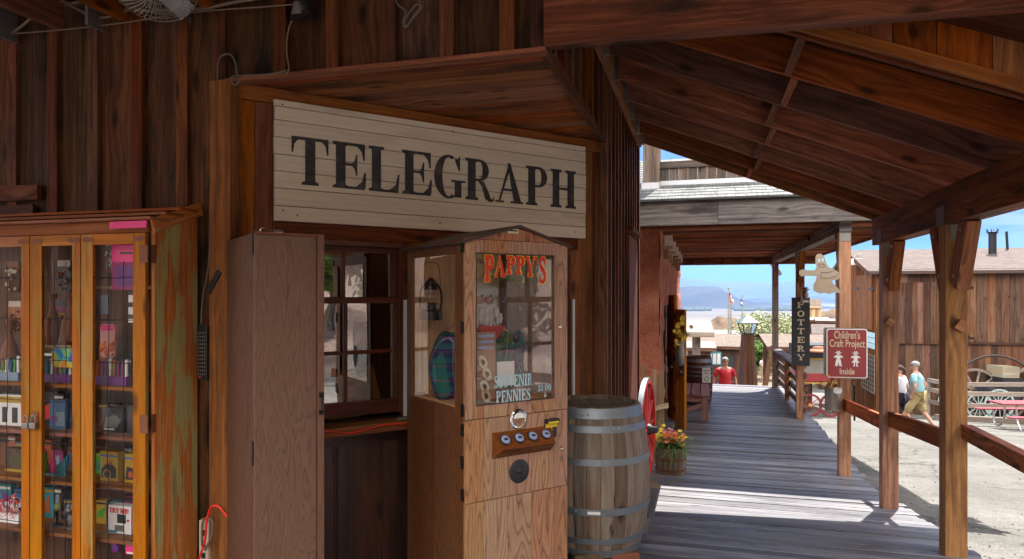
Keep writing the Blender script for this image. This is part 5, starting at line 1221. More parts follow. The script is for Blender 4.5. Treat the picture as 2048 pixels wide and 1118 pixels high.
mb = MB(); mb.prism([(-.10, .04), (.10, .04), (.085, .09), (.03, .12), (-.03, .12), (-.085, .09)], tilt @ PM((0, -.0025, 0), (1, 0, 0), (0, 0, 1)), .001); mb.prism(ell(0, .195, .045, .03, 0, math.pi, 12), tilt @ PM((0, -.0037, 0), (1, 0, 0), (0, 0, 1)), .001); mb.build('painted_coat_and_hair', M_['black'], port)
# red cord along the sill and bracket
cp = [T.on(px, py, -.158) for px, py in ((560, 845), (645, 862), (670, 864), (700, 866), (725, 861), (760, 851), (790, 848), (812, 848))]
mb = MB(); mb.tube(spline([(p.x, -.158, p.z) for p in cp]), .0038, 8); o = mb.build('red_extension_cord', M_['redcord'], smooth=True); o.location = T.o; o.rotation_euler = (0, 0, T.a); tag(o, 'red extension cord drooping along the window sill edge', 'cord')
bq = T.on(800, 838, -.156); mb = MB(); mb.box(bq.x - .02, bq.x + .05, -.156, -.152, bq.z - .007, bq.z + .007); mb.box(bq.x + .01, bq.x + .05, -.152, -.10, bq.z - .007, bq.z - .004); o = mb.build('metal_bracket', M_['galv']); o.location = T.o; o.rotation_euler = (0, 0, T.a); tag(o, 'small pale metal bracket on the end of the window sill', 'bracket')
# ================================================================ oak barrel and its blocks
bc = atz(1187, 590, 4.35); bz0 = dz(bc.y) + .118
hp_ = [(0.0, .055), (.10, .145), (.24, .285), (.565, .605), (.755, .795), (.875, .935)]
BH = .90
brl = barrel('oak_barrel', 'large oak wine barrel with grey hoops beside the penny machine', (bc.x, bc.y, bz0), .4, .285, .352, BH, 26, [(.004, .05), (.09, .125), (.27, .312), (.565, .605), (.755, .795), (.835, .893)], W_['stave'], M_['hoop'])
mb = MB(); dv_ = (CAM - Vector((bc.x, bc.y, 0))); an = math.atan2(dv_.y, dv_.x)
Rz = Matrix.Translation((bc.x, bc.y, bz0)) @ Matrix.Rotation(an, 4, 'Z')
mb = MB(); mb.box(.3515, .3565, -.035, .04, .283, .300, M=Matrix.Rotation(an - .4 + .0, 4, 'Z')); mb.build('paper_label', M_['white'], brl)
mb = MB(); lettering(mb, 'OAK' if 0 else 'NNINNIN', Matrix.Rotation(an - .4, 4, 'Z') @ PM((.3575, -.07, .572), (0, 1, 0), (0, 0, 1)), .014, .12, s=.15, h=.1, t=.0006) if 0 else None; [mb.ball(Matrix.Rotation(an - .4 + da, 4, 'Z') @ Vector((rr, 0, zz)), .006, 6) for da, rr, zz in ((.35, .340, .78), (.45, .340, .78), (-.1, .313, .865), (-.2, .313, .865), (.1, .3555, .585), (.2, .3555, .585), (-.3, .350, .295))]; mb.build('rivets', M_['steel'], brl)
for (px, lab, dx, col) in ((1237, 'reddish wood block under the right edge of the oak barrel', .0, M_['rust']), (1165, 'dark stone block under the middle of the oak barrel', 0, M_['rock'])):
    p = atz(px, 0, 4.2 if px > 1200 else 4.15); mb = MB(); mb.box(-.09, .09, -.13, .13, -.02, .115, 0); o = mb.build('support_block', col, bevel=.006); o.location = (p.x, p.y, dz(p.y)); o.rotation_euler = (-.1, 0, .5); tag(o, lab, 'block')
# half log seat leaning beside the barrel
lp = atz(1297, 0, 5.05); mb = MB()
zt4 = atz(1297, 968, 5.05).z; zb4 = dz(lp.y) + .0
prof = [(.055, 0), (.06, .03), (.075, .15), (.092, zt4 - zb4)]
mb.lathe(prof, Matrix.Translation((-.03, 0, 0)), 20, 0); o = mb.build('log_stump', [W_['deck']], None, smooth='auto'); o.location = (lp.x - .03, lp.y, zb4); o.rotation_euler = (0, R(9), 0); tag(o, 'small tapered grey log stump with pale cut top by the oak barrel', 'stump')
mb = MB(); mb.lathe([(.0001, 0), (.087, 0), (.09, -.012)], Matrix.Translation((-.03, 0, zt4 - zb4 + .003)), 20, 0, False); c_ = mb.build('cut_top', W_['picket'], o)
# ================================================================ red wagon wheel
def wheel(name, label, cat, R0, nsp, mats, loc, rot, hub=.07, rimw=.045, rimd=.05, group=None, sp=.018, hubl=.16, tyre=True):
    w = thing(name, label, cat, loc); w.rotation_euler = rot
    if group: w['group'] = group
    n = 48
    mb = MB(); mb.lathe([(R0 - rimd, -rimw / 2), (R0, -rimw / 2), (R0, rimw / 2), (R0 - rimd, rimw / 2), (R0 - rimd, -rimw / 2)], None, n, 0, False); mb.build('rim', mats[0], w, smooth='auto')
    if tyre: mb = MB(); mb.lathe([(R0 + .0005, -rimw / 2 - .002), (R0 + .010, -rimw / 2 - .002), (R0 + .010, rimw / 2 + .002), (R0 + .0005, rimw / 2 + .002), (R0 + .0005, -rimw / 2 - .002)], None, n, 0, False); mb.build('tyre', mats[1], w, smooth='auto')
    mb = MB()
    for k in range(nsp):
        a = 2 * math.pi * k / nsp + .1; d = Vector((math.cos(a), math.sin(a), 0)); mb.tube([d * hub * .7, d * (R0 * .5), d * (R0 - rimd + .005)], [sp, sp * .8, sp * .7], 8)
    mb.build('spokes', mats[0], w, smooth='auto')
    mb = MB(); mb.lathe([(.0001, -hubl / 2), (hub * .55, -hubl / 2), (hub * .65, -hubl * .3), (hub, -hubl * .15), (hub, hubl * .15), (hub * .65, hubl * .3), (hub * .6, hubl / 2), (.0001, hubl / 2)], None, 20, 0, False); mb.build('hub', mats[2], w, smooth='auto'); return w
wv = 7.72; wu = -.60
wheel('wagon_wheel', 'red spoked wagon wheel leaning against the wall behind the oak barrel', 'wheel', .56, 12, (M_['red'], M_['hoop'], M_['black']), (wu, wv, dz(wv) + .57), (R(90), R(4), R(86)), hub=.065, rimw=.05, hubl=.24)
# picket fence pieces in the gap
pf_ = thing('picket_fence', 'rough uneven picket fence in the gap before the adobe shop', 'fence')
r_ = random.Random(3)
for k in range(9):
    u = -.95 + k * .055; v = 8.35 + k * .12; mb = MB(); h = atz(1290, 745, 8.5).z + r_.uniform(-.12, .1); mb.bar((u, v, dz(v) - .1), (u + r_.uniform(-.02, .02), v, h), .035 + r_.random() * .03, .02, up=(0, 1, 0)); mb.build('picket', W_['picket'], pf_)
mb = MB(); mb.bar((-1.0, 8.30, .12), (-.45, 9.35, .12), .03, .06); mb.bar((-1.0, 8.30, -.35), (-.45, 9.35, -.35), .03, .06); mb.build('fence_rail', W_['picket'], pf_)
# ================================================================ planter with flowers
pp = atz(1341, 0, 8.15); pz = dz(pp.y)
plt = thing('flower_planter', 'half barrel planter with orange and yellow flowers and grassy leaves', 'planter', (pp.x, pp.y, pz))
pH = atz(1341, 893, 8.15).z - pz; 
mb = MB(); n = 18
for i in range(n):
    a0 = 2 * math.pi * i / n + .012; a1 = 2 * math.pi * (i + 1) / n - .012; prof = [(.165, 0), (.18, pH * .4), (.182, pH * .7), (.178, pH), (.158, pH), (.15, pH * .5)]
    b0 = len(mb.v); k0 = len(mb.rn); mb.lathe(prof, None, 2, 0, False, mb.r.random(), a0, a1)
mb.build('staves', W_['stave'], plt)
for z in (.05, pH * .55): mb = MB(); hoopband(mb, .172 + .01 * z / pH, z, .176 + .012 * z / pH, z + .03, .004, 30); mb.build('hoop', M_['rust'], plt)
mb = MB(); mb.lathe([(.0001, pH - .03), (.16, pH - .03)], None, 20, 0, False); mb.build('soil', M_['dirt'], plt)
r_ = random.Random(11); mb = MB(); leaves_mb(mb, (0, 0, pH - .01), 190, .085, .30, .009, r_, .7); leaves_mb(mb, (.02, 0, pH + .08), 120, .10, .20, .011, r_, .5); mb.build('leaves', M_['leaf_green'], plt)
mb = MB()
for _ in range(26): blossom(mb, (r_.gauss(.02, .06), r_.gauss(-.06, .05), pH + .12 + r_.gauss(0, .035)), .032, 7, 0, r_)
mb.build('orange_blossoms', M_['petal_orange'], plt)
mb = MB()
for _ in range(34): s_ = r_.choice((-1, 1)); blossom(mb, (s_ * .11 + r_.gauss(0, .04), r_.gauss(-.05, .05), pH + .12 + r_.gauss(0, .05)), .03, 6, 0, r_)
mb.build('yellow_blossoms', M_['petal_yellow'], plt)
mb = MB()
for _ in range(10): blossom(mb, (r_.gauss(-.05, .04), r_.gauss(0, .04), pH + .17 + r_.gauss(0, .02)), .028, 6, 0, r_)
mb.build('pink_blossoms', M_['petal_pink'], plt)
# flowers and bag hanging on the open door
fq_ = atz(1362, 672, 11.0); fl = thing('door_bouquet', 'yellow flower bouquet in a grey bag hanging on the open shop door', 'bouquet', fq_)
mb = MB(); r_ = random.Random(21)
for _ in range(30): blossom(mb, (r_.gauss(-.01, .05), r_.uniform(-.12, -.02), r_.gauss(.04, .12)), .04, 7, 0, r_, (0.3, -1, .3))
mb.build('yellow_blossoms', M_['petal_yellow'], fl)
mb = MB(); leaves_mb(mb, (0, -.06, 0), 80, .05, .12, .008, r_, .3); mb.build('leaves', M_['leaf_green'], fl)
mb = MB(); leaves_mb(mb, (.08, -.06, 0), 60, .02, .10, .004, r_, .1); mb.build('dried_sprays', M_['leaf_dry'], fl)
mb = MB(); mb.lathe([(.02, -.48), (.06, -.46), (.07, -.3), (.06, -.12), (.075, -.08)], Matrix.Translation((-.01, -.05, 0)), 12, 0, False); mb.build('bag', M_['galv'], fl, smooth=True)
# ================================================================ red bench with brown barrel behind
bx0 = atz(1370, 0, 12.0); 
bench = thing('red_bench', 'red painted slatted wooden bench with worn seat boards', 'bench', (bx0.x, bx0.y, -.616))
def bl(px, py, z): p = atz(px, py, z); return p - Vector((bx0.x, bx0.y, -.616))
seat_z = .44; L_ = 1.55; x_ = [bl(1371, 0, 12).x - .05, bl(1417, 0, 12).x]
wS = .47; xs0 = -.06
for k in range(3): mb = MB(); mb.box(xs0 + k * .165, xs0 + k * .165 + .145, 0, L_, seat_z, seat_z + .035, 1); mb.build('seat_board', W_['redwood'], bench, bevel=.004)
for yy in (.04, L_ - .12):
    mb = MB(); mb.box(xs0 + .345, xs0 + .455, yy, yy + .09, 0, seat_z - .001, 2); mb.build('leg', W_['redwood'], bench)
    mb = MB(); mb.bar((xs0 - .06, yy + .045, 0), (xs0 + .02, yy + .045, .88), .09, .09, up=(0, 1, 0)); mb.build('leg', W_['redwood'], bench)
    mb = MB(); mb.box(xs0 - .02, xs0 + .345, yy + .02, yy + .06, seat_z - .11, seat_z - .002, 0); mb.bar((xs0 - .04, yy + .03, .12), (xs0 + .345, yy + .03, .28), .03, .07); mb.build('stretcher', W_['redwood'], bench)
for k in range(2): mb = MB(); mb.box(xs0 - .035 + k * .015, xs0 - .01 + k * .015, .0, L_, .56 + k * .17, .69 + k * .17, 1); mb.build('back_slat', W_['redwood'], bench)
bb_ = atz(1394, 0, 13.9)
W_['redstave'] = wood('red_brown_barrel_stave', (.045, .015, .012), (.095, .035, .028), (.15, .07, .055), vary=.25)
b2 = barrel('waste_barrel', 'dark red brown barrel with pale hoops behind the bench', (bb_.x + .03, bb_.y, -.616), .2, .245, .275, atz(0, 712, 13.9).z + .616, 20, [(.02, .06), (.12, .15), (.30, .325), (.58, .605), (.66, .685), (.76, .79), (.86, .93)], W_['redstave'], M_['hoop'])
rs = atz(1413, 750, 13.55); sgn_ = thing('recycling_notice', 'white recycling notice with green arrows fixed to the dark barrel', 'notice', rs, TH)
mb = MB(); mb.box(-.085, .085, 0, .006, -.15, .14); mb.build('board', M_['white'], sgn_)
ftext('lettering', 'Recycle\nHere', M_['black'], sgn_, PM((0, -.001, .075), (1, 0, 0), (0, 0, 1)), .06, .12)
M_['recgreen'] = paint('recycling_green', (.02, .3, .08), .5)
mb = MB()
for k in range(3): a_ = k * 2 * math.pi / 3 + .5; mb.prism(ring(0, 0, .05, .05, .018, .018, a_, a_ + 1.6, 6), PM((0, -.001, -.08), (1, 0, 0), (0, 0, 1)), .002)
mb.build('arrows', M_['recgreen'], sgn_)
# ================================================================ signs on the far posts
v = 12.93; a = onv(1583, 595, v - .07); b = onv(1619, 732, v - .07)
ps = thing('pottery_sign', 'tall dark plank sign reading POTTERY down its length', 'sign', ((a.x + b.x) / 2, v - .09, (a.z + b.z) / 2)); hw, hh = (b.x - a.x) / 2, (a.z - b.z) / 2
mb = MB(); mb.box(-hw, hw, -.03, .02, -hh, hh, 2); mb.build('board', M_['charcoal'], ps, bevel=.004)
mb = MB(); lh = hh * 2 * .088
for i, ch in enumerate('POTTERY'):
    z = hh - hh * 2 * (.105 + i * .127) - lh * .55; lettering(mb, ch, PM((-hw * .40, -.0305, z), (1, 0, 0), (0, 0, 1)), lh, hw * .80, s=.2, h=.16, f=.15, e=.08, t=.003)
mb.build('lettering', M_['offwhite'], ps)
v = 9.02; a = onv(1653, 657, 8.93); b = onv(1735, 757, 8.93)
cs2 = thing('craft_sign', "maroon metal sign reading Children's Craft Project Inside with two figures", 'sign', ((a.x + b.x) / 2, 8.93, (a.z + b.z) / 2)); hw, hh = (b.x - a.x) / 2, (a.z - b.z) / 2
def rrect(w, h, r, n=5):
    P = []
    for cx, cy, a0 in ((w - r, h - r, 0), (-w + r, h - r, math.pi / 2), (-w + r, -h + r, math.pi), (w - r, -h + r, 1.5 * math.pi)): P += ell(cx, cy, r, r, a0, a0 + math.pi / 2, n)
    return P
FP = lambda x, y, z: PM((x, y, z), (1, 0, 0), (0, 0, 1))
mb = MB(); mb.prism(rrect(hw, hh, .03), FP(0, 0, 0), .004); mb.build('border', M_['white'], cs2)
mb = MB(); mb.prism(rrect(hw - .012, hh - .012, .024), FP(0, -.0045, 0), .002); mb.build('plate', M_['maroon'], cs2)
ftext('lettering', "Children's", M_['cream2'] if 'cream2' in M_ else M_['offwhite'], cs2, FP(0, -.0078, hh * .60), .13, hw * 1.25, .001)
ftext('lettering', 'Craft Project', M_['offwhite'], cs2, FP(0, -.0078, hh * .26), .125, hw * 1.72, .001)
ftext('lettering', 'Inside', M_['offwhite'], cs2, FP(0, -.0078, -hh * .85), .105, hw * .72, .001)
for sx_, girl in ((-.42, 0), (.42, 1)):
    mb = MB(); X = hw * sx_; k = hh * .34 / .5
    def pg(poly): mb.prism([(X + x * k, z * k - hh * .22) for x, z in poly], FP(0, -.0066 - .00015 * (len(mb.f) % 7), 0), .001)
    pg(ell(0, .30, .09, .085, 0, 6.283, 12)[:-1]); pg([(-.20, .36), (-.10, .36), (-.08, .47), (0, .43), (.08, .47), (.10, .36), (.20, .36), (.16, .32), (-.16, .32)])
    pg([(-.13, .20), (.13, .20), (.26, .10), (.24, .04), (.12, .09), (.10, -.06), (-.10, -.06), (-.12, .09), (-.24, .04), (-.26, .10)])
    if girl: pg([(-.10, -.07), (.10, -.07), (.22, -.22), (-.22, -.22)]); pg([(-.10, -.23), (-.03, -.23), (-.04, -.45), (-.16, -.45), (-.10, -.40)]); pg([(.10, -.23), (.03, -.23), (.04, -.45), (.16, -.45), (.10, -.40)])
    else: pg([(-.13, -.07), (.13, -.07), (.17, -.38), (.03, -.38), (0, -.18), (-.03, -.38), (-.17, -.38)]); pg([(-.17, -.39), (-.03, -.39), (-.05, -.45), (-.22, -.45)]); pg([(.17, -.39), (.03, -.39), (.05, -.45), (.22, -.45)])
    mb.build('printed_figure', M_['white'], cs2)
mb = MB(); mb.prism(rrect(hw, hh, .02), FP(-.03, .03, .01), .004); tag(mb.build('sign_backing', M_['galv'], cs2), None, None)
# metal ghost
gq_ = onv(1637, 548, 8.98); gh = thing('ghost_cutout', 'flat tan metal ghost cutout with outstretched arm on the porch post', 'ornament', gq_)
sc_ = (8.98 / (0.6133 * .2693 + .963)) / FPX
def gp(x, y): return ((x - 1637) * sc_ * .985, -(y - 548) * sc_)
out_ = [(1634, 507), (1642, 506), (1648, 512), (1652, 525), (1656, 533), (1668, 539), (1676, 545), (1679, 552), (1674, 560), (1663, 562), (1665, 568), (1673, 576), (1681, 585), (1678, 588), (1668, 586), (1658, 590), (1648, 587), (1641, 589), (1633, 586), (1627, 582), (1627, 570), (1632, 561), (1633, 553), (1626, 552), (1612, 552), (1603, 553), (1599, 548), (1599, 541), (1605, 538), (1618, 540), (1630, 540), (1633, 534), (1631, 524), (1631, 513)]
M_['ghost'] = paint('rust_edged_tan_metal', (.36, .29, .22), .55, .2, dirt=(.3, .14, .06), dirt_amt=.5, scale=5)
mb = MB(); mb.prism([gp(*p) for p in out_], FP(0, 0, 0), .006); mb.build('body_plate', M_['ghost'], gh)
mb = MB(); mb.prism([(gp(1638, 520)[0] + x, gp(1638, 520)[1] + z) for x, z in ell(0, 0, .012, .022, 0, 6.283, 12)[:-1]], FP(0, -.0065, 0), .001); mb.prism([(gp(1645, 519)[0] + x, gp(1645, 519)[1] + z) for x, z in ell(0, 0, .012, .022, 0, 6.283, 12)[:-1]], FP(0, -.0065, 0), .001); mb.build('eyes', M_['paleblue'], gh)
mb = MB(); L1 = [gp(*p) for p in ((1642, 545), (1641, 556), (1658, 557), (1672, 552), (1676, 547))]; 
def ln(pts, w): 
    pts = [Vector((x, -.0075, z)) for x, z in pts]; mb.tube(pts, w, 5)
ln(L1, .0022); ln([gp(*p) for p in ((1642, 545), (1656, 545), (1668, 541))], .0022); ln([gp(1643 + 6.5 * math.cos(t_), 530.5 + 3.4 * math.sin(t_)) for t_ in [k * .524 for k in range(13)]], .0022); mb.build('drawn_lines', M_['black'], gh)
# small grey bird on the pottery post
bq_ = onv(1611, 590, 12.8); bf = thing('bird_figurine', 'small grey and white bird figurine above the tall dark plank sign', 'figurine', bq_)
mb = MB(); mb.ball((0, 0, .0), .055, 12, sc=(.9, .9, 1.6)); mb.ball((.01, 0, .10), .04, 12); mb.tube([(.03, 0, .10), (.075, 0, .095)], [.012, .003], 6); mb.bar((-.03, 0, .02), (-.06, 0, -.14), .06, .02, up=(0, 1, 0)); mb.build('body', M_['galv'], bf, smooth='auto')
mb = MB(); mb.box(-.05, .05, -.04, .04, -.13, -.09); mb.build('base', M_['flashing'], bf)
# hanging can of dried flowers
cq_ = onv(1665, 797, 9.0); cn_ = thing('hanging_can', 'dented grey metal can of dried flowers hanging below the maroon sign', 'planter', cq_)
mb = MB(); hc = .14; mb.lathe([(.085, -hc), (.087, 0), (.09, hc - .01), (.094, hc), (.085, hc), (.08, -hc + .01)], None, 24, 0); mb.build('can', M_['galv'], cn_, smooth='auto')
mb = MB(); r_ = random.Random(5); leaves_mb(mb, (-.02, 0, hc), 110, .04, .13, .007, r_, .35); mb.build('dried_leaves', M_['leaf_dry'], cn_)
mb = MB()
for _ in range(14): blossom(mb, (r_.gauss(-.04, .05), r_.gauss(-.04, .02), hc + .06 + r_.gauss(0, .03)), .03, 6, 0, r_)
mb.build('dried_blossoms', M_['petal_orange'] if 0 else M_['leaf_dry'], cn_)
mb = MB(); mb.prism(ell(.04, hc - .03, .05, .04, 0, 6.283, 12)[:-1], FP(0, -.1, 0), .003); mb.build('pale_ribbon', M_['whitecloth'], cn_)
mb = MB(); mb.tube([(.085, 0, hc), (.05, .05, hc + .18)], .003, 5); mb.tube([(-.08, 0, hc), (.05, .05, hc + .18)], .003, 5); mb.build('hanger', M_['darkiron'], cn_)
mb = MB(); hk = onv(1709, 790, 9.3); mb.tube([(hk.x, hk.y, hk.z + .12), (hk.x, hk.y, hk.z - .32)], .012, 8); mb.tube([(hk.x + .035 * math.cos(t_), hk.y, hk.z + .15 + .035 * math.sin(t_)) for t_ in [k * .7 for k in range(9)]], .006, 6, closed=True); tag(mb.build('iron_ring_pin', M_['darkiron']), 'iron ring pin hanging under the rail past the maroon sign', 'pin')
# ================================================================ display cabinet
VC = 2.78
def cxp(px, py=700): return onv(px, py, VC)
cu1 = cxp(303).x; cab = thing('display_cabinet', 'golden brown glass door display cabinet with peeling olive painted side', 'cabinet', (cu1, VC, 0))
def lx(px): return cxp(px).x - cu1
ztf = onv(290, 452, VC).z; ztb = onu(397, 425, cu1).z; LW = lx(-260)
mb = MB(); cD = 3.10 - VC
P = []
for i in range(8): P.append(Vector((0 if i & 1 else -.02, cD if i & 2 else .02, (-.02 if not i & 4 else (ztb if i & 2 else ztf + .0)))))
mb.hexa(P, (.02, cD, 2), 2); sp = mb.build('side_panel', W_['peel'], cab)
mb = MB(); mb.bar((.006, .0, ztf + .0), (.006, cD + .02, ztb + .02), .014, .07); mb.build('side_trim', W_['peel'], sp)
mb = MB(); 
for k in range(3): mb.box(LW, 0.02, -.03 + k * .10, .075 + k * .10 + .02, ztf + .030 + k * .035, ztf + .044 + k * .035, 0)
mb.box(LW, -.02, .0, .02, ztf - .03, ztf + .028, 0); mb.build('roof', W_['cabroof'], cab)
mb = MB(); mb.box(LW, -.021, cD - .012, cD, 0, ztf, 2); mb.box(LW, -.021, .02, cD - .013, -.01, .01, 0); mb.build('back_panel', W_['plaindark'], cab)
shz = {}
for nm, py in (('a', 775), ('b', 875), ('c', 976), ('d', 1083)):
    z = atz(0, py, (VC + .05) / (SN * -.55 + CS)).z; shz[nm] = z; mb = MB(); mb.box(LW, -.022, .035, cD - .014, z - .018, z, 0); mb.build('shelf', W_['trim'], cab)
zt5 = atz(0, 572, 3.5).z; mb = MB(); mb.box(lx(172), -.022, .06, cD - .014, zt5 - .015, zt5, 0); mb.build('shelf', W_['picket'], cab); shz['e'] = zt5
ds = [(-90, 65.5), (67.5, 167), (169, 297)]
for di, (p0, p1) in enumerate(ds):
    d = sub('door', cab); x0, x1 = lx(p0), lx(p1); w = .062 if di < 2 else .068; z0_, z1_ = -.01, ztf - .035
    mb = MB(200 + di); w0 = lx(p0 + 22) - x0 if di else .08; w1 = x1 - lx(p1 - 16) if di < 2 else x1 - lx(p1 - 25)
    mb.box(x0, x0 + w0, -.02, .0, z0_, z1_, 2); mb.box(x1 - w1, x1, -.02, .0, z0_, z1_, 2); mb.box(x0 + w0, x1 - w1, -.0195, -.0005, z1_ - .055, z1_, 0); mb.box(x0 + w0, x1 - w1, -.0195, -.0005, z0_, z0_ + .1, 0)
    mb.box(x0 + w0 - .002, x0 + w0 + .007, -.024, -.0205, z0_ + .1, z1_ - .055, 2); mb.build('frame', W_['cabgold'], d, bevel=.0015)
    mb = MB(); g0, g1 = x0 + w0, x1 - w1; NX, NZ = 6, 26
    for j in range(NZ + 1):
        for i in range(NX + 1): mb.v.append((g0 + (g1 - g0) * i / NX, .002 + .004 * noise.noise(Vector((i * .8 + di * 9, 0, j * .5))), z0_ + .1 + (z1_ - .055 - z0_ - .1) * j / NZ))
    for j in range(NZ):
        for i in range(NX): k = j * (NX + 1) + i; mb.face([k, k + 1, k + NX + 2, k + NX + 1], [(0, 0)] * 4)
    mb.build('clear_pane', M_['plasticfilm'], d, smooth=True)
    mb = MB(); r_ = random.Random(di)
    for f in (.34, .72):
        x = g0 + (g1 - g0) * f; mb.tube([(x + r_.uniform(-.004, .004), -.001 + r_.uniform(0, .006) - .008, z0_ + .1 + k * .07) for k in range(int((z1_ - z0_ - .16) / .07))], 0.0019, 5)
    z = z1_ - .22
    while z > z0_ + .1: mb.tube([(g0 - .004, -.021, z), ((g0 + g1) / 2, -.010, z + r_.uniform(-.004, .006)), (g1, -.021 if di == 2 else -.012, z)], .0022, 5); z -= .215
    mb.build('wire_mesh', M_['darkiron'], d)
    for px in (p0 + 14, p1 - 12): mb = MB(); x = lx(px); mb.prism(rrect(.035, .012, .011), PM((x, -.0206, z1_ - .028), (1, 0, 0), (0, 0, 1)), .0012); mb.build('wood_filler', M_['rust'], d)
for py in (508, 847):
    z = onv(297, py, VC).z; h = sub('hinge', cab); mb = MB(); mb.box(-.05, -.009, -.0235, -.0205, z - .045, z + .045); mb.box(.0003, .003, .0, .028, z - .045, z + .045); mb.build('leaf_plates', M_['rust'], h)
    mb = MB(); mb.tube([(-.002, -.024, z - .045), (-.002, -.024, z + .045)], .0055, 8); mb.build('pin', M_['rust'], h)
for i, px in enumerate((55, 70)):
    q = onv(px, 838, VC - .03); pl_ = thing('padlock', ('small steel padlock hanging left on the cabinet door hasp', 'small steel padlock hanging right on the cabinet door hasp')[i], 'padlock', (q.x, VC - .04, q.z - .03), 0, 'padlocks on the cabinet')
    mb = MB(); mb.box(-.021, .021, -.009, .009, -.018, .012, bevel if 0 else 2); mb.build('body', M_['galv'], pl_, bevel=.003)
    mb = MB(); mb.tube(spline([(-.014, 0, .012), (-.014, 0, .038), (0, 0, .05), (.014, 0, .038), (.014, 0, .012)]), .0035, 8); mb.build('shackle', M_['galv'], pl_, smooth=True)
mb = MB(); x = lx(78); z = onv(76, 835, VC).z; mb.box(x - .022, x + .022, -.0235, -.0205, z - .03, z + .035); mb.build('hasp_plate', M_['rust'], cab)
# pink label strip on the cabinet top
q0 = onv(220, 440, VC - .03); q1 = onv(294, 450, VC - .03); mb = MB(); mb.box(0, q1.x - q0.x, 0, .002, 0, .035); o = mb.build('pink_label', M_['pink']); o.location = (q0.x, VC - .034, ztf - .012); tag(o, 'bright pink plastic strip on the cabinet top rail', 'label strip')
# ---- goods in the cabinet
def col(n, c, r=.5): 
    if n not in M_: M_[n] = paint(n, tuple(x * .55 for x in c), r)
    return M_[n]
def good(name, label, cat, px, shelf, w, h, d=.06, z=None, y=None, rz=0, group=None):
    y = VC + .12 if y is None else y; q = onv(px, 700, y); z = shz[shelf] if z is None else z
    return thing(name, label, cat, (q.x, y, z), rz, group)
def box_good(name, label, cat, px, shelf, w, h, colr, patches, d=.05, tilt=0, z=None, y=None):
    g = good(name, label, cat, px, shelf, w, h, z=z, y=y, rz=tilt); mb = MB(); mb.box(-w / 2, w / 2, 0, d, 0, h); mb.build('carton', colr, g)
    for i, (nm, mt, poly) in enumerate(patches): m2 = MB(); m2.prism([(x * w, zz * h) for x, zz in poly], FP(0, -.0006 - i * .0006, 0), .0005); m2.build(nm, mt, g)
    return g
YE = col('toy_yellow', (.7, .42, .02)); BL = col('toy_blue', (.03, .2, .5)); TQ = col('toy_turquoise', (.02, .35, .45)); PU = col('toy_purple', (.25, .04, .35)); GN = col('toy_green', (.08, .5, .06)); OR = col('toy_orange', (.7, .15, .03)); MG = col('toy_magenta', (.5, .02, .22)); LB = col('toy_pale_blue', (.35, .5, .7))
E = lambda cx, cz, a, b, n=14: ell(cx, cz, a, b, 0, 6.283, n)[:-1]
g = box_good('hanging_toy_pack', 'magenta blister pack with hot pink header hanging in the right door', 'toy', 250, 'e', .17, .20, MG, [('header', M_['pink'], rc(-.5, .72, .5, 1.25)), ('header_text', M_['brownroof'], rc(-.18, .92, .4, .98)), ('bubble', PU, rrect(.4, .3, .1) and [(x, .36 + z) for x, z in rrect(.38, .26, .1)])], d=.012, z=onv(250, 580, VC + .05).z, y=VC + .05)
box_good('striped_package', 'package with black and white stripes low in the right door', 'package', 266, 'a', .05, .19, M_['white'], [('stripes', M_['black'], rc(-.5, .1, .5, .22)), ('stripes', M_['black'], rc(-.5, .42, .5, .55)), ('stripes', M_['black'], rc(-.5, .75, .5, .9))], d=.03, z=onv(262, 645, VC + .08).z, y=VC + .08, tilt=.2)
box_good('white_card_pack', 'small pale blue white card near the top of the right door', 'card', 208, 'e', .05, .10, LB, [], d=.006, z=onv(208, 628, VC + .07).z, y=VC + .07)
g = good('tie_dye_pouch', 'tie dye rainbow pouch on the top shelf of the middle door', 'pouch', 128, 'a', .1, .1, z=onv(128, 716, VC + .07).z, y=VC + .07)
def tiedye():
    m, t, bs, o_ = newmat('tie_dye'); o = N(t, 'ShaderNodeTexCoord').outputs['Object']
    n = N(t, 'ShaderNodeTexNoise', {'Vector': o, 'Scale': 9, 'Detail': 3, 'Distortion': .8}).outputs['Fac']
    t.links.new(ramp(t, n, [(.3, (.35, .02, .3)), (.4, (.02, .1, .6)), (.48, (.02, .45, .35)), (.55, (.6, .55, .03)), (.62, (.7, .2, .02)), (.72, (.6, .02, .2))]), bs.inputs['Base Color']); return m
mb = MB(); mb.prism(rrect(.085, .05, .03), FP(0, 0, 0), -.03); mb.build('pouch_body', tiedye(), g, smooth='auto')
r_ = random.Random(9)
def jar_row(label, px0, px1, shelf, n, cols, h=.07, rad=.008, grp=None):
    g = good('pen_display', label, 'display', (px0 + px1) / 2, shelf, .1, .1); w = (onv(px1, 700, VC + .1).x - onv(px0, 700, VC + .1).x)
    mb = MB(); mb.box(-w / 2, w / 2, -.03, .05, 0, .045); mb.build('tray', LB if n % 2 else PU, g)
    for k in range(n):
        x = -w / 2 + w * (k + .5) / n; mb = MB(); hh_ = h * r_.uniform(.8, 1.15); mb.tube([(x, -.015, .03), (x + r_.uniform(-.004, .004), -.012, .045 + hh_)], rad, 8); mb.ball((x, -.012, .05 + hh_), rad * 1.4, 8); mb.build('pen', cols[k % len(cols)], g, smooth='auto')
jar_row('tray of red and purple capped pens in the right door top shelf', 196, 262, 'a', 8, [OR, PU, MG, M_['white']])
jar_row('tray of rainbow pens on the shelf of the middle door', 95, 150, 'a', 6, [TQ, M_['white'], PU, GN])
jar_row('tray of green and blue pens in the left door', 8, 46, 'a', 5, [GN, M_['white'], BL])
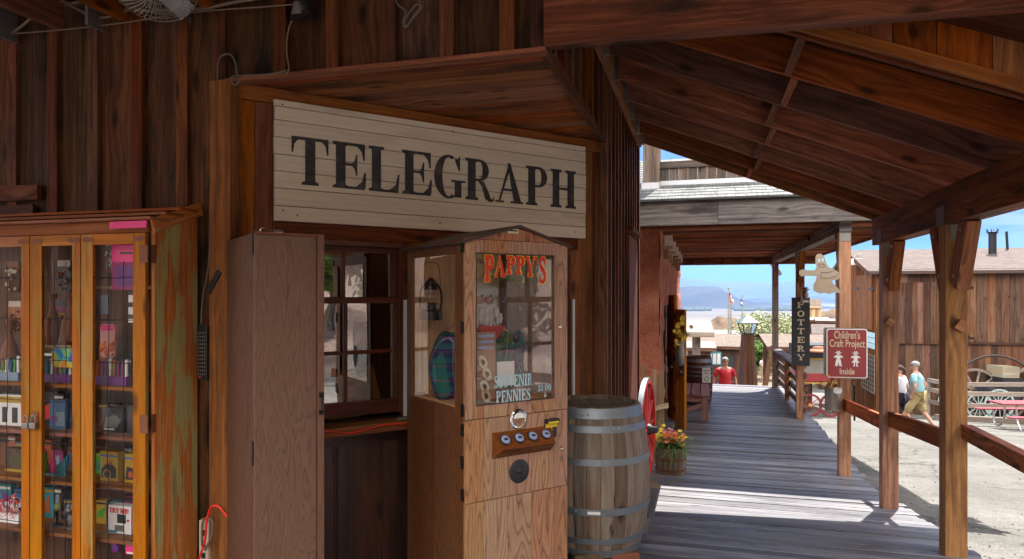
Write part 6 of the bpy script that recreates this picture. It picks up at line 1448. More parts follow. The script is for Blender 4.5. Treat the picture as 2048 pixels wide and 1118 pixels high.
box_good('white_toy_carton', 'white carton with dark figures behind the left door', 'box', 20, 'b', .16, .17, M_['white'], [('picture', M_['black'], rc(-.35, .1, -.12, .6)), ('picture', M_['black'], rc(.1, .1, .35, .6)), ('banner', YE, rc(-.5, .75, .5, .95))])
box_good('blue_toy_carton', 'blue carton with round purple picture in the middle door', 'box', 115, 'b', .11, .155, BL, [('picture', LB, rc(-.1, .1, .45, .6)), ('round_picture', PU, E(-.2, .35, .2, .14))])
box_good('dark_vehicle_box', 'dark toy box with grey toy vehicle behind the right door', 'box', 225, 'b', .14, .13, M_['blackplastic'], [('picture', M_['galv'], [(-.4, .2), (.2, .2), (.4, .5), (.1, .7), (-.3, .6)]), ('picture', M_['white'], rc(-.4, .1, .1, .16))])
box_good('dark_photo_box', 'black toy box beside the toy vehicle box in the right door', 'box', 262, 'b', .055, .15, M_['black'], [('picture', M_['brownroof'], rc(-.3, .2, .3, .8))])
box_good('yellow_truck_box', 'yellow box with black toy truck picture behind the right door', 'box', 218, 'c', .115, .155, YE, [('sky_band', BL, rc(-.5, .82, .5, .88)), ('picture', M_['black'], [(-.45, .1), (.42, .1), (.4, .45), (.1, .62), (-.2, .55), (-.42, .4)]), ('wheel_ring', YE, ring(-.1, .22, .22, .17, .05, .04, 0, 6.28)), ('orange_mark', OR, E(.1, .62, .1, .08))])
box_good('yellow_truck_box', 'second yellow toy box with orange wheels by the right door stile', 'box', 261, 'c', .075, .15, YE, [('picture', M_['black'], [(-.45, .1), (.45, .1), (.4, .5), (-.3, .55)]), ('sky_band', BL, rc(-.5, .82, .5, .88)), ('orange_mark', OR, E(.0, .28, .2, .12))])
g = good('sand_toy', 'green and pink plastic bowling pin toys in the middle door', 'toy', 104, 'c', .1, .1)
for k, (x, mt, h) in enumerate(((-.028, M_['pink'], .13), (0, GN, .12), (.03, M_['pink'], .125))):
    mb = MB(); mb.lathe([(.0001, 0), (.014, .003), (.019, .03), (.012, h * .6), (.007, h * .75), (.012, h * .9), (.0001, h)], Matrix.Translation((x, -.02 - (k == 1) * .02, .02)), 12, 0, False); mb.build('pin', mt, g, smooth=True)
mb = MB(); mb.prism([(-.06, 0), (.09, 0), (.11, .12), (.06, .08), (.0, .03), (-.05, .05)], FP(0, .0, .0), -.01); mb.build('turquoise_tray', TQ, g)
g = box_good('cloth_bag', 'olive cloth bag with yellow label in the left door', 'bag', 28, 'c', .13, .13, W_['plaindark'], [('label', YE, rc(-.5, .02, .5, .13)), ('bag_face', col('olive', (.10, .09, .02)), E(.1, .5, .38, .38))])
g = box_good('try_me_box', 'white toy box printed TRY ME in red behind the right door', 'box', 239, 'd', .15, .145, M_['white'], [('dark_window', M_['black'], rc(-.1, .38, .28, .70)), ('text_block', M_['galv'], rc(-.2, .08, .2, .30)), ('blue_band', TQ, rc(-.45, .02, -.1, .10)), ('red_dot', M_['red'], E(.38, .5, .05, .05))])
mb = MB(); lettering(mb, 'TRY ME!', FP(-.064, -.004, .108), .026, .128, s=.26, h=.18, f=.14, e=.05, t=.0005, space=.3); mb.build('lettering', M_['red'], g)
g = good('toy_ball', 'rainbow striped small ball in the lower middle door', 'ball', 114, 'd', .1, .1)
mb = MB(); mb.ball((0, 0, .105), .022, 16, sc=(1, 1, 1)); mb.build('ball_body', tiedye(), g, smooth=True)
mb = MB(); mb.lathe([(.03, 0), (.03, .01), (.008, .02), (.008, .08), (.02, .09)], None, 14, 0); mb.build('stand', M_['blackplastic'], g)
g = good('wolf_figure', 'grey carved animal figure on the lower shelf of the middle door', 'figurine', 146, 'd', .1, .1)
mb = MB(); mb.ball((0, 0, .05), .025, 12, sc=(.9, 1.2, 1.5), jag=.2); mb.ball((-.005, -.02, .10), .02, 12, jag=.1); mb.tube([(-.005, -.03, .1), (-.005, -.055, .095)], [.012, .007], 8); mb.tube([(-.015, -.015, .11), (-.018, -.012, .135)], [.008, .002], 6); mb.tube([(.006, -.015, .11), (.01, -.012, .135)], [.008, .002], 6); mb.lathe([(.03, 0), (.03, .015)], None, 14); mb.build('body', M_['galv'], g, smooth='auto')
g = good('pompom_pile', 'pile of red and white ribbon pompoms in the left door', 'pompoms', 28, 'd', .1, .1)
mb = MB()
for k in range(260): c_ = Vector((r_.gauss(0, .045), r_.gauss(-.01, .02), .085 + r_.gauss(0, .025))); blossom(mb, c_, .012, 3, r_.choice((0, 0, 1, 2)), r_, (r_.uniform(-1, 1), -1, r_.uniform(-1, 1)))
mb.build('ribbons', [M_['red'], M_['white'], M_['navy']], g)
mb = MB(); mb.box(-.07, .07, -.03, .05, 0, .05); mb.build('white_tray', M_['white'], g)
g = box_good('magenta_box', 'small magenta box on the shelf beneath the TRY ME box', 'box', 262, 'd', .07, .062, M_['pink'], [('text', M_['white'], rc(-.4, .05, .4, .2))], z=shz['d'] - .075 + .0, y=VC + .06)
g = good('lavender_jar', 'purple lidded jar beside the small magenta box', 'jar', 233, 'd', .1, .1, z=shz['d'] - .075, y=VC + .08)
mb = MB(); mb.lathe([(.0001, 0), (.022, 0), (.026, .05), (.024, .055), (.0001, .06)], None, 16, 0, False); mb.build('jar_body', PU, g, smooth='auto')
for k, (px, cl) in enumerate(((120, 'b'), (30, 'e'))): pass
for k, px in enumerate((20, 105, 140)):
    g = good('copper_ornament', ('tall copper coloured ornament at the far left of the cabinet top', 'round copper ornament high in the middle door', 'dark copper vase high in the middle door')[k], 'ornament', px, 'a', .1, .1, z=onv(px, 690 if k else 740, VC + .12).z, y=VC + .14)
    mb = MB(); mb.lathe([(.0001, 0), (.02, 0), (.045 if k != 1 else .035, .06), (.04, .12), (.015, .18), (.012, .24), (.022, .27), (.02, .28)], None, 16, 0, False); mb.build('vase', M_['rust'], g, smooth=True)
    mb = MB(); mb.box(-.05, .05, -.04, .04, -.012, -.0005); mb.build('stand', W_['picket'], g)
WIRES = [('beaded_necklace', 'strings of beads', 'necklace')]
rg2 = random.Random(44); cols_ = [MG, BL, GN, YE, OR, PU, TQ, M_['black'], M_['rust'], M_['red'], W_['plaindark'], M_['blackplastic'], LB]
names_ = ['magenta', 'blue', 'green', 'yellow', 'orange', 'purple', 'turquoise', 'black', 'copper', 'red', 'dark brown', 'glossy black', 'pale blue']
rows_ = [('a', 'top shelf'), ('b', 'second shelf'), ('c', 'third shelf'), ('d', 'bottom shelf')]
doors_ = [((4, 46), 'left door'), ((86, 150), 'middle door'), ((192, 268), 'right door')]; seen_ = set()
for si, (sh_, sn_) in enumerate(rows_):
    for (pa_, pb_), dn_ in doors_:
        for q in range(3):
            ci = rg2.randrange(len(cols_)); kk = (sn_, dn_, ci)
            if kk in seen_: continue
            seen_.add(kk); px_ = pa_ + (pb_ - pa_) * (q + .5) / 3 + rg2.uniform(-3, 3); hh_ = rg2.uniform(.10, .19); ww_ = rg2.uniform(.04, .09)
            kind_ = rg2.choice(('boxed_toy', 'bagged_toy', 'carded_toy')); gl_ = box_good(kind_, names_[ci] + ' ' + {'boxed_toy': 'toy box', 'bagged_toy': 'bagged toy', 'carded_toy': 'toy on printed card'}[kind_] + ' behind the ' + dn_ + ', back of ' + sn_, 'toy', px_, sh_, ww_, hh_, cols_[ci],
                [('printed_patch', rg2.choice(cols_), [(rg2.uniform(-.4, -.1), rg2.uniform(.1, .3)), (rg2.uniform(.1, .4), rg2.uniform(.1, .3)), (rg2.uniform(.1, .4), rg2.uniform(.5, .8)), (rg2.uniform(-.4, -.1), rg2.uniform(.5, .8))]), ('printed_band', rg2.choice((M_['white'], M_['black'], YE)), rc(-.45, .84, .45, .93))], d=.035, y=VC + .22, tilt=rg2.uniform(-.2, .2))
for q, (px_, py_) in enumerate(((225, 520), (215, 690), (128, 560), (122, 640), (25, 560), (30, 640))):
    gl_ = good('hanging_packet', ('clear packet of copper trinkets', 'pink striped sweet packet', 'clear packet with dark beads', 'maroon trinket packet', 'clear packet of brown leather cords', 'tan leather packet')[q] + (' hanging in the right door', ' hanging in the right door', ' hanging in the middle door', ' hanging in the middle door', ' hanging in the left door', ' hanging in the left door')[q], 'packet', px_, 'a', .1, .1, z=onv(px_, py_ + 25, VC + .18).z, y=VC + .18)
    mb = MB(); mb.prism(rrect(.05, .09, .02), FP(0, 0, .09), -.012); mb.build('packet_body', (M_['rust'], M_['petal_pink'], M_['blackplastic'], MG, W_['plaindark'], W_['door'])[q], gl_, smooth='auto')
    mb = MB(); mb.box(-.045, .045, -.002, -.0005, .145, .178); mb.build('header_card', (M_['white'], M_['pink'], M_['cream'], M_['black'], M_['rust'], M_['cream'])[q], gl_)
    mb = MB()
    for _ in range(16): mb.ball((rg2.uniform(-.038, .038), -.006, rg2.uniform(.01, .13)), rg2.uniform(.006, .013), 6, rn=rg2.random())
    mb.build('trinkets', (M_['steel'], M_['petal_orange'], M_['rust'], M_['yellow'], M_['picketish'] if 0 else M_['offwhite'], M_['rust'])[q], gl_, smooth=True)
# ================================================================ cables and electrics on the left wall
VW = 3.075
def wv_(px, py, v=VW): return onv(px, py, v)
def cable(label, pts, r, mat, name='cable', cat='cable', v=VW):
    mb = MB(); mb.tube(spline([wv_(px, py, v) for px, py in pts], 5), r, 7); return tag(mb.build(name, mat, smooth=True), label, cat)
cable('tan conduit running along the top of the dark board wall', [(-60, 75), (10, 70), (40, 55), (85, 18), (120, 2), (150, 15), (190, 35), (230, 30), (262, 18), (300, 22), (345, 20), (410, 17), (450, 8), (520, -4), (600, -14)], .009, M_['conduit'], 'conduit', 'conduit', 3.06)
cable('thin cable strung below the conduit under the porch ceiling', [(-60, 72), (10, 68), (120, 60), (250, 45), (380, 25), (520, 14), (600, 8)], .004, M_['conduit'], v=3.055)
cable('grey cable looping over the corner post and down the wall', [(474, 160), (472, 130), (462, 110), (447, 110), (436, 125), (434, 200), (428, 290), (420, 400), (418, 520), (405, 600), (402, 650)], .0045, M_['greycable'])
cable('grey coil ring hooked on top of the corner post', [(462, 158), (466, 168), (474, 168), (478, 160), (472, 156), (464, 157), (470, 152), (540, 148), (575, 140)], .004, M_['greycable'], v=3.05)
cable('short grey wire hanging from the clamp lamp', [(590, 34), (580, 50), (574, 80), (574, 110), (578, 138), (570, 150)], .005, M_['conduit'], v=3.07)
cable('dark cable running down from the black adapter box', [(414, 755), (420, 800), (424, 880), (422, 940), (426, 1000), (424, 1050), (420, 1118), (420, 1160)], .006, M_['black'])
cable('red cord rising from the power strip by the cabinet', [(398, 1118), (410, 1080), (414, 1040), (422, 1015), (434, 1012), (444, 1020), (460, 1040)], .006, M_['redcord'], 'extension_cord', 'cord', 3.0)
cable('grey cord looped beside the white power strip', [(404, 1090), (404, 1050), (412, 1036), (424, 1040), (424, 1070), (410, 1100)], .006, M_['conduit'], 'grey_cord', 'cord', 3.02)
cable('coiled wire bundle hanging high on the dark boards', [(787, -20), (795, 8), (812, 22), (806, 45), (812, 54), (822, 40), (838, 22), (842, 12), (832, 10), (818, 26), (808, 48), (815, 50), (830, 28), (840, 14), (838, -20)], .0045, M_['greycable'], 'wire_bundle', 'wire bundle', 3.06)
q = wv_(412, 704, 3.07); ab = thing('adapter_box', 'black perforated adapter box mounted on the corner boards', 'adapter', (q.x, 3.06, q.z)); mb = MB(); hh = wv_(0, 655, 3.07).z - wv_(0, 752, 3.07).z
hh = .29; mb.box(-.035, .03, -.02, .02, -hh / 2, hh / 2); mb.build('housing', M_['blackplastic'], ab, bevel=.004)
mb = MB()
for i in range(4):
    for j in range(12): mb.box(-.026 + i * .013, -.019 + i * .013, -.0215, -.0202, -.12 + j * .02, -.112 + j * .02)
mb.build('vent_holes', M_['galv'], ab); mb = MB(); mb.box(-.02, -.005, -.0225, -.0206, -.135, -.127); mb.build('red_light', M_['red'], ab)
q = wv_(415, 1090, 3.07); pst = thing('power_strip', 'off white power strip standing by the cabinet at the floor', 'power strip', (q.x, 3.06, q.z)); mb = MB(); mb.box(-.03, .03, -.02, .02, -.3, .14); mb.build('housing', M_['cream'], pst, bevel=.004)
mb = MB()
for k in range(3): mb.box(-.012, .012, -.0215, -.0205, .06 - k * .06, .09 - k * .06)
mb.build('sockets', M_['black'], pst)
q = wv_(430, 555, 3.06); mb = MB(); mb.bar(wv_(417, 585, 3.06), wv_(440, 543, 3.06), .02, .03); tag(mb.build('black_cable_clip', M_['blackplastic']), 'black tapered plug hanging on the corner boards', 'plug')
q = wv_(610, 28, 3.05); cl_ = thing('clamp_lamp', 'small dark clamp lamp under the porch ceiling on the boards', 'lamp', q); mb = MB(); mb.bar((-.07, 0, -.012), (.05, -.02, -.005), .035, .028); mb.tube([(.0, 0, .0), (.01, 0, .09)], .016, 8); mb.build('clamp', M_['blackplastic'], cl_)
mb = MB(); mb.lathe([(.018, 0), (.04, .05), (.042, .06)], Matrix.Translation((-.03, -.02, .06)) @ Matrix.Rotation(R(200), 4, 'X'), 14, 0, False); mb.build('shade', M_['galv'], cl_, smooth=True)
# wall fan, cage pointing down
q = wv_(312, -32, 2.80); fan = thing('wall_fan', 'wire caged electric fan hanging under the porch ceiling', 'fan', q); fan.rotation_euler = (R(158), R(-24), 0)
mb = MB(); RF = .20
for k in range(44):
    a_ = 2 * math.pi * k / 44; d = Vector((math.cos(a_), math.sin(a_), 0)); mb.tube([d * .04 + Vector((0, 0, .075)), d * (RF * .6) + Vector((0, 0, .07)), d * (RF * .93) + Vector((0, 0, .045)), d * RF, d * (RF * .93) + Vector((0, 0, -.05)), d * (RF * .4) + Vector((0, 0, -.085))], .0017, 4)
for rr, z in ((RF, 0), (RF * .93, .045), (RF * .6, .07), (RF * .93, -.05), (RF * .3, .075)): mb.tube([(rr * math.cos(t_), rr * math.sin(t_), z) for t_ in [k * math.pi / 20 for k in range(40)]], .0026, 5, closed=True)
mb.build('cage', M_['cage'], fan)
for k in range(4):
    mb = MB(); a_ = k * math.pi / 2; mb.bar((.04 * math.cos(a_), .04 * math.sin(a_), 0), (.2 * math.cos(a_), .2 * math.sin(a_), .01), .10, .004, up=(math.cos(a_ + 1.57) * .4, math.sin(a_ + 1.57) * .4, .9)); mb.build('blade', M_['steel'], fan)
mb = MB(); mb.lathe([(.0001, .06), (.045, .055), (.05, 0), (.06, -.08), (.05, -.19), (.0001, -.20)], None, 20, 0, False); mb.build('motor', M_['galv'], fan, smooth='auto')
mb = MB(); q = wv_(381, 30, 2.95); mb.tube([(q.x, q.y, q.z + .2), (q.x, q.y, q.z)], .0015, 5); mb.lathe([(.003, .0), (.008, -.01), (.009, -.03), (.006, -.05), (.0001, -.052)], Matrix.Translation(q), 10, 0, False); tag(mb.build('pull_cord', M_['black']), 'short pull cord with dark knob beside the fan', 'pull cord')
# ================================================================ barn across the street
BU, BV, BV2, BU2 = 5.95, 26.6, 34.0, 17.5; bg_z = base_z(BV) - .1; ev = 2.5; rdg = 3.42
barn = thing('barn', 'long weathered plank barn with golden gable end and brown shingle roof', 'building', (BU, BV, bg_z))
def L3(p): return p - Vector((BU, BV, bg_z))
eH = ev - bg_z; rH = rdg - bg_z; mzl = onv(1990, 686, BV).z - bg_z
mb = MB(301); x = 0; r_ = mb.r
while x < BU2 - BU:
    w = .14 + r_.random() * .12; z0 = mzl + r_.uniform(-.03, .03)
    if r_.random() < .15:
        zc_ = r_.uniform(mzl + .6, eH - .5); mb.box(x, x + w - .008, -.03 - r_.random() * .02, .02, z0, zc_, 2); mb.box(x + .01, x + w - .02, -.02 - r_.random() * .02, .02, zc_ + .004, eH, 2)
    else: mb.box(x, x + w - .008, -.03 - r_.random() * .025, .02, z0, eH, 2)
    x += w
mb.build('wall', W_['barn'], barn)
mb = MB(302); x = 0
while x < BU2 - BU: w = .16 + mb.r.random() * .1; mb.box(x, x + w - .01, .0, .03, -.3, mzl + .02, 2); x += w
mb.build('lower_wall', W_['barn'], barn)
mb = MB(303); mb.box(0, BU2 - BU, -.08, -.04, mzl - .05, mzl + .03, 0); mb.build('girt', W_['barn'], barn)
mb = MB(304); y = .0
while y < BV2 - BV:
    w = .13 + mb.r.random() * .08; yc = (y + w / 2) / (BV2 - BV); zz = eH + (rH - eH) * (1 - abs(2 * yc - 1)) - .03
    mb.box(-.03 - mb.r.random() * .02, .02, y, y + w - .008, -.5, zz, 2)
    if mb.r.random() < .7: mb.box(-.07, -.051, y + w - .03, y + w + .02, -.5, zz - .03, 2)
    y += w
mb.build('gable_wall', W_['barngold'], barn)
mb = MB(305); W3 = BV2 - BV; ov = .28
for sgn in (0, 1):
    y0, y1 = (-ov, W3 / 2) if not sgn else (W3 + ov, W3 / 2); z0 = eH - (rH - eH) * ov / (W3 / 2)
    P = [(-.35, y0, z0), (BU2 - BU, y0, z0), (BU2 - BU, y1, rH), (-.35, y1, rH)]; sl = math.hypot(W3 / 2 + ov, rH - z0)
    mb.quad(P, 0, .5, [(0, 0), (12, 0), (12, sl), (0, sl)]); mb.quad([(p[0], p[1], p[2] - .05) for p in P][::-1], 1)
    mb.box(-.35, BU2 - BU, y0 - .02, y0 + .02, z0 - .1, z0 + .005, 0, 2)
mb.build('roof', [M_['shinglebrown'], W_['plaindark'], M_['brownroof']], barn)
mb = MB(306)
for sgn in (0, 1): y0 = -ov if not sgn else W3 + ov; mb.bar((-.37, y0, eH - (rH - eH) * ov / (W3 / 2) - .05), (-.37, W3 / 2, rH - .05), .03, .16, up=(0, 0, 1))
mb.build('rake_board', W_['barn'], barn)
def hinge_strap(px, py, v=BV, w=.35):
    q = L3(onv(px, py, v - .07)); mb = MB(); mb.box(q.x - w / 2, q.x + w / 2, -.075, -.06, q.z - .03, q.z + .03); mb.prism([(-.06, .03), (.06, .03), (.0, .10)], PM((q.x, -.075, q.z), (1, 0, 0), (0, 0, 1)), -.01); return mb
ld = sub('loft_door', barn); p0 = L3(onv(1797, 565, BV)); p1 = L3(onv(1877, 688, BV)); mb = MB(307); x = p0.x
while x < p1.x: w = .16 + mb.r.random() * .06; mb.box(x, x + w - .01, -.085, -.062, p1.z, p0.z, 2); x += w
mb.build('boards', W_['barn'], ld)
for px, py in ((1828, 574), (1826, 676), (1936, 575), (1937, 676)): hinge_strap(px, py).build('strap_hinge', M_['darkiron'], ld if px < 1900 else barn)
# gable end details (facing the street on the left)
def gu(px, py): return L3(onu(px, py, BU))
q = gu(1724, 524); lm = sub('gable_lamp', barn); mb = MB(); mb.lathe([(.02, .28), (.05, .2), (.09, .16), (.16, .12), (.0001, .18)], Matrix.Translation((-.25, q.y, q.z)), 14, 0, False); mb.tube([(-.02, q.y, q.z + .3), (-.25, q.y, q.z + .3), (-.25, q.y, q.z + .15)], .015); mb.build('lamp_arm', M_['galv'], lm)
mb = MB(); mb.box(-.42, -.10, q.y - .5, q.y + .3, q.z - .12, q.z + .12); mb.build('white_shade', M_['white'], lm)
p0 = gu(1718, 552); p1 = gu(1750, 660); y0, y1 = min(p0.y, p1.y), max(p0.y, p1.y)
ld = sub('gable_door', barn); mb = MB(308); y = y0
while y < y1: mb.box(-.10, -.075, y, y + .17, p1.z, p0.z, 2); y += .18
mb.build('boards', W_['barngold'], ld)
for px in (1719, 1749): q = gu(px, 577); mb = MB(); mb.box(-.12, -.101, q.y - .35, q.y + .35, q.z - .05, q.z + .05); mb.build('strap_hinge', M_['darkiron'], ld)
p0 = gu(1730, 704); p1 = gu(1756, 788); y0, y1 = sorted((p0.y, p1.y)); gwn = sub('barred_window', barn)
mb = MB(); mb.box(-.065, -.055, y0, y1, p1.z, p0.z); mb.build('dark_opening', M_['black'], gwn)
mb = MB(); n = 6
for i in range(n + 1): y = y0 + (y1 - y0) * i / n; mb.box(-.13, -.11, y - .03, y + .03, p1.z, p0.z)
for i in range(9): z = p1.z + (p0.z - p1.z) * i / 8; mb.box(-.105, -.09, y0, y1, z - .025, z + .025)
mb.build('bars', M_['cage'], gwn)
p0 = gu(1738, 662); p1 = gu(1755, 700); y0, y1 = sorted((p0.y, p1.y)); mb = MB()
for i in range(3):
    for j in range(3): mb.box(-.085 - .003 * ((i + j) % 2), -.08, y0 + (y1 - y0) * (i + .05) / 3, y0 + (y1 - y0) * (i + .95) / 3, p1.z + (p0.z - p1.z) * (j + .05) / 3, p1.z + (p0.z - p1.z) * (j + .95) / 3)
o = mb.build('notices', M_['paleblue']); o.location = barn.location; tag(o, 'cluster of pale blue notices pinned to the golden barn gable', 'notices')
for px, py0, py1, rr, nm, lab in ((1985, 466, 512, .13, 'stove_pipe', 'dark stove pipe with crown cap on the barn roof'), (2016, 463, 498, .045, 'vent_pipe', 'thin dark vent pipe leaning at the right of the barn roof')):
    v = 29.2 if rr > .1 else 30.0; a = onv(px, py1, v); b = onv(px - (3 if rr < .1 else 0), py0, v); mb = MB(); mb.tube([a + Vector((0, 0, -.3)), b], rr, 12)
    if rr > .1:
        mb.lathe([(rr + .04, 0), (rr + .06, .03), (.03, .07)], Matrix.Translation(b), 12); mb.lathe([(rr + .12, 0), (rr + .02, .12), (rr, .12)], Matrix.Translation(a + Vector((0, 0, -.02))), 12)
        for k in range(6): an = k * 1.047; mb.tube([b + Vector((.14 * math.cos(an), .14 * math.sin(an), -.03)), b + Vector((.2 * math.cos(an), .2 * math.sin(an), .14))], .015, 5)
    tag(mb.build(nm, M_['darkiron'], smooth='auto'), lab, 'pipe')
# ================================================================ wheels, wagon, fence, picnic table by the barn
W_['greenwheel'] = paint('pale_green_wheel', (.33, .44, .42), .6, dirt=(.3, .26, .2), scale=5)
W_['greywheel'] = W_['greyboard']
def ground_at(px, py, z): p = atz(px, py, z); return Vector((p.x, p.y, gz(p.x, p.y)))
p = atz(2002, 772, 25.3); wheel('logging_wheel', 'giant grey spoked wheel with dark iron tyre leaning on the barn wall', 'wheel', 1.05, 10, (W_['greywheel'], M_['iron'], M_['iron']), (p.x, BV - .35, p.z), (R(80), 0, 0), hub=.16, rimw=.08, rimd=.11, sp=.06, hubl=.3)
p = atz(1900, 765, 25.3); wheel('logging_wheel', 'grey iron tyred wheel half hidden behind the nearest porch post', 'wheel', .78, 10, (W_['greywheel'], M_['iron'], M_['iron']), (p.x, BV - .3, p.z), (R(82), 0, 0), hub=.13, rimw=.08, rimd=.09, sp=.05, hubl=.25)
cpt = atz(1938, 768, 24.6); rr_ = (768 - 700) / FPX * 24.6
mb = MB(); mb.tube([(cpt.x + rr_ * math.cos(a_), BV - .75, cpt.z + rr_ * math.sin(a_)) for a_ in [k * .15 for k in range(-2, 24)]], .045, 8); tag(mb.build('iron_hoop', M_['iron']), 'rusty half hoop of iron standing before the barn wheel', 'hoop')
p = atz(1944, 757, 24.8); mb = MB(); mb.lathe([(.05, -.05), (.20, -.05), (.20, .05), (.05, .05)], Matrix.Translation((p.x, BV - .3, p.z)) @ Matrix.Rotation(R(90), 4, 'X'), 18, 0); mb.lathe([(.0001, -.1), (.06, -.1), (.06, .1), (.0001, .1)], Matrix.Translation((p.x, BV - .3, p.z)) @ Matrix.Rotation(R(90), 4, 'X'), 12, 0, False); tag(mb.build('iron_pulley', M_['iron'], smooth='auto'), 'small rusty iron pulley wheel hanging on the barn wall', 'pulley')
wz_ = 22.2; wq = ground_at(1990, 800, wz_); wg = thing('buggy_wagon', 'old open wagon with pale green wheels and worn grey seat boards', 'wagon', wq, TH)
def wl(px, py): p = atz(px, py, wz_) - wq; return Vector((p.dot(RT), 0, p.z))
for px, rw, yy in ((1958, .44, 0), (1998, .50, 0), (1944, .44, 1.1), (2052, .5, .9), (2075, .5, 0)):
    q = wl(px, 800); w_ = wheel('wheel', None, None, rw, 12, (W_['greenwheel'], M_['iron'], W_['greenwheel']), (q.x, yy, rw), (R(90), 0, 0), hub=.08, rimw=.05, rimd=.06, sp=.018, hubl=.2); w_.parent = wg
    for c_ in [x_ for x_ in w_.children]: pass
a = wl(1984, 765); b = wl(2060, 765); s0 = wl(2012, 735); s1 = wl(2046, 757)
mb = MB(); mb.box(a.x, b.x, .1, 1.0, .62, .74, 0); mb.box(a.x, a.x + .5, .1, .9, .80, .98, 0); mb.box(a.x - .05, a.x + .03, .1, .9, .85, 1.06, 2); mb.build('wagon_bed', M_['charcoal'], wg)
mb = MB(); mb.box(s0.x, s1.x, .15, .95, s1.z, s0.z, 0); mb.build('seat_back', wood('chipped_seat_board', (.12, .11, .10), (.3, .27, .22), (.42, .36, .28), stain=(.45, .25, .06), vary=.2), wg)
mb = MB(); mb.box(s0.x, s1.x + .1, .1, 1.0, wl(0, 785).z, s1.z - .01, 0); mb.build('seat_box', M_['black'], wg)
mb = MB(); q0 = wl(1935, 800); mb.tube([(a.x, .5, .55), (q0.x - .3, .5, .4)], .04); mb.tube([(wl(1958, 0).x, -.05, .44), (wl(1958, 0).x, 1.1, .44)], .035); mb.tube([(wl(1998, 0).x, -.05, .5), (wl(1998, 0).x, 1.1, .5)], .035); mb.build('axles_and_tongue', M_['iron'], wg)
fz_ = 20.6; fn = thing('corral_fence', 'grey three rail fence in front of the wagon and barn', 'fence')
zf = [(1855, 22.0), (1905, 21.0), (2060, 20.2), (2240, 19.8)]
for a_, b_ in zip(zf[:-1], zf[1:]):
    for (pa, pb) in ((769, 769), (787, 789), (811, 812)):
        if a_[0] < 1900: pa -= 9
        A = atz(a_[0], pa, a_[1]); B = atz(b_[0], pb, b_[1]); mb = MB(); mb.bar(A, B, .05, .13); mb.build('rail', W_['greyboard'], fn)
for px, z in zf: A = ground_at(px, 800, z); mb = MB(); mb.box(A.x - .06, A.x + .06, A.y - .06, A.y + .06, A.z, atz(px, 764, z).z); mb.build('fence_post', W_['greyboard'], fn)
mb = MB(); A = ground_at(1870, 0, 21.4); B = ground_at(2240, 0, 19.4); mb.bar(A + Vector((0, 0, .08)), B + Vector((0, 0, .08)), .2, .18); tag(mb.build('timber_kerb', W_['greyboard']), 'long grey timber kerb lying at the foot of the corral fence', 'kerb')
f2 = thing('low_picket_fence', 'dark low picket fence against the barn behind the walking man', 'fence')
for k in range(16): A = ground_at(1850 + k * 4.2, 0, 23.5); mb = MB(); mb.box(A.x - .03, A.x + .03, A.y - .02, A.y + .02, A.z, A.z + .95); mb.build('picket', W_['barn'], f2)
A = ground_at(1848, 0, 23.5); B = ground_at(1916, 0, 23.5); mb = MB(); mb.bar(A + Vector((0, 0, .75)), B + Vector((0, 0, .75)), .03, .06); mb.build('picket_rail', W_['barn'], f2)
pz_ = 18.6; pq_ = ground_at(2056, 0, pz_); pt_ = thing('picnic_table', 'red topped picnic table with grey tube legs by the fence', 'table', pq_, TH - .08)
mb = MB()
for k in range(4): mb.box(-.85, 1.1, -.34 + k * .17, -.18 + k * .17, .70, .74, 0)
mb.build('table_top', M_['tablered'], pt_)
for y in (-.85, .62): mb = MB(); mb.box(-.95, 1.1, y, y + .11, .42, .455, 0); mb.box(-.95, 1.1, y + .12, y + .23, .42, .455, 0); mb.build('bench_seat', M_['tablered'], pt_)
for x in (-.45, .7):
    mb = MB(); mb.tube(spline([(x, -.25, .69), (x, -.27, .3), (x, -.45, .04), (x, -.7, .04), (x, -.75, .41)]), .028, 8); mb.tube(spline([(x, .25, .69), (x, .27, .3), (x, .45, .04), (x, .7, .04), (x, .75, .41)]), .028, 8); mb.tube([(x, -.26, .4), (x, .26, .4)], .022); mb.build('leg_frame', M_['steel'], pt_, smooth=True)
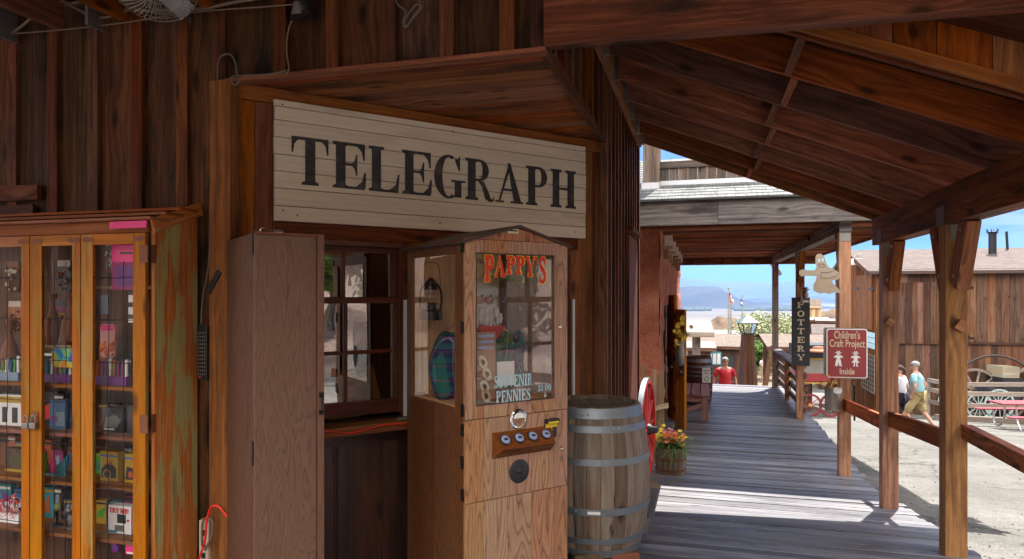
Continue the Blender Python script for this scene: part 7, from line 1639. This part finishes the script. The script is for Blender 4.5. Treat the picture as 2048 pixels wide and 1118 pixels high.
# ================================================================ people
def person(label, loc, yaw, H, shirt, bottoms, bottom_len, hair, feet, arms, lean=0, hairstyle='short', head_turn=0, shoes=None, glasses=True, cap=None, sc=1.0):
    k = H / 1.78; P = thing('person', label, 'person', loc, yaw); V = lambda x, y, z: (x * k, y * k, z * k)
    (lf, lk), (rf, rk) = feet; (le, lh), (re, rh) = arms
    pts = [V(0, 0, .93), V(0, lean * .3, 1.10), V(0, lean * .7, 1.30), V(0, lean, 1.45), V(0, lean + .01, 1.53), V(0, lean + .02, 1.60), V(0, lean + .02, 1.70),
           V(-.10, 0, .90), V(*lk), V(lf[0], lf[1], lf[2] + .08), V(lf[0], lf[1] + .13, lf[2] + .03),
           V(.10, 0, .90), V(*rk), V(rf[0], rf[1], rf[2] + .08), V(rf[0], rf[1] + .13, rf[2] + .03),
           V(-.18, lean, 1.42), V(*le), V(*lh), V(lh[0], lh[1] + .03, lh[2] - .08), V(.18, lean, 1.42), V(*re), V(*rh), V(rh[0], rh[1] + .03, rh[2] - .08)]
    ed = [(0, 1), (1, 2), (2, 3), (3, 4), (4, 5), (5, 6), (0, 7), (7, 8), (8, 9), (9, 10), (0, 11), (11, 12), (12, 13), (13, 14), (3, 15), (15, 16), (16, 17), (17, 18), (3, 19), (19, 20), (20, 21), (21, 22)]
    ra = [.13, .12, .13, .09, .055, .085, .075, .085, .058, .04, .035, .085, .058, .04, .035, .058, .045, .03, .028, .058, .045, .03, .028]
    skin('body', pts, ed, [r * k for r in ra], M_['skin'], P)
    def folds(o, amp):
        for v in o.data.vertices:
            q = v.co / k; v.co += v.normal * (amp * k * (noise.noise(Vector((q.x * 9, q.y * 9, q.z * 4.5))) + .6 * noise.noise(Vector((q.x * 22, q.y * 22, q.z * 9 + 5)))))
    def lerp(a, b, t): return tuple(a[i] + (b[i] - a[i]) * t for i in range(3))
    sp = [pts[0], pts[1], pts[2], pts[3], pts[15], lerp(pts[15], pts[16], .75), pts[19], lerp(pts[19], pts[20], .75)]
    so_ = skin('shirt', sp, [(0, 1), (1, 2), (2, 3), (3, 4), (4, 5), (3, 6), (6, 7)], [r * k for r in (.165 * sc, .155 * sc, .16 * sc, .105, .085, .07, .085, .07)], shirt, P); folds(so_, .018)
    bp = [pts[0], pts[7], lerp(pts[7], pts[8], .5), pts[8] if bottom_len < 1.1 else pts[8], pts[11], lerp(pts[11], pts[12], .5), pts[12]]
    ee = [(0, 1), (1, 2), (2, 3), (0, 4), (4, 5), (5, 6)]; rr = [.155, .11, .10, .09, .11, .10, .09]
    if bottom_len < .9: bp = [pts[0], pts[7], lerp(pts[7], pts[8], .7), pts[11], lerp(pts[11], pts[12], .7)]; ee = [(0, 1), (1, 2), (0, 3), (3, 4)]; rr = [.155, .11, .10, .11, .10]
    if bottom_len > 1.5: bp += [pts[9], pts[13]]; ee += [(3, 7), (6, 8)]; rr += [.06, .06]
    so_ = skin('trousers' if bottom_len > 1.5 else 'shorts', bp, ee, [r * k for r in rr], bottoms, P); folds(so_, .016)
    hc = Vector(pts[5]).lerp(Vector(pts[6]), .55)
    mb = MB(); mb.ball(hc + Vector((0, -.015 * k, .028 * k)), .098 * k, 14, sc=(.92, 1.02, .85), jag=.12)
    if hairstyle == 'pony': mb.tube(spline([hc + Vector((0, -.09 * k, .04 * k)), hc + Vector((0, -.15 * k, -.02 * k)), hc + Vector((0, -.13 * k, -.13 * k))]), [.03 * k] * 12 + [.01 * k], 8)
    if hairstyle == 'long': mb.ball(hc + Vector((0, -.05 * k, -.06 * k)), .09 * k, 10, sc=(1, .6, 1.3))
    mb.build('hair' if not cap else 'cap', hair if not cap else cap, P, smooth=True)
    hd = Vector((math.sin(head_turn), math.cos(head_turn), 0)); sd_ = Vector((hd.y, -hd.x, 0))
    mb = MB(); mb.ball(hc + hd * .085 * k + Vector((0, 0, -.012 * k)), .02 * k, 8, sc=(1, 1, 1.3)); mb.ball(hc + sd_ * .082 * k + Vector((0, 0, -.01 * k)), .022 * k, 8, sc=(.6, .8, 1.3)); mb.ball(hc - sd_ * .082 * k + Vector((0, 0, -.01 * k)), .022 * k, 8, sc=(.6, .8, 1.3)); mb.ball(hc + hd * .05 * k - Vector((0, 0, .045 * k)), .055 * k, 10, sc=(.9, .9, .9))
    mb.build('nose_ears_chin', M_['skin'], P, smooth=True)
    if glasses:
        mb = MB(); 
        for s_ in (-1, 1): mb.ball(hc + hd * .082 * k + sd_ * s_ * .033 * k + Vector((0, 0, .008 * k)), .026 * k, 8, sc=(1, 1, .7)); mb.tube([hc + hd * .08 * k + sd_ * s_ * .055 * k + Vector((0, 0, .01 * k)), hc + sd_ * s_ * .085 * k + Vector((0, 0, .008 * k))], .006 * k, 5)
        mb.build('sunglasses', M_['black'], P, smooth=True)
    mb = MB(); mt = V(0, .0, 0); c_ = hc + hd * .088 * k - Vector((0, 0, .042 * k)); mb.bar(c_ - sd_ * .02 * k, c_ + sd_ * .02 * k, .008 * k, .006 * k); mb.build('mouth', M_['redwood'] if 0 else W_['redwood'], P)
    for i in (9, 13):
        mb = MB(); a = Vector(pts[i]); mb.ball(a + Vector((0, .06 * k, -.045 * k)), .06 * k, 10, sc=(.75, 2.0, .55)); mb.build('shoe', shoes or M_['black'], P, smooth=True)
    for h_, e_ in ((Vector(lh) * k, Vector(le) * k), (Vector(rh) * k, Vector(re) * k)):
        mb = MB(); d = (h_ - e_).normalized(); s2 = d.cross(Vector((0, 1, 0))).normalized(); f2_ = s2.cross(d)
        for q in range(4): b0 = h_ + d * .04 * k + f2_ * (q - 1.5) * .019 * k; Lf = (.075, .088, .082, .062)[q] * k; mb.tube([b0, b0 + d * Lf * .55 + s2 * .006 * k, b0 + d * Lf + s2 * .025 * k], [.0095 * k, .009 * k, .007 * k], 6)
        b0 = h_ + f2_ * .03 * k; mb.tube([b0, b0 + d * .03 * k + f2_ * .03 * k, b0 + d * .065 * k + f2_ * .035 * k], [.012 * k, .011 * k, .008 * k], 6)
        mb.build('fingers', M_['skin'], P, smooth=True)
    return P
def yaw_to(dx, dz):   # facing: dx to the right of the view, dz away from the camera
    d = RT * dx + FW * dz; return math.atan2(d.y, d.x) - math.pi / 2
A = ground_at(1836, 0, 16.6)
person('grey haired man in pale teal shirt and khaki shorts walking past the barn', A, yaw_to(-.75, .65), 1.76, M_['tealshirt'], M_['khaki'], 1, M_['greyhair'],
       (((-.10, .42, 0), (-.10, .24, .50)), ((.10, -.40, .02), (.10, -.10, .50))), (((-.33, .0, 1.16), (-.20, .10, .93)), ((.34, -.10, 1.16), (.22, .02, .95))), lean=.05, sc=1.1)
A = ground_at(1803, 0, 17.2)
person('woman in white shirt and dark leggings walking beside the grey haired man', A, yaw_to(-.6, .8), 1.66, M_['whitecloth'], M_['navy'], 1.3, M_['brownhair'],
       (((-.09, .30, 0), (-.09, .2, .50)), ((.09, -.28, .02), (.09, -.06, .5))), (((-.25, .02, 1.16), (-.22, .16, .95)), ((.26, -.06, 1.14), (.28, .10, .90))), lean=.04, hairstyle='pony', sc=.92)
A = ground_at(1450, 0, 18.4)
person('man in red shirt and cap walking up the street beyond the boardwalk end', A, yaw_to(-.05, -1), 1.78, M_['redshirt'], M_['jeans'], 2, M_['brownhair'],
       (((-.11, .15, 0), (-.11, .12, .50)), ((.11, -.12, 0), (.11, 0, .5))), (((-.28, -.02, 1.14), (-.30, .08, .90)), ((.28, -.04, 1.14), (.32, .02, .90))), cap=M_['greyhair'], sc=1.15)
A = ground_at(1427, 0, 42)
person('woman in white top and coral shorts far down the street', A, yaw_to(.1, -1), 1.68, M_['whitecloth'], M_['pinkshort'], .8, M_['whitehair'],
       (((-.1, .12, 0), (-.1, .1, .5)), ((.1, -.12, 0), (.1, 0, .5))), (((-.24, 0, 1.14), (-.24, .1, .92)), ((.24, 0, 1.14), (.25, .02, .9))), sc=.95)
A = ground_at(1527, 0, 45)
person('distant person in white shirt and tan shorts near the trees', A, yaw_to(.1, -1), 1.7, M_['whitecloth'], M_['khaki'], .9, M_['brownhair'],
       (((-.1, .12, 0), (-.1, .1, .5)), ((.1, -.12, 0), (.1, 0, .5))), (((-.24, 0, 1.14), (-.1, .16, 1.1)), ((.24, 0, 1.14), (.1, .16, 1.08))), sc=.95)
A = ground_at(1434, 0, 43)
person('distant person in turquoise shirt behind the woman in coral shorts', A, yaw_to(.3, -1), 1.7, M_['tealshirt'], M_['jeans'], 2, M_['brownhair'],
       (((-.1, .1, 0), (-.1, .1, .5)), ((.1, -.1, 0), (.1, 0, .5))), (((-.24, 0, 1.14), (-.24, .1, .92)), ((.24, 0, 1.14), (.25, .02, .9))))
# ================================================================ lamp pillar, flagpoles, town beyond
z = 18.9; A = ground_at(1495, 0, z); lp_ = thing('lamp_pillar', 'tapered plank pillar carrying a glass lantern at the boardwalk end', 'lamp', A, TH)
zt_ = atz(1495, 668, z).z - A.z; wt = 9.5 / FPX * z; wb = 17.5 / FPX * z
mb = MB(310)
for f in range(4):
    Rm = Matrix.Rotation(f * math.pi / 2, 4, 'Z')
    for k in range(3):
        P = []
        for i in range(8):
            tz = i >= 4; ww = wt if tz else wb * 1.12; x = -ww + 2 * ww * (k + (i & 1)) / 3 + (.004 if not i & 1 else -.004); y = -ww + (.03 if i & 2 else 0); P.append(Rm @ Vector((x, y, zt_ if tz else 0)))
        mb.hexa(P, (.15, .03, 2), 2)
mb.build('pillar', W_['grey'] if 0 else W_['barn'], lp_)
ln_ = sub('lantern', lp_); z1 = atz(1495, 646, z).z - A.z; z2 = atz(1495, 629, z).z - A.z; w0, w1 = .12, .21
mb = MB()
for sx in (-1, 1):
    for sy in (-1, 1): mb.bar((sx * w0, sy * w0, zt_), (sx * w1, sy * w1, z1), .022, .022)
for s_ in (-1, 1): mb.bar((-w1, s_ * w1, z1), (w1, s_ * w1, z1), .025, .025); mb.bar((s_ * w1, -w1, z1), (s_ * w1, w1, z1), .025, .025); mb.bar((-w0, s_ * w0, zt_ + .01), (w0, s_ * w0, zt_ + .01), .03, .03); mb.bar((s_ * w0, -w0, zt_ + .01), (s_ * w0, w0, zt_ + .01), .03, .03)
mb.build('lantern_frame', M_['blackplastic'], ln_)
mb = MB(); w2 = w1 + .06; b0 = len(mb.v)
for (x, y) in ((-w2, -w2), (w2, -w2), (w2, w2), (-w2, w2)): mb.v.append((x, y, z1 + .01))
mb.v += [(0, 0, z2)]
for i in range(4): mb.face([i, (i + 1) % 4, 4], [(0, 0), (1, 0), (.5, 1)])
mb.face([3, 2, 1, 0], [(0, 0)] * 4); mb.build('lantern_roof', M_['patina'], ln_)
mb = MB(); mb.ball((0, 0, (zt_ + z1) / 2), .05, 12); mb.build('bulb', M_['white'], ln_, smooth=True)
mb = MB()
for k in range(4):
    Rm = Matrix.Rotation(k * math.pi / 2, 4, 'Z'); mb.quad([Rm @ Vector(p) for p in ((-w0, -w0, zt_ + .02), (w0, -w0, zt_ + .02), (w1, -w1, z1 - .01), (-w1, -w1, z1 - .01))])
mb.build('panes', M_['glass'], ln_)
def flagpole(label, px, pyt, z, flags):
    A = ground_at(px, 0, z); t = thing('flagpole', label, 'flagpole', A, TH); H = atz(px, pyt, z).z - A.z; mb = MB(); mb.tube([(0, 0, 0), (0, 0, H)], [.07, .045], 10); mb.ball((0, 0, H + .05), .08, 8); mb.build('pole', M_['galv'], t)
    for (x0, y0, x1, y1, mats) in flags:
        a = Vector(((x0 - px) / FPX * z, 0, atz(px, y0, z).z - A.z)); b = Vector(((x1 - px) / FPX * z, 0, atz(px, y1, z).z - A.z))
        mb = MB(); n = len(mats); 
        for i in range(n):
            f0, f1 = i / n, (i + 1) / n; xs = [a.x + (b.x - a.x) * q / 5 for q in range(6)]; k0 = len(mb.v)
            for q, x in enumerate(xs):
                for f in (f0, f1): mb.v.append((x, .12 * math.sin(q * 1.6), a.z + (b.z - a.z) * f - .05 * q))
            for q in range(5): mb.face([k0 + 2 * q, k0 + 2 * q + 1, k0 + 2 * q + 3, k0 + 2 * q + 2], [(0, 0)] * 4, i if q > 1 or i > n // 2 or len(mats) < 5 else n)
        mb.build('flag', list(mats) + [M_['navy']], t)
flagpole('tall flagpole flying a striped flag and a white bear flag', 1457, 577, 46, [(1458, 584, 1464, 593, [M_['red'], M_['white'], M_['red'], M_['white'], M_['red']]), (1460, 594, 1469, 602, [M_['white'], M_['white'], M_['red']])])
flagpole('plain thin flagpole just right of the tallest one', 1461.5, 600, 48, [])
flagpole('short flagpole with blue and white flag behind the lamp pillar', 1484, 591, 60, [(1481, 597, 1486, 610, [BL, M_['white'], BL])])
def leafball(mb, c, r, n, sz, rg):
    for _ in range(n):
        d = Vector((rg.gauss(0, 1), rg.gauss(0, 1), rg.gauss(0, 1))).normalized() * (rg.random() ** .45); p = Vector(c) + Vector((d.x * r[0], d.y * r[1], d.z * r[2]))
        x = Vector((rg.gauss(0, 1), rg.gauss(0, 1), rg.gauss(0, .6))).normalized(); y = x.cross(Vector((rg.gauss(0, 1), rg.gauss(0, 1), rg.gauss(0, 1)))).normalized(); s_ = sz * rg.uniform(.6, 1.3)
        mb.quad([p - x * s_, p - y * s_ * .45, p + x * s_, p + y * s_ * .45], 0, min(1, max(0, rg.gauss(.5, .25))))
def tree(label, loc, H, rad, leaf, seed, n=2200, sz=.14, name='desert_tree'):
    rg = random.Random(seed); t = thing(name, label, 'tree' if H > 2 else 'bush', loc, 0, 'trees beyond the street' if H > 2 else 'bushes beyond the street'); mb = MB(seed)
    tips = []
    mb.tube(spline([(0, 0, -.3), (.1, 0, H * .2), (-.05, .1, H * .4)]), [.12 * H / 5 * (1 - i * .04) for i in range(13)], 8)
    for k in range(8):
        an = k * .8 + rg.random(); e = Vector((math.cos(an) * rad * rg.uniform(.4, .8), math.sin(an) * rad * rg.uniform(.4, .8), H * rg.uniform(.5, .92))); s_ = Vector((0, 0, H * rg.uniform(.15, .4)))
        mb.tube(spline([s_, s_.lerp(e, .5) + Vector((0, 0, .15)), e], 4), [.06 * H / 5 * (1 - i * .09) for i in range(9)], 6); tips.append(e)
    mb.build('trunk', W_['greyboard'], t); mb = MB(seed)
    for e in tips: leafball(mb, e, (rad * .45, rad * .45, H * .16), n // 12, sz, rg)
    for _ in range(6): e = Vector((rg.gauss(0, rad * .35), rg.gauss(0, rad * .35), H * rg.uniform(.35, .9))); leafball(mb, e, (rad * .4, rad * .4, H * .13), n // 12, sz, rg)
    mb.build('crown', leaf, t); return t
trees = [(1512, 54, 4.6, 2.2, 'leaf_olive'), (1538, 58, 5.4, 2.6, 'leaf_olive'), (1498, 74, 5.0, 2.6, 'leaf_olive'), (1562, 66, 5.2, 2.6, 'leaf_olive'), (1530, 47, 2.6, 1.8, 'leaf_green'), (1508, 48, 2.4, 1.5, 'leaf_green'), (1582, 60, 3.6, 2.2, 'leaf_green')]
tl = ['pale olive desert tree just right of the lamp pillar', 'tall pale olive tree left of the end porch post', 'olive tree far down the slope behind the lamp pillar', 'olive tree right of the end porch post', 'bright green tree low between pillar and end post', 'low bright green tree beside the lamp pillar', 'green tree behind the guard railing']
for i, ((px, z, H, rd_, lf), lb_) in enumerate(zip(trees, tl)): A = ground_at(px, 0, z); tree(lb_, A, H, rd_, M_[lf], 400 + i)
# trees across the street that the windows mirror
for i, (u, v, H) in enumerate(((9.0, 1.2, 4.6), (12.5, -2.5, 5.0), (10, -6, 4.2), (14, 3.2, 4.6))): tree(('leafy tree on the hillside across the street', 'tall leafy tree on the hillside behind the camera', 'small leafy tree on the hillside behind the camera', 'leafy tree high on the hillside across the street')[i], (u, v, gz(u, v)), H, 2.4, M_['leaf_green'], 430 + i, 2600, .2)
def rocks(label, px, py, z, w, h, seed, n=4):
    mb = MB(seed); rg = random.Random(seed); c = atz(px, py, z); A = gz(c.x, c.y)
    for k in range(n):
        s_ = (k + .5) / n - .5; q = c + RT * (s_ * w * .9) + FW * rg.uniform(-2, 2); r0 = w / n * rg.uniform(.8, 1.3); top = c.z - abs(s_) * h * .8 * rg.uniform(.5, 1)
        b0 = len(mb.v); mb.ball((q.x, q.y, (top + A - 2) / 2), 1, 26, sc=(r0, r0 * .9, (top - A + 2) / 2))
        for i in range(b0, len(mb.v)): p = Vector(mb.v[i]); dn = (p - Vector((q.x, q.y, (top + A - 2) / 2))).normalized(); mb.v[i] = tuple(p + dn * (.45 * noise.fractal(p * .35, 1, 2, 5) + .25 * noise.noise(p * 1.3)) * min(3, r0 * .4))
    o = mb.build('rock_outcrop', M_['rock'], smooth=True); return tag(o, label, 'rocks')
def knoll(px_pts, z, depth, seed, base):
    n0 = len(bpy.data.objects); ridge('rocky_knoll', M_['rock'], z, px_pts, depth, base, seed, .22)
knoll([(1340, 690), (1385, 668), (1410, 644), (1440, 634), (1475, 637), (1505, 641), (1535, 640), (1565, 660), (1600, 700)], 120, 36, 21, gz(40, 118) - 1)
knoll([(1500, 690), (1545, 655), (1570, 638), (1600, 640), (1640, 625), (1668, 617), (1700, 624), (1760, 640), (1800, 690)], 95, 30, 26, gz(40, 95) - 1)
rocks('pale boulder cluster right of the end porch post', 1568, 648, 82, 3.2, 1.6, 52, 3)
def shed(name, label, z, x0, x1, py_base, py_eave, py_ridge, depth, wallm, roofm, rz=0, posts=False, ridge='x', ovr=.4, windows=0):
    rz = rz - math.atan(((x0 + x1) / 2 - HX) / FPX) * .9
    A = ground_at((x0 + x1) / 2, 0, z); w = (x1 - x0) / FPX * z; b = thing(name, label, 'building', A, TH + rz); eh = atz(0, py_eave, z).z - A.z; rh = atz(0, py_ridge, z + depth / 2).z - A.z
    mb = MB()
    if posts:
        for x in (-w / 2 + .1, 0, w / 2 - .1):
            for y in (.1, depth - .1): mb = MB(); mb.box(x - .08, x + .08, y - .08, y + .08, -.5, eh, 2); mb.build('post', wallm, b)
    else:
        x = -w / 2
        while x < w / 2: mb.box(x, x + .24, 0 - mb.r.random() * .02, .05, -1, eh, 2); x += .25
        y = 0
        while y < depth: mb.box(-w / 2 - .03, -w / 2, y, y + .24, -1, eh, 2); mb.box(w / 2, w / 2 + .03, y, y + .24, -1, eh, 2); y += .25
        mb.box(-w / 2, w / 2, depth - .05, depth, -1, eh)
        mb.build('wall', wallm, b)
        for i in range(windows):
            x = -w / 2 + w * (i + .5) / windows; m2 = MB(); m2.box(x - .4, x + .4, -.05, -.03, eh - 1.6, eh - .5); m2.build('window', M_['black'], b)
    mb = MB(); e = ovr
    if rh > eh + .05:
        for (y0, y1) in ((-e, depth / 2), (depth + e, depth / 2)):
            s_ = math.hypot(depth / 2, rh - eh); mb.quad([(-w / 2 - e, y0, eh), (w / 2 + e, y0, eh), (w / 2 + e, y1, rh), (-w / 2 - e, y1, rh)], 0, .5, [(0, 0), (w, 0), (w, s_), (0, s_)]); mb.quad([(-w / 2 - e, y0, eh - .12), (w / 2 + e, y0, eh - .12), (w / 2 + e, y1, rh - .12), (-w / 2 - e, y1, rh - .12)], 1)
        mb.box(-w / 2 - e, w / 2 + e, -e - .03, -e, eh - .14, eh + .02, 0, 1)
        for x in (-w / 2, w / 2): mb.prism([(0, eh - .1), (depth, eh - .1), (depth / 2, rh - .12)], PM((x, 0, 0), (0, 1, 0), (0, 0, 1)), .02, 1)
    else: mb.box(-w / 2 - e, w / 2 + e, -e, depth + e, eh, eh + .12)
    mb.build('roof', [roofm, wallm], b); return b
shed('pavilion', 'pale roofed open pavilion with wooden posts left of the street', 23, 1330, 1401, 0, 664, 640, 3.0, W_['greyboard'], M_['metalroof'], posts=True)
shed('shop_building', 'tan roofed plank shop with dark doorway past the red shirted man', 38, 1388, 1474, 0, 692, 668, 6, W_['barn'], M_['shingletan'], windows=2)
shed('low_shop', 'small shed with pale metal roof between pavilion and tan roofed shop', 32, 1378, 1414, 0, 695, 682, 3, W_['barn'], M_['metalroof'])
shed('long_hall', 'long low grey roofed hall behind the tan roofed shop', 58, 1395, 1486, 0, 668, 660, 7, W_['barngold'], M_['metalroof'])
shed('lean_to_shelter', 'open shelter with long brown shingle roof behind the dark plank sign', 23.5, 1560, 1672, 0, 694, 668, 5, W_['barn'], M_['shingletan'], rz=.12, posts=True)
shed('dark_shack', 'dark plank shack with grey roof left of the golden gable', 48, 1645, 1690, 0, 642, 637, 4, W_['barn'], M_['metalroof'])
shed('gabled_shack', 'low brown shack with little pointed roof beyond the shelter', 40, 1640, 1684, 0, 668, 648, 4, W_['barn'], M_['shinglebrown'])
tw = shed('bell_tower', 'small golden plank tower with green grey shingle roof', 60, 1619, 1638, 0, 613, 598, 1.2, W_['picket'], M_['shingletan'], ovr=.15)
A = ground_at(1600, 0, 52); shed('store_house', 'red brown plank house below the small tower', 52, 1612, 1646, 0, 640, 634, 3, W_['barn'], M_['metalroof'])
# map board, lumber pile and boulders by the street
A = ground_at(1429, 0, 34); t = thing('map_board', 'pale blue framed map board on the street', 'sign', A, TH); zt_ = atz(0, 706, 34).z - A.z; mb = MB(); mb.box(-.3, .3, 0, .04, zt_ - .55, zt_); mb.build('panel', M_['white'], t)
mb = MB()
for (x0, x1, z0, z1) in ((-.34, .34, zt_, zt_ + .05), (-.34, -.3, 0, zt_), (.3, .34, 0, zt_), (-.3, .3, zt_ - .6, zt_ - .55), (-.12, -.09, zt_ - .55, zt_), (.1, .13, zt_ - .55, zt_)): mb.box(x0, x1, -.02, .05, z0, z1)
mb.build('blue_frame', TQ, t)
mb = MB(5); A = ground_at(1468, 0, 36); rg = random.Random(8)
for k in range(22): a_ = A + RT * rg.uniform(-.9, .6) + Vector((0, 0, .15 + rg.random() * .8)); mb.bar(a_, a_ + RT * rg.uniform(.5, 1.1) + FW * rg.uniform(-.6, .6) + Vector((0, 0, rg.uniform(-.2, .3))), .08, .08)
tag(mb.build('lumber_pile', W_['barn']), 'jumbled pile of old timber beside the flagpoles', 'lumber pile')
# red coach in the shelter
cz_ = 21.5; A = ground_at(1640, 0, cz_); co = thing('red_coach', 'red bodied coach with yellow trim standing under the shelter', 'coach', A, TH)
def cl2(px, py): p = atz(px, py, cz_) - A; return p.dot(RT), p.z
x0, zb0 = cl2(1607, 764); x1, zt0 = cl2(1690, 748)
mb = MB(); mb.box(x0, x1, 0, 1.1, zb0, zt0 + .02); mb.build('body', M_['darkmaroon'], co, bevel=.02)
mb = MB(); mb.box(x0 - .01, x1, -.01, 1.11, zb0 - .05, zb0 - .01); z_ = cl2(0, 718)[1]; mb.box(x0 - .02, x1, -.03, 1.12, z_ - .03, z_ + .03); mb.build('yellow_trim', M_['dullyellow'], co)
mb = MB(); mb.box(x0 + .02, x1, .02, 1.08, cl2(0, 747)[1], cl2(0, 720)[1]); mb.build('canvas_side', M_['galv'], co)
mb = MB(); mb.box(x0, x1, -.05, 1.15, cl2(0, 716)[1], cl2(0, 690)[1]); mb.build('dark_top', M_['black'], co)
qx, qz = cl2(1632, 700); mb = MB(); mb.lathe([(.34, -.04), (.34, .0), (.2, .05), (.16, .12), (.0001, .14)], Matrix.Translation((qx, -.2, qz)), 20, 0, False); mb.build('round_lamp_top', M_['rust'], co)
for px in (1618, 1660): q = cl2(px, 0)[0]; w_ = wheel('wheel', None, None, .36, 10, (M_['darkmaroon'], M_['iron'], M_['dullyellow']), (q, -.08, .36), (R(90), 0, 0), hub=.06, rimw=.05, sp=.016, hubl=.15); w_.parent = co
# small clutter seen through the railing
rg = random.Random(12)
for k, (px, c_, lab) in enumerate(((1566, M_['pink'], 'pink'), (1574, BL, 'blue'), (1581, M_['white'], 'white'), (1578, M_['red'], 'red'))):
    A = ground_at(px, 0, 24 + k); t = thing('souvenir_rack', '%s goods on a display rack behind the guard railing' % lab, 'display rack', A, TH); mb = MB(); mb.tube([(0, 0, 0), (0, 0, 1.5)], .02); mb.box(-.25, .25, -.02, .02, 1.4, 1.44); mb.build('stand', M_['darkiron'], t); mb = MB()
    for i in range(3): mb.box(-.24 + i * .16, -.10 + i * .16, -.05, .05, .8 + rg.random() * .2, 1.38)
    mb.build('goods', c_, t, bevel=.01)
# low brush on the slopes beyond the town
mb = MB(77); rg = random.Random(77)
for _ in range(260):
    z = rg.uniform(60, 170); px = rg.uniform(1380, 1720); A = ground_at(px, 0, z); s_ = rg.uniform(.3, 1.1); leafball(mb, A + Vector((0, 0, s_ * .4)), (s_, s_, s_ * .7), 40, .16 + .05 * s_, rg)
for _ in range(160):
    u = rg.uniform(11, 45); v = rg.uniform(-14, 12); s_ = rg.uniform(.2, .6); leafball(mb, (u, v, gz(u, v) + s_ * .3), (s_, s_, s_ * .6), 26, .1, rg)
tag(mb.build('brush', M_['leaf_olive']), None, None, None, 'stuff')
# valley floor vegetation line
mb = MB(78)
for _ in range(420):
    z = rg.uniform(2600, 3100); px = rg.choice((rg.uniform(1365, 1420), rg.uniform(1465, 1540), rg.uniform(1540, 1640))); A = atz(px, 0, z); mb.ball((A.x, A.y, GB + 3), 6, 6, sc=(1.6, 1, .7), rn=rg.random())
tag(mb.build('valley_trees', paint('dark_scrub', (.03, .04, .025), .9)), None, None, None, 'stuff')
# ================================================================ air between here and the mountains
hb = MB(); hb.box(-9000, 12000, -400, 12500, GB - 8, 520)
def hazemat():
    m = bpy.data.materials.new('air'); m.use_nodes = True; t = m.node_tree; t.nodes.clear()
    o = t.nodes.new('ShaderNodeOutputMaterial'); v = t.nodes.new('ShaderNodeVolumePrincipled')
    v.inputs['Color'].default_value = (.26, .52, 1, 1); v.inputs['Density'].default_value = 6.5e-5; v.inputs['Anisotropy'].default_value = .3
    t.links.new(v.outputs[0], o.inputs['Volume']); return m
hzo = hb.build('haze', hazemat()); hzo['kind'] = 'stuff'
S.cycles.volume_bounces = 1
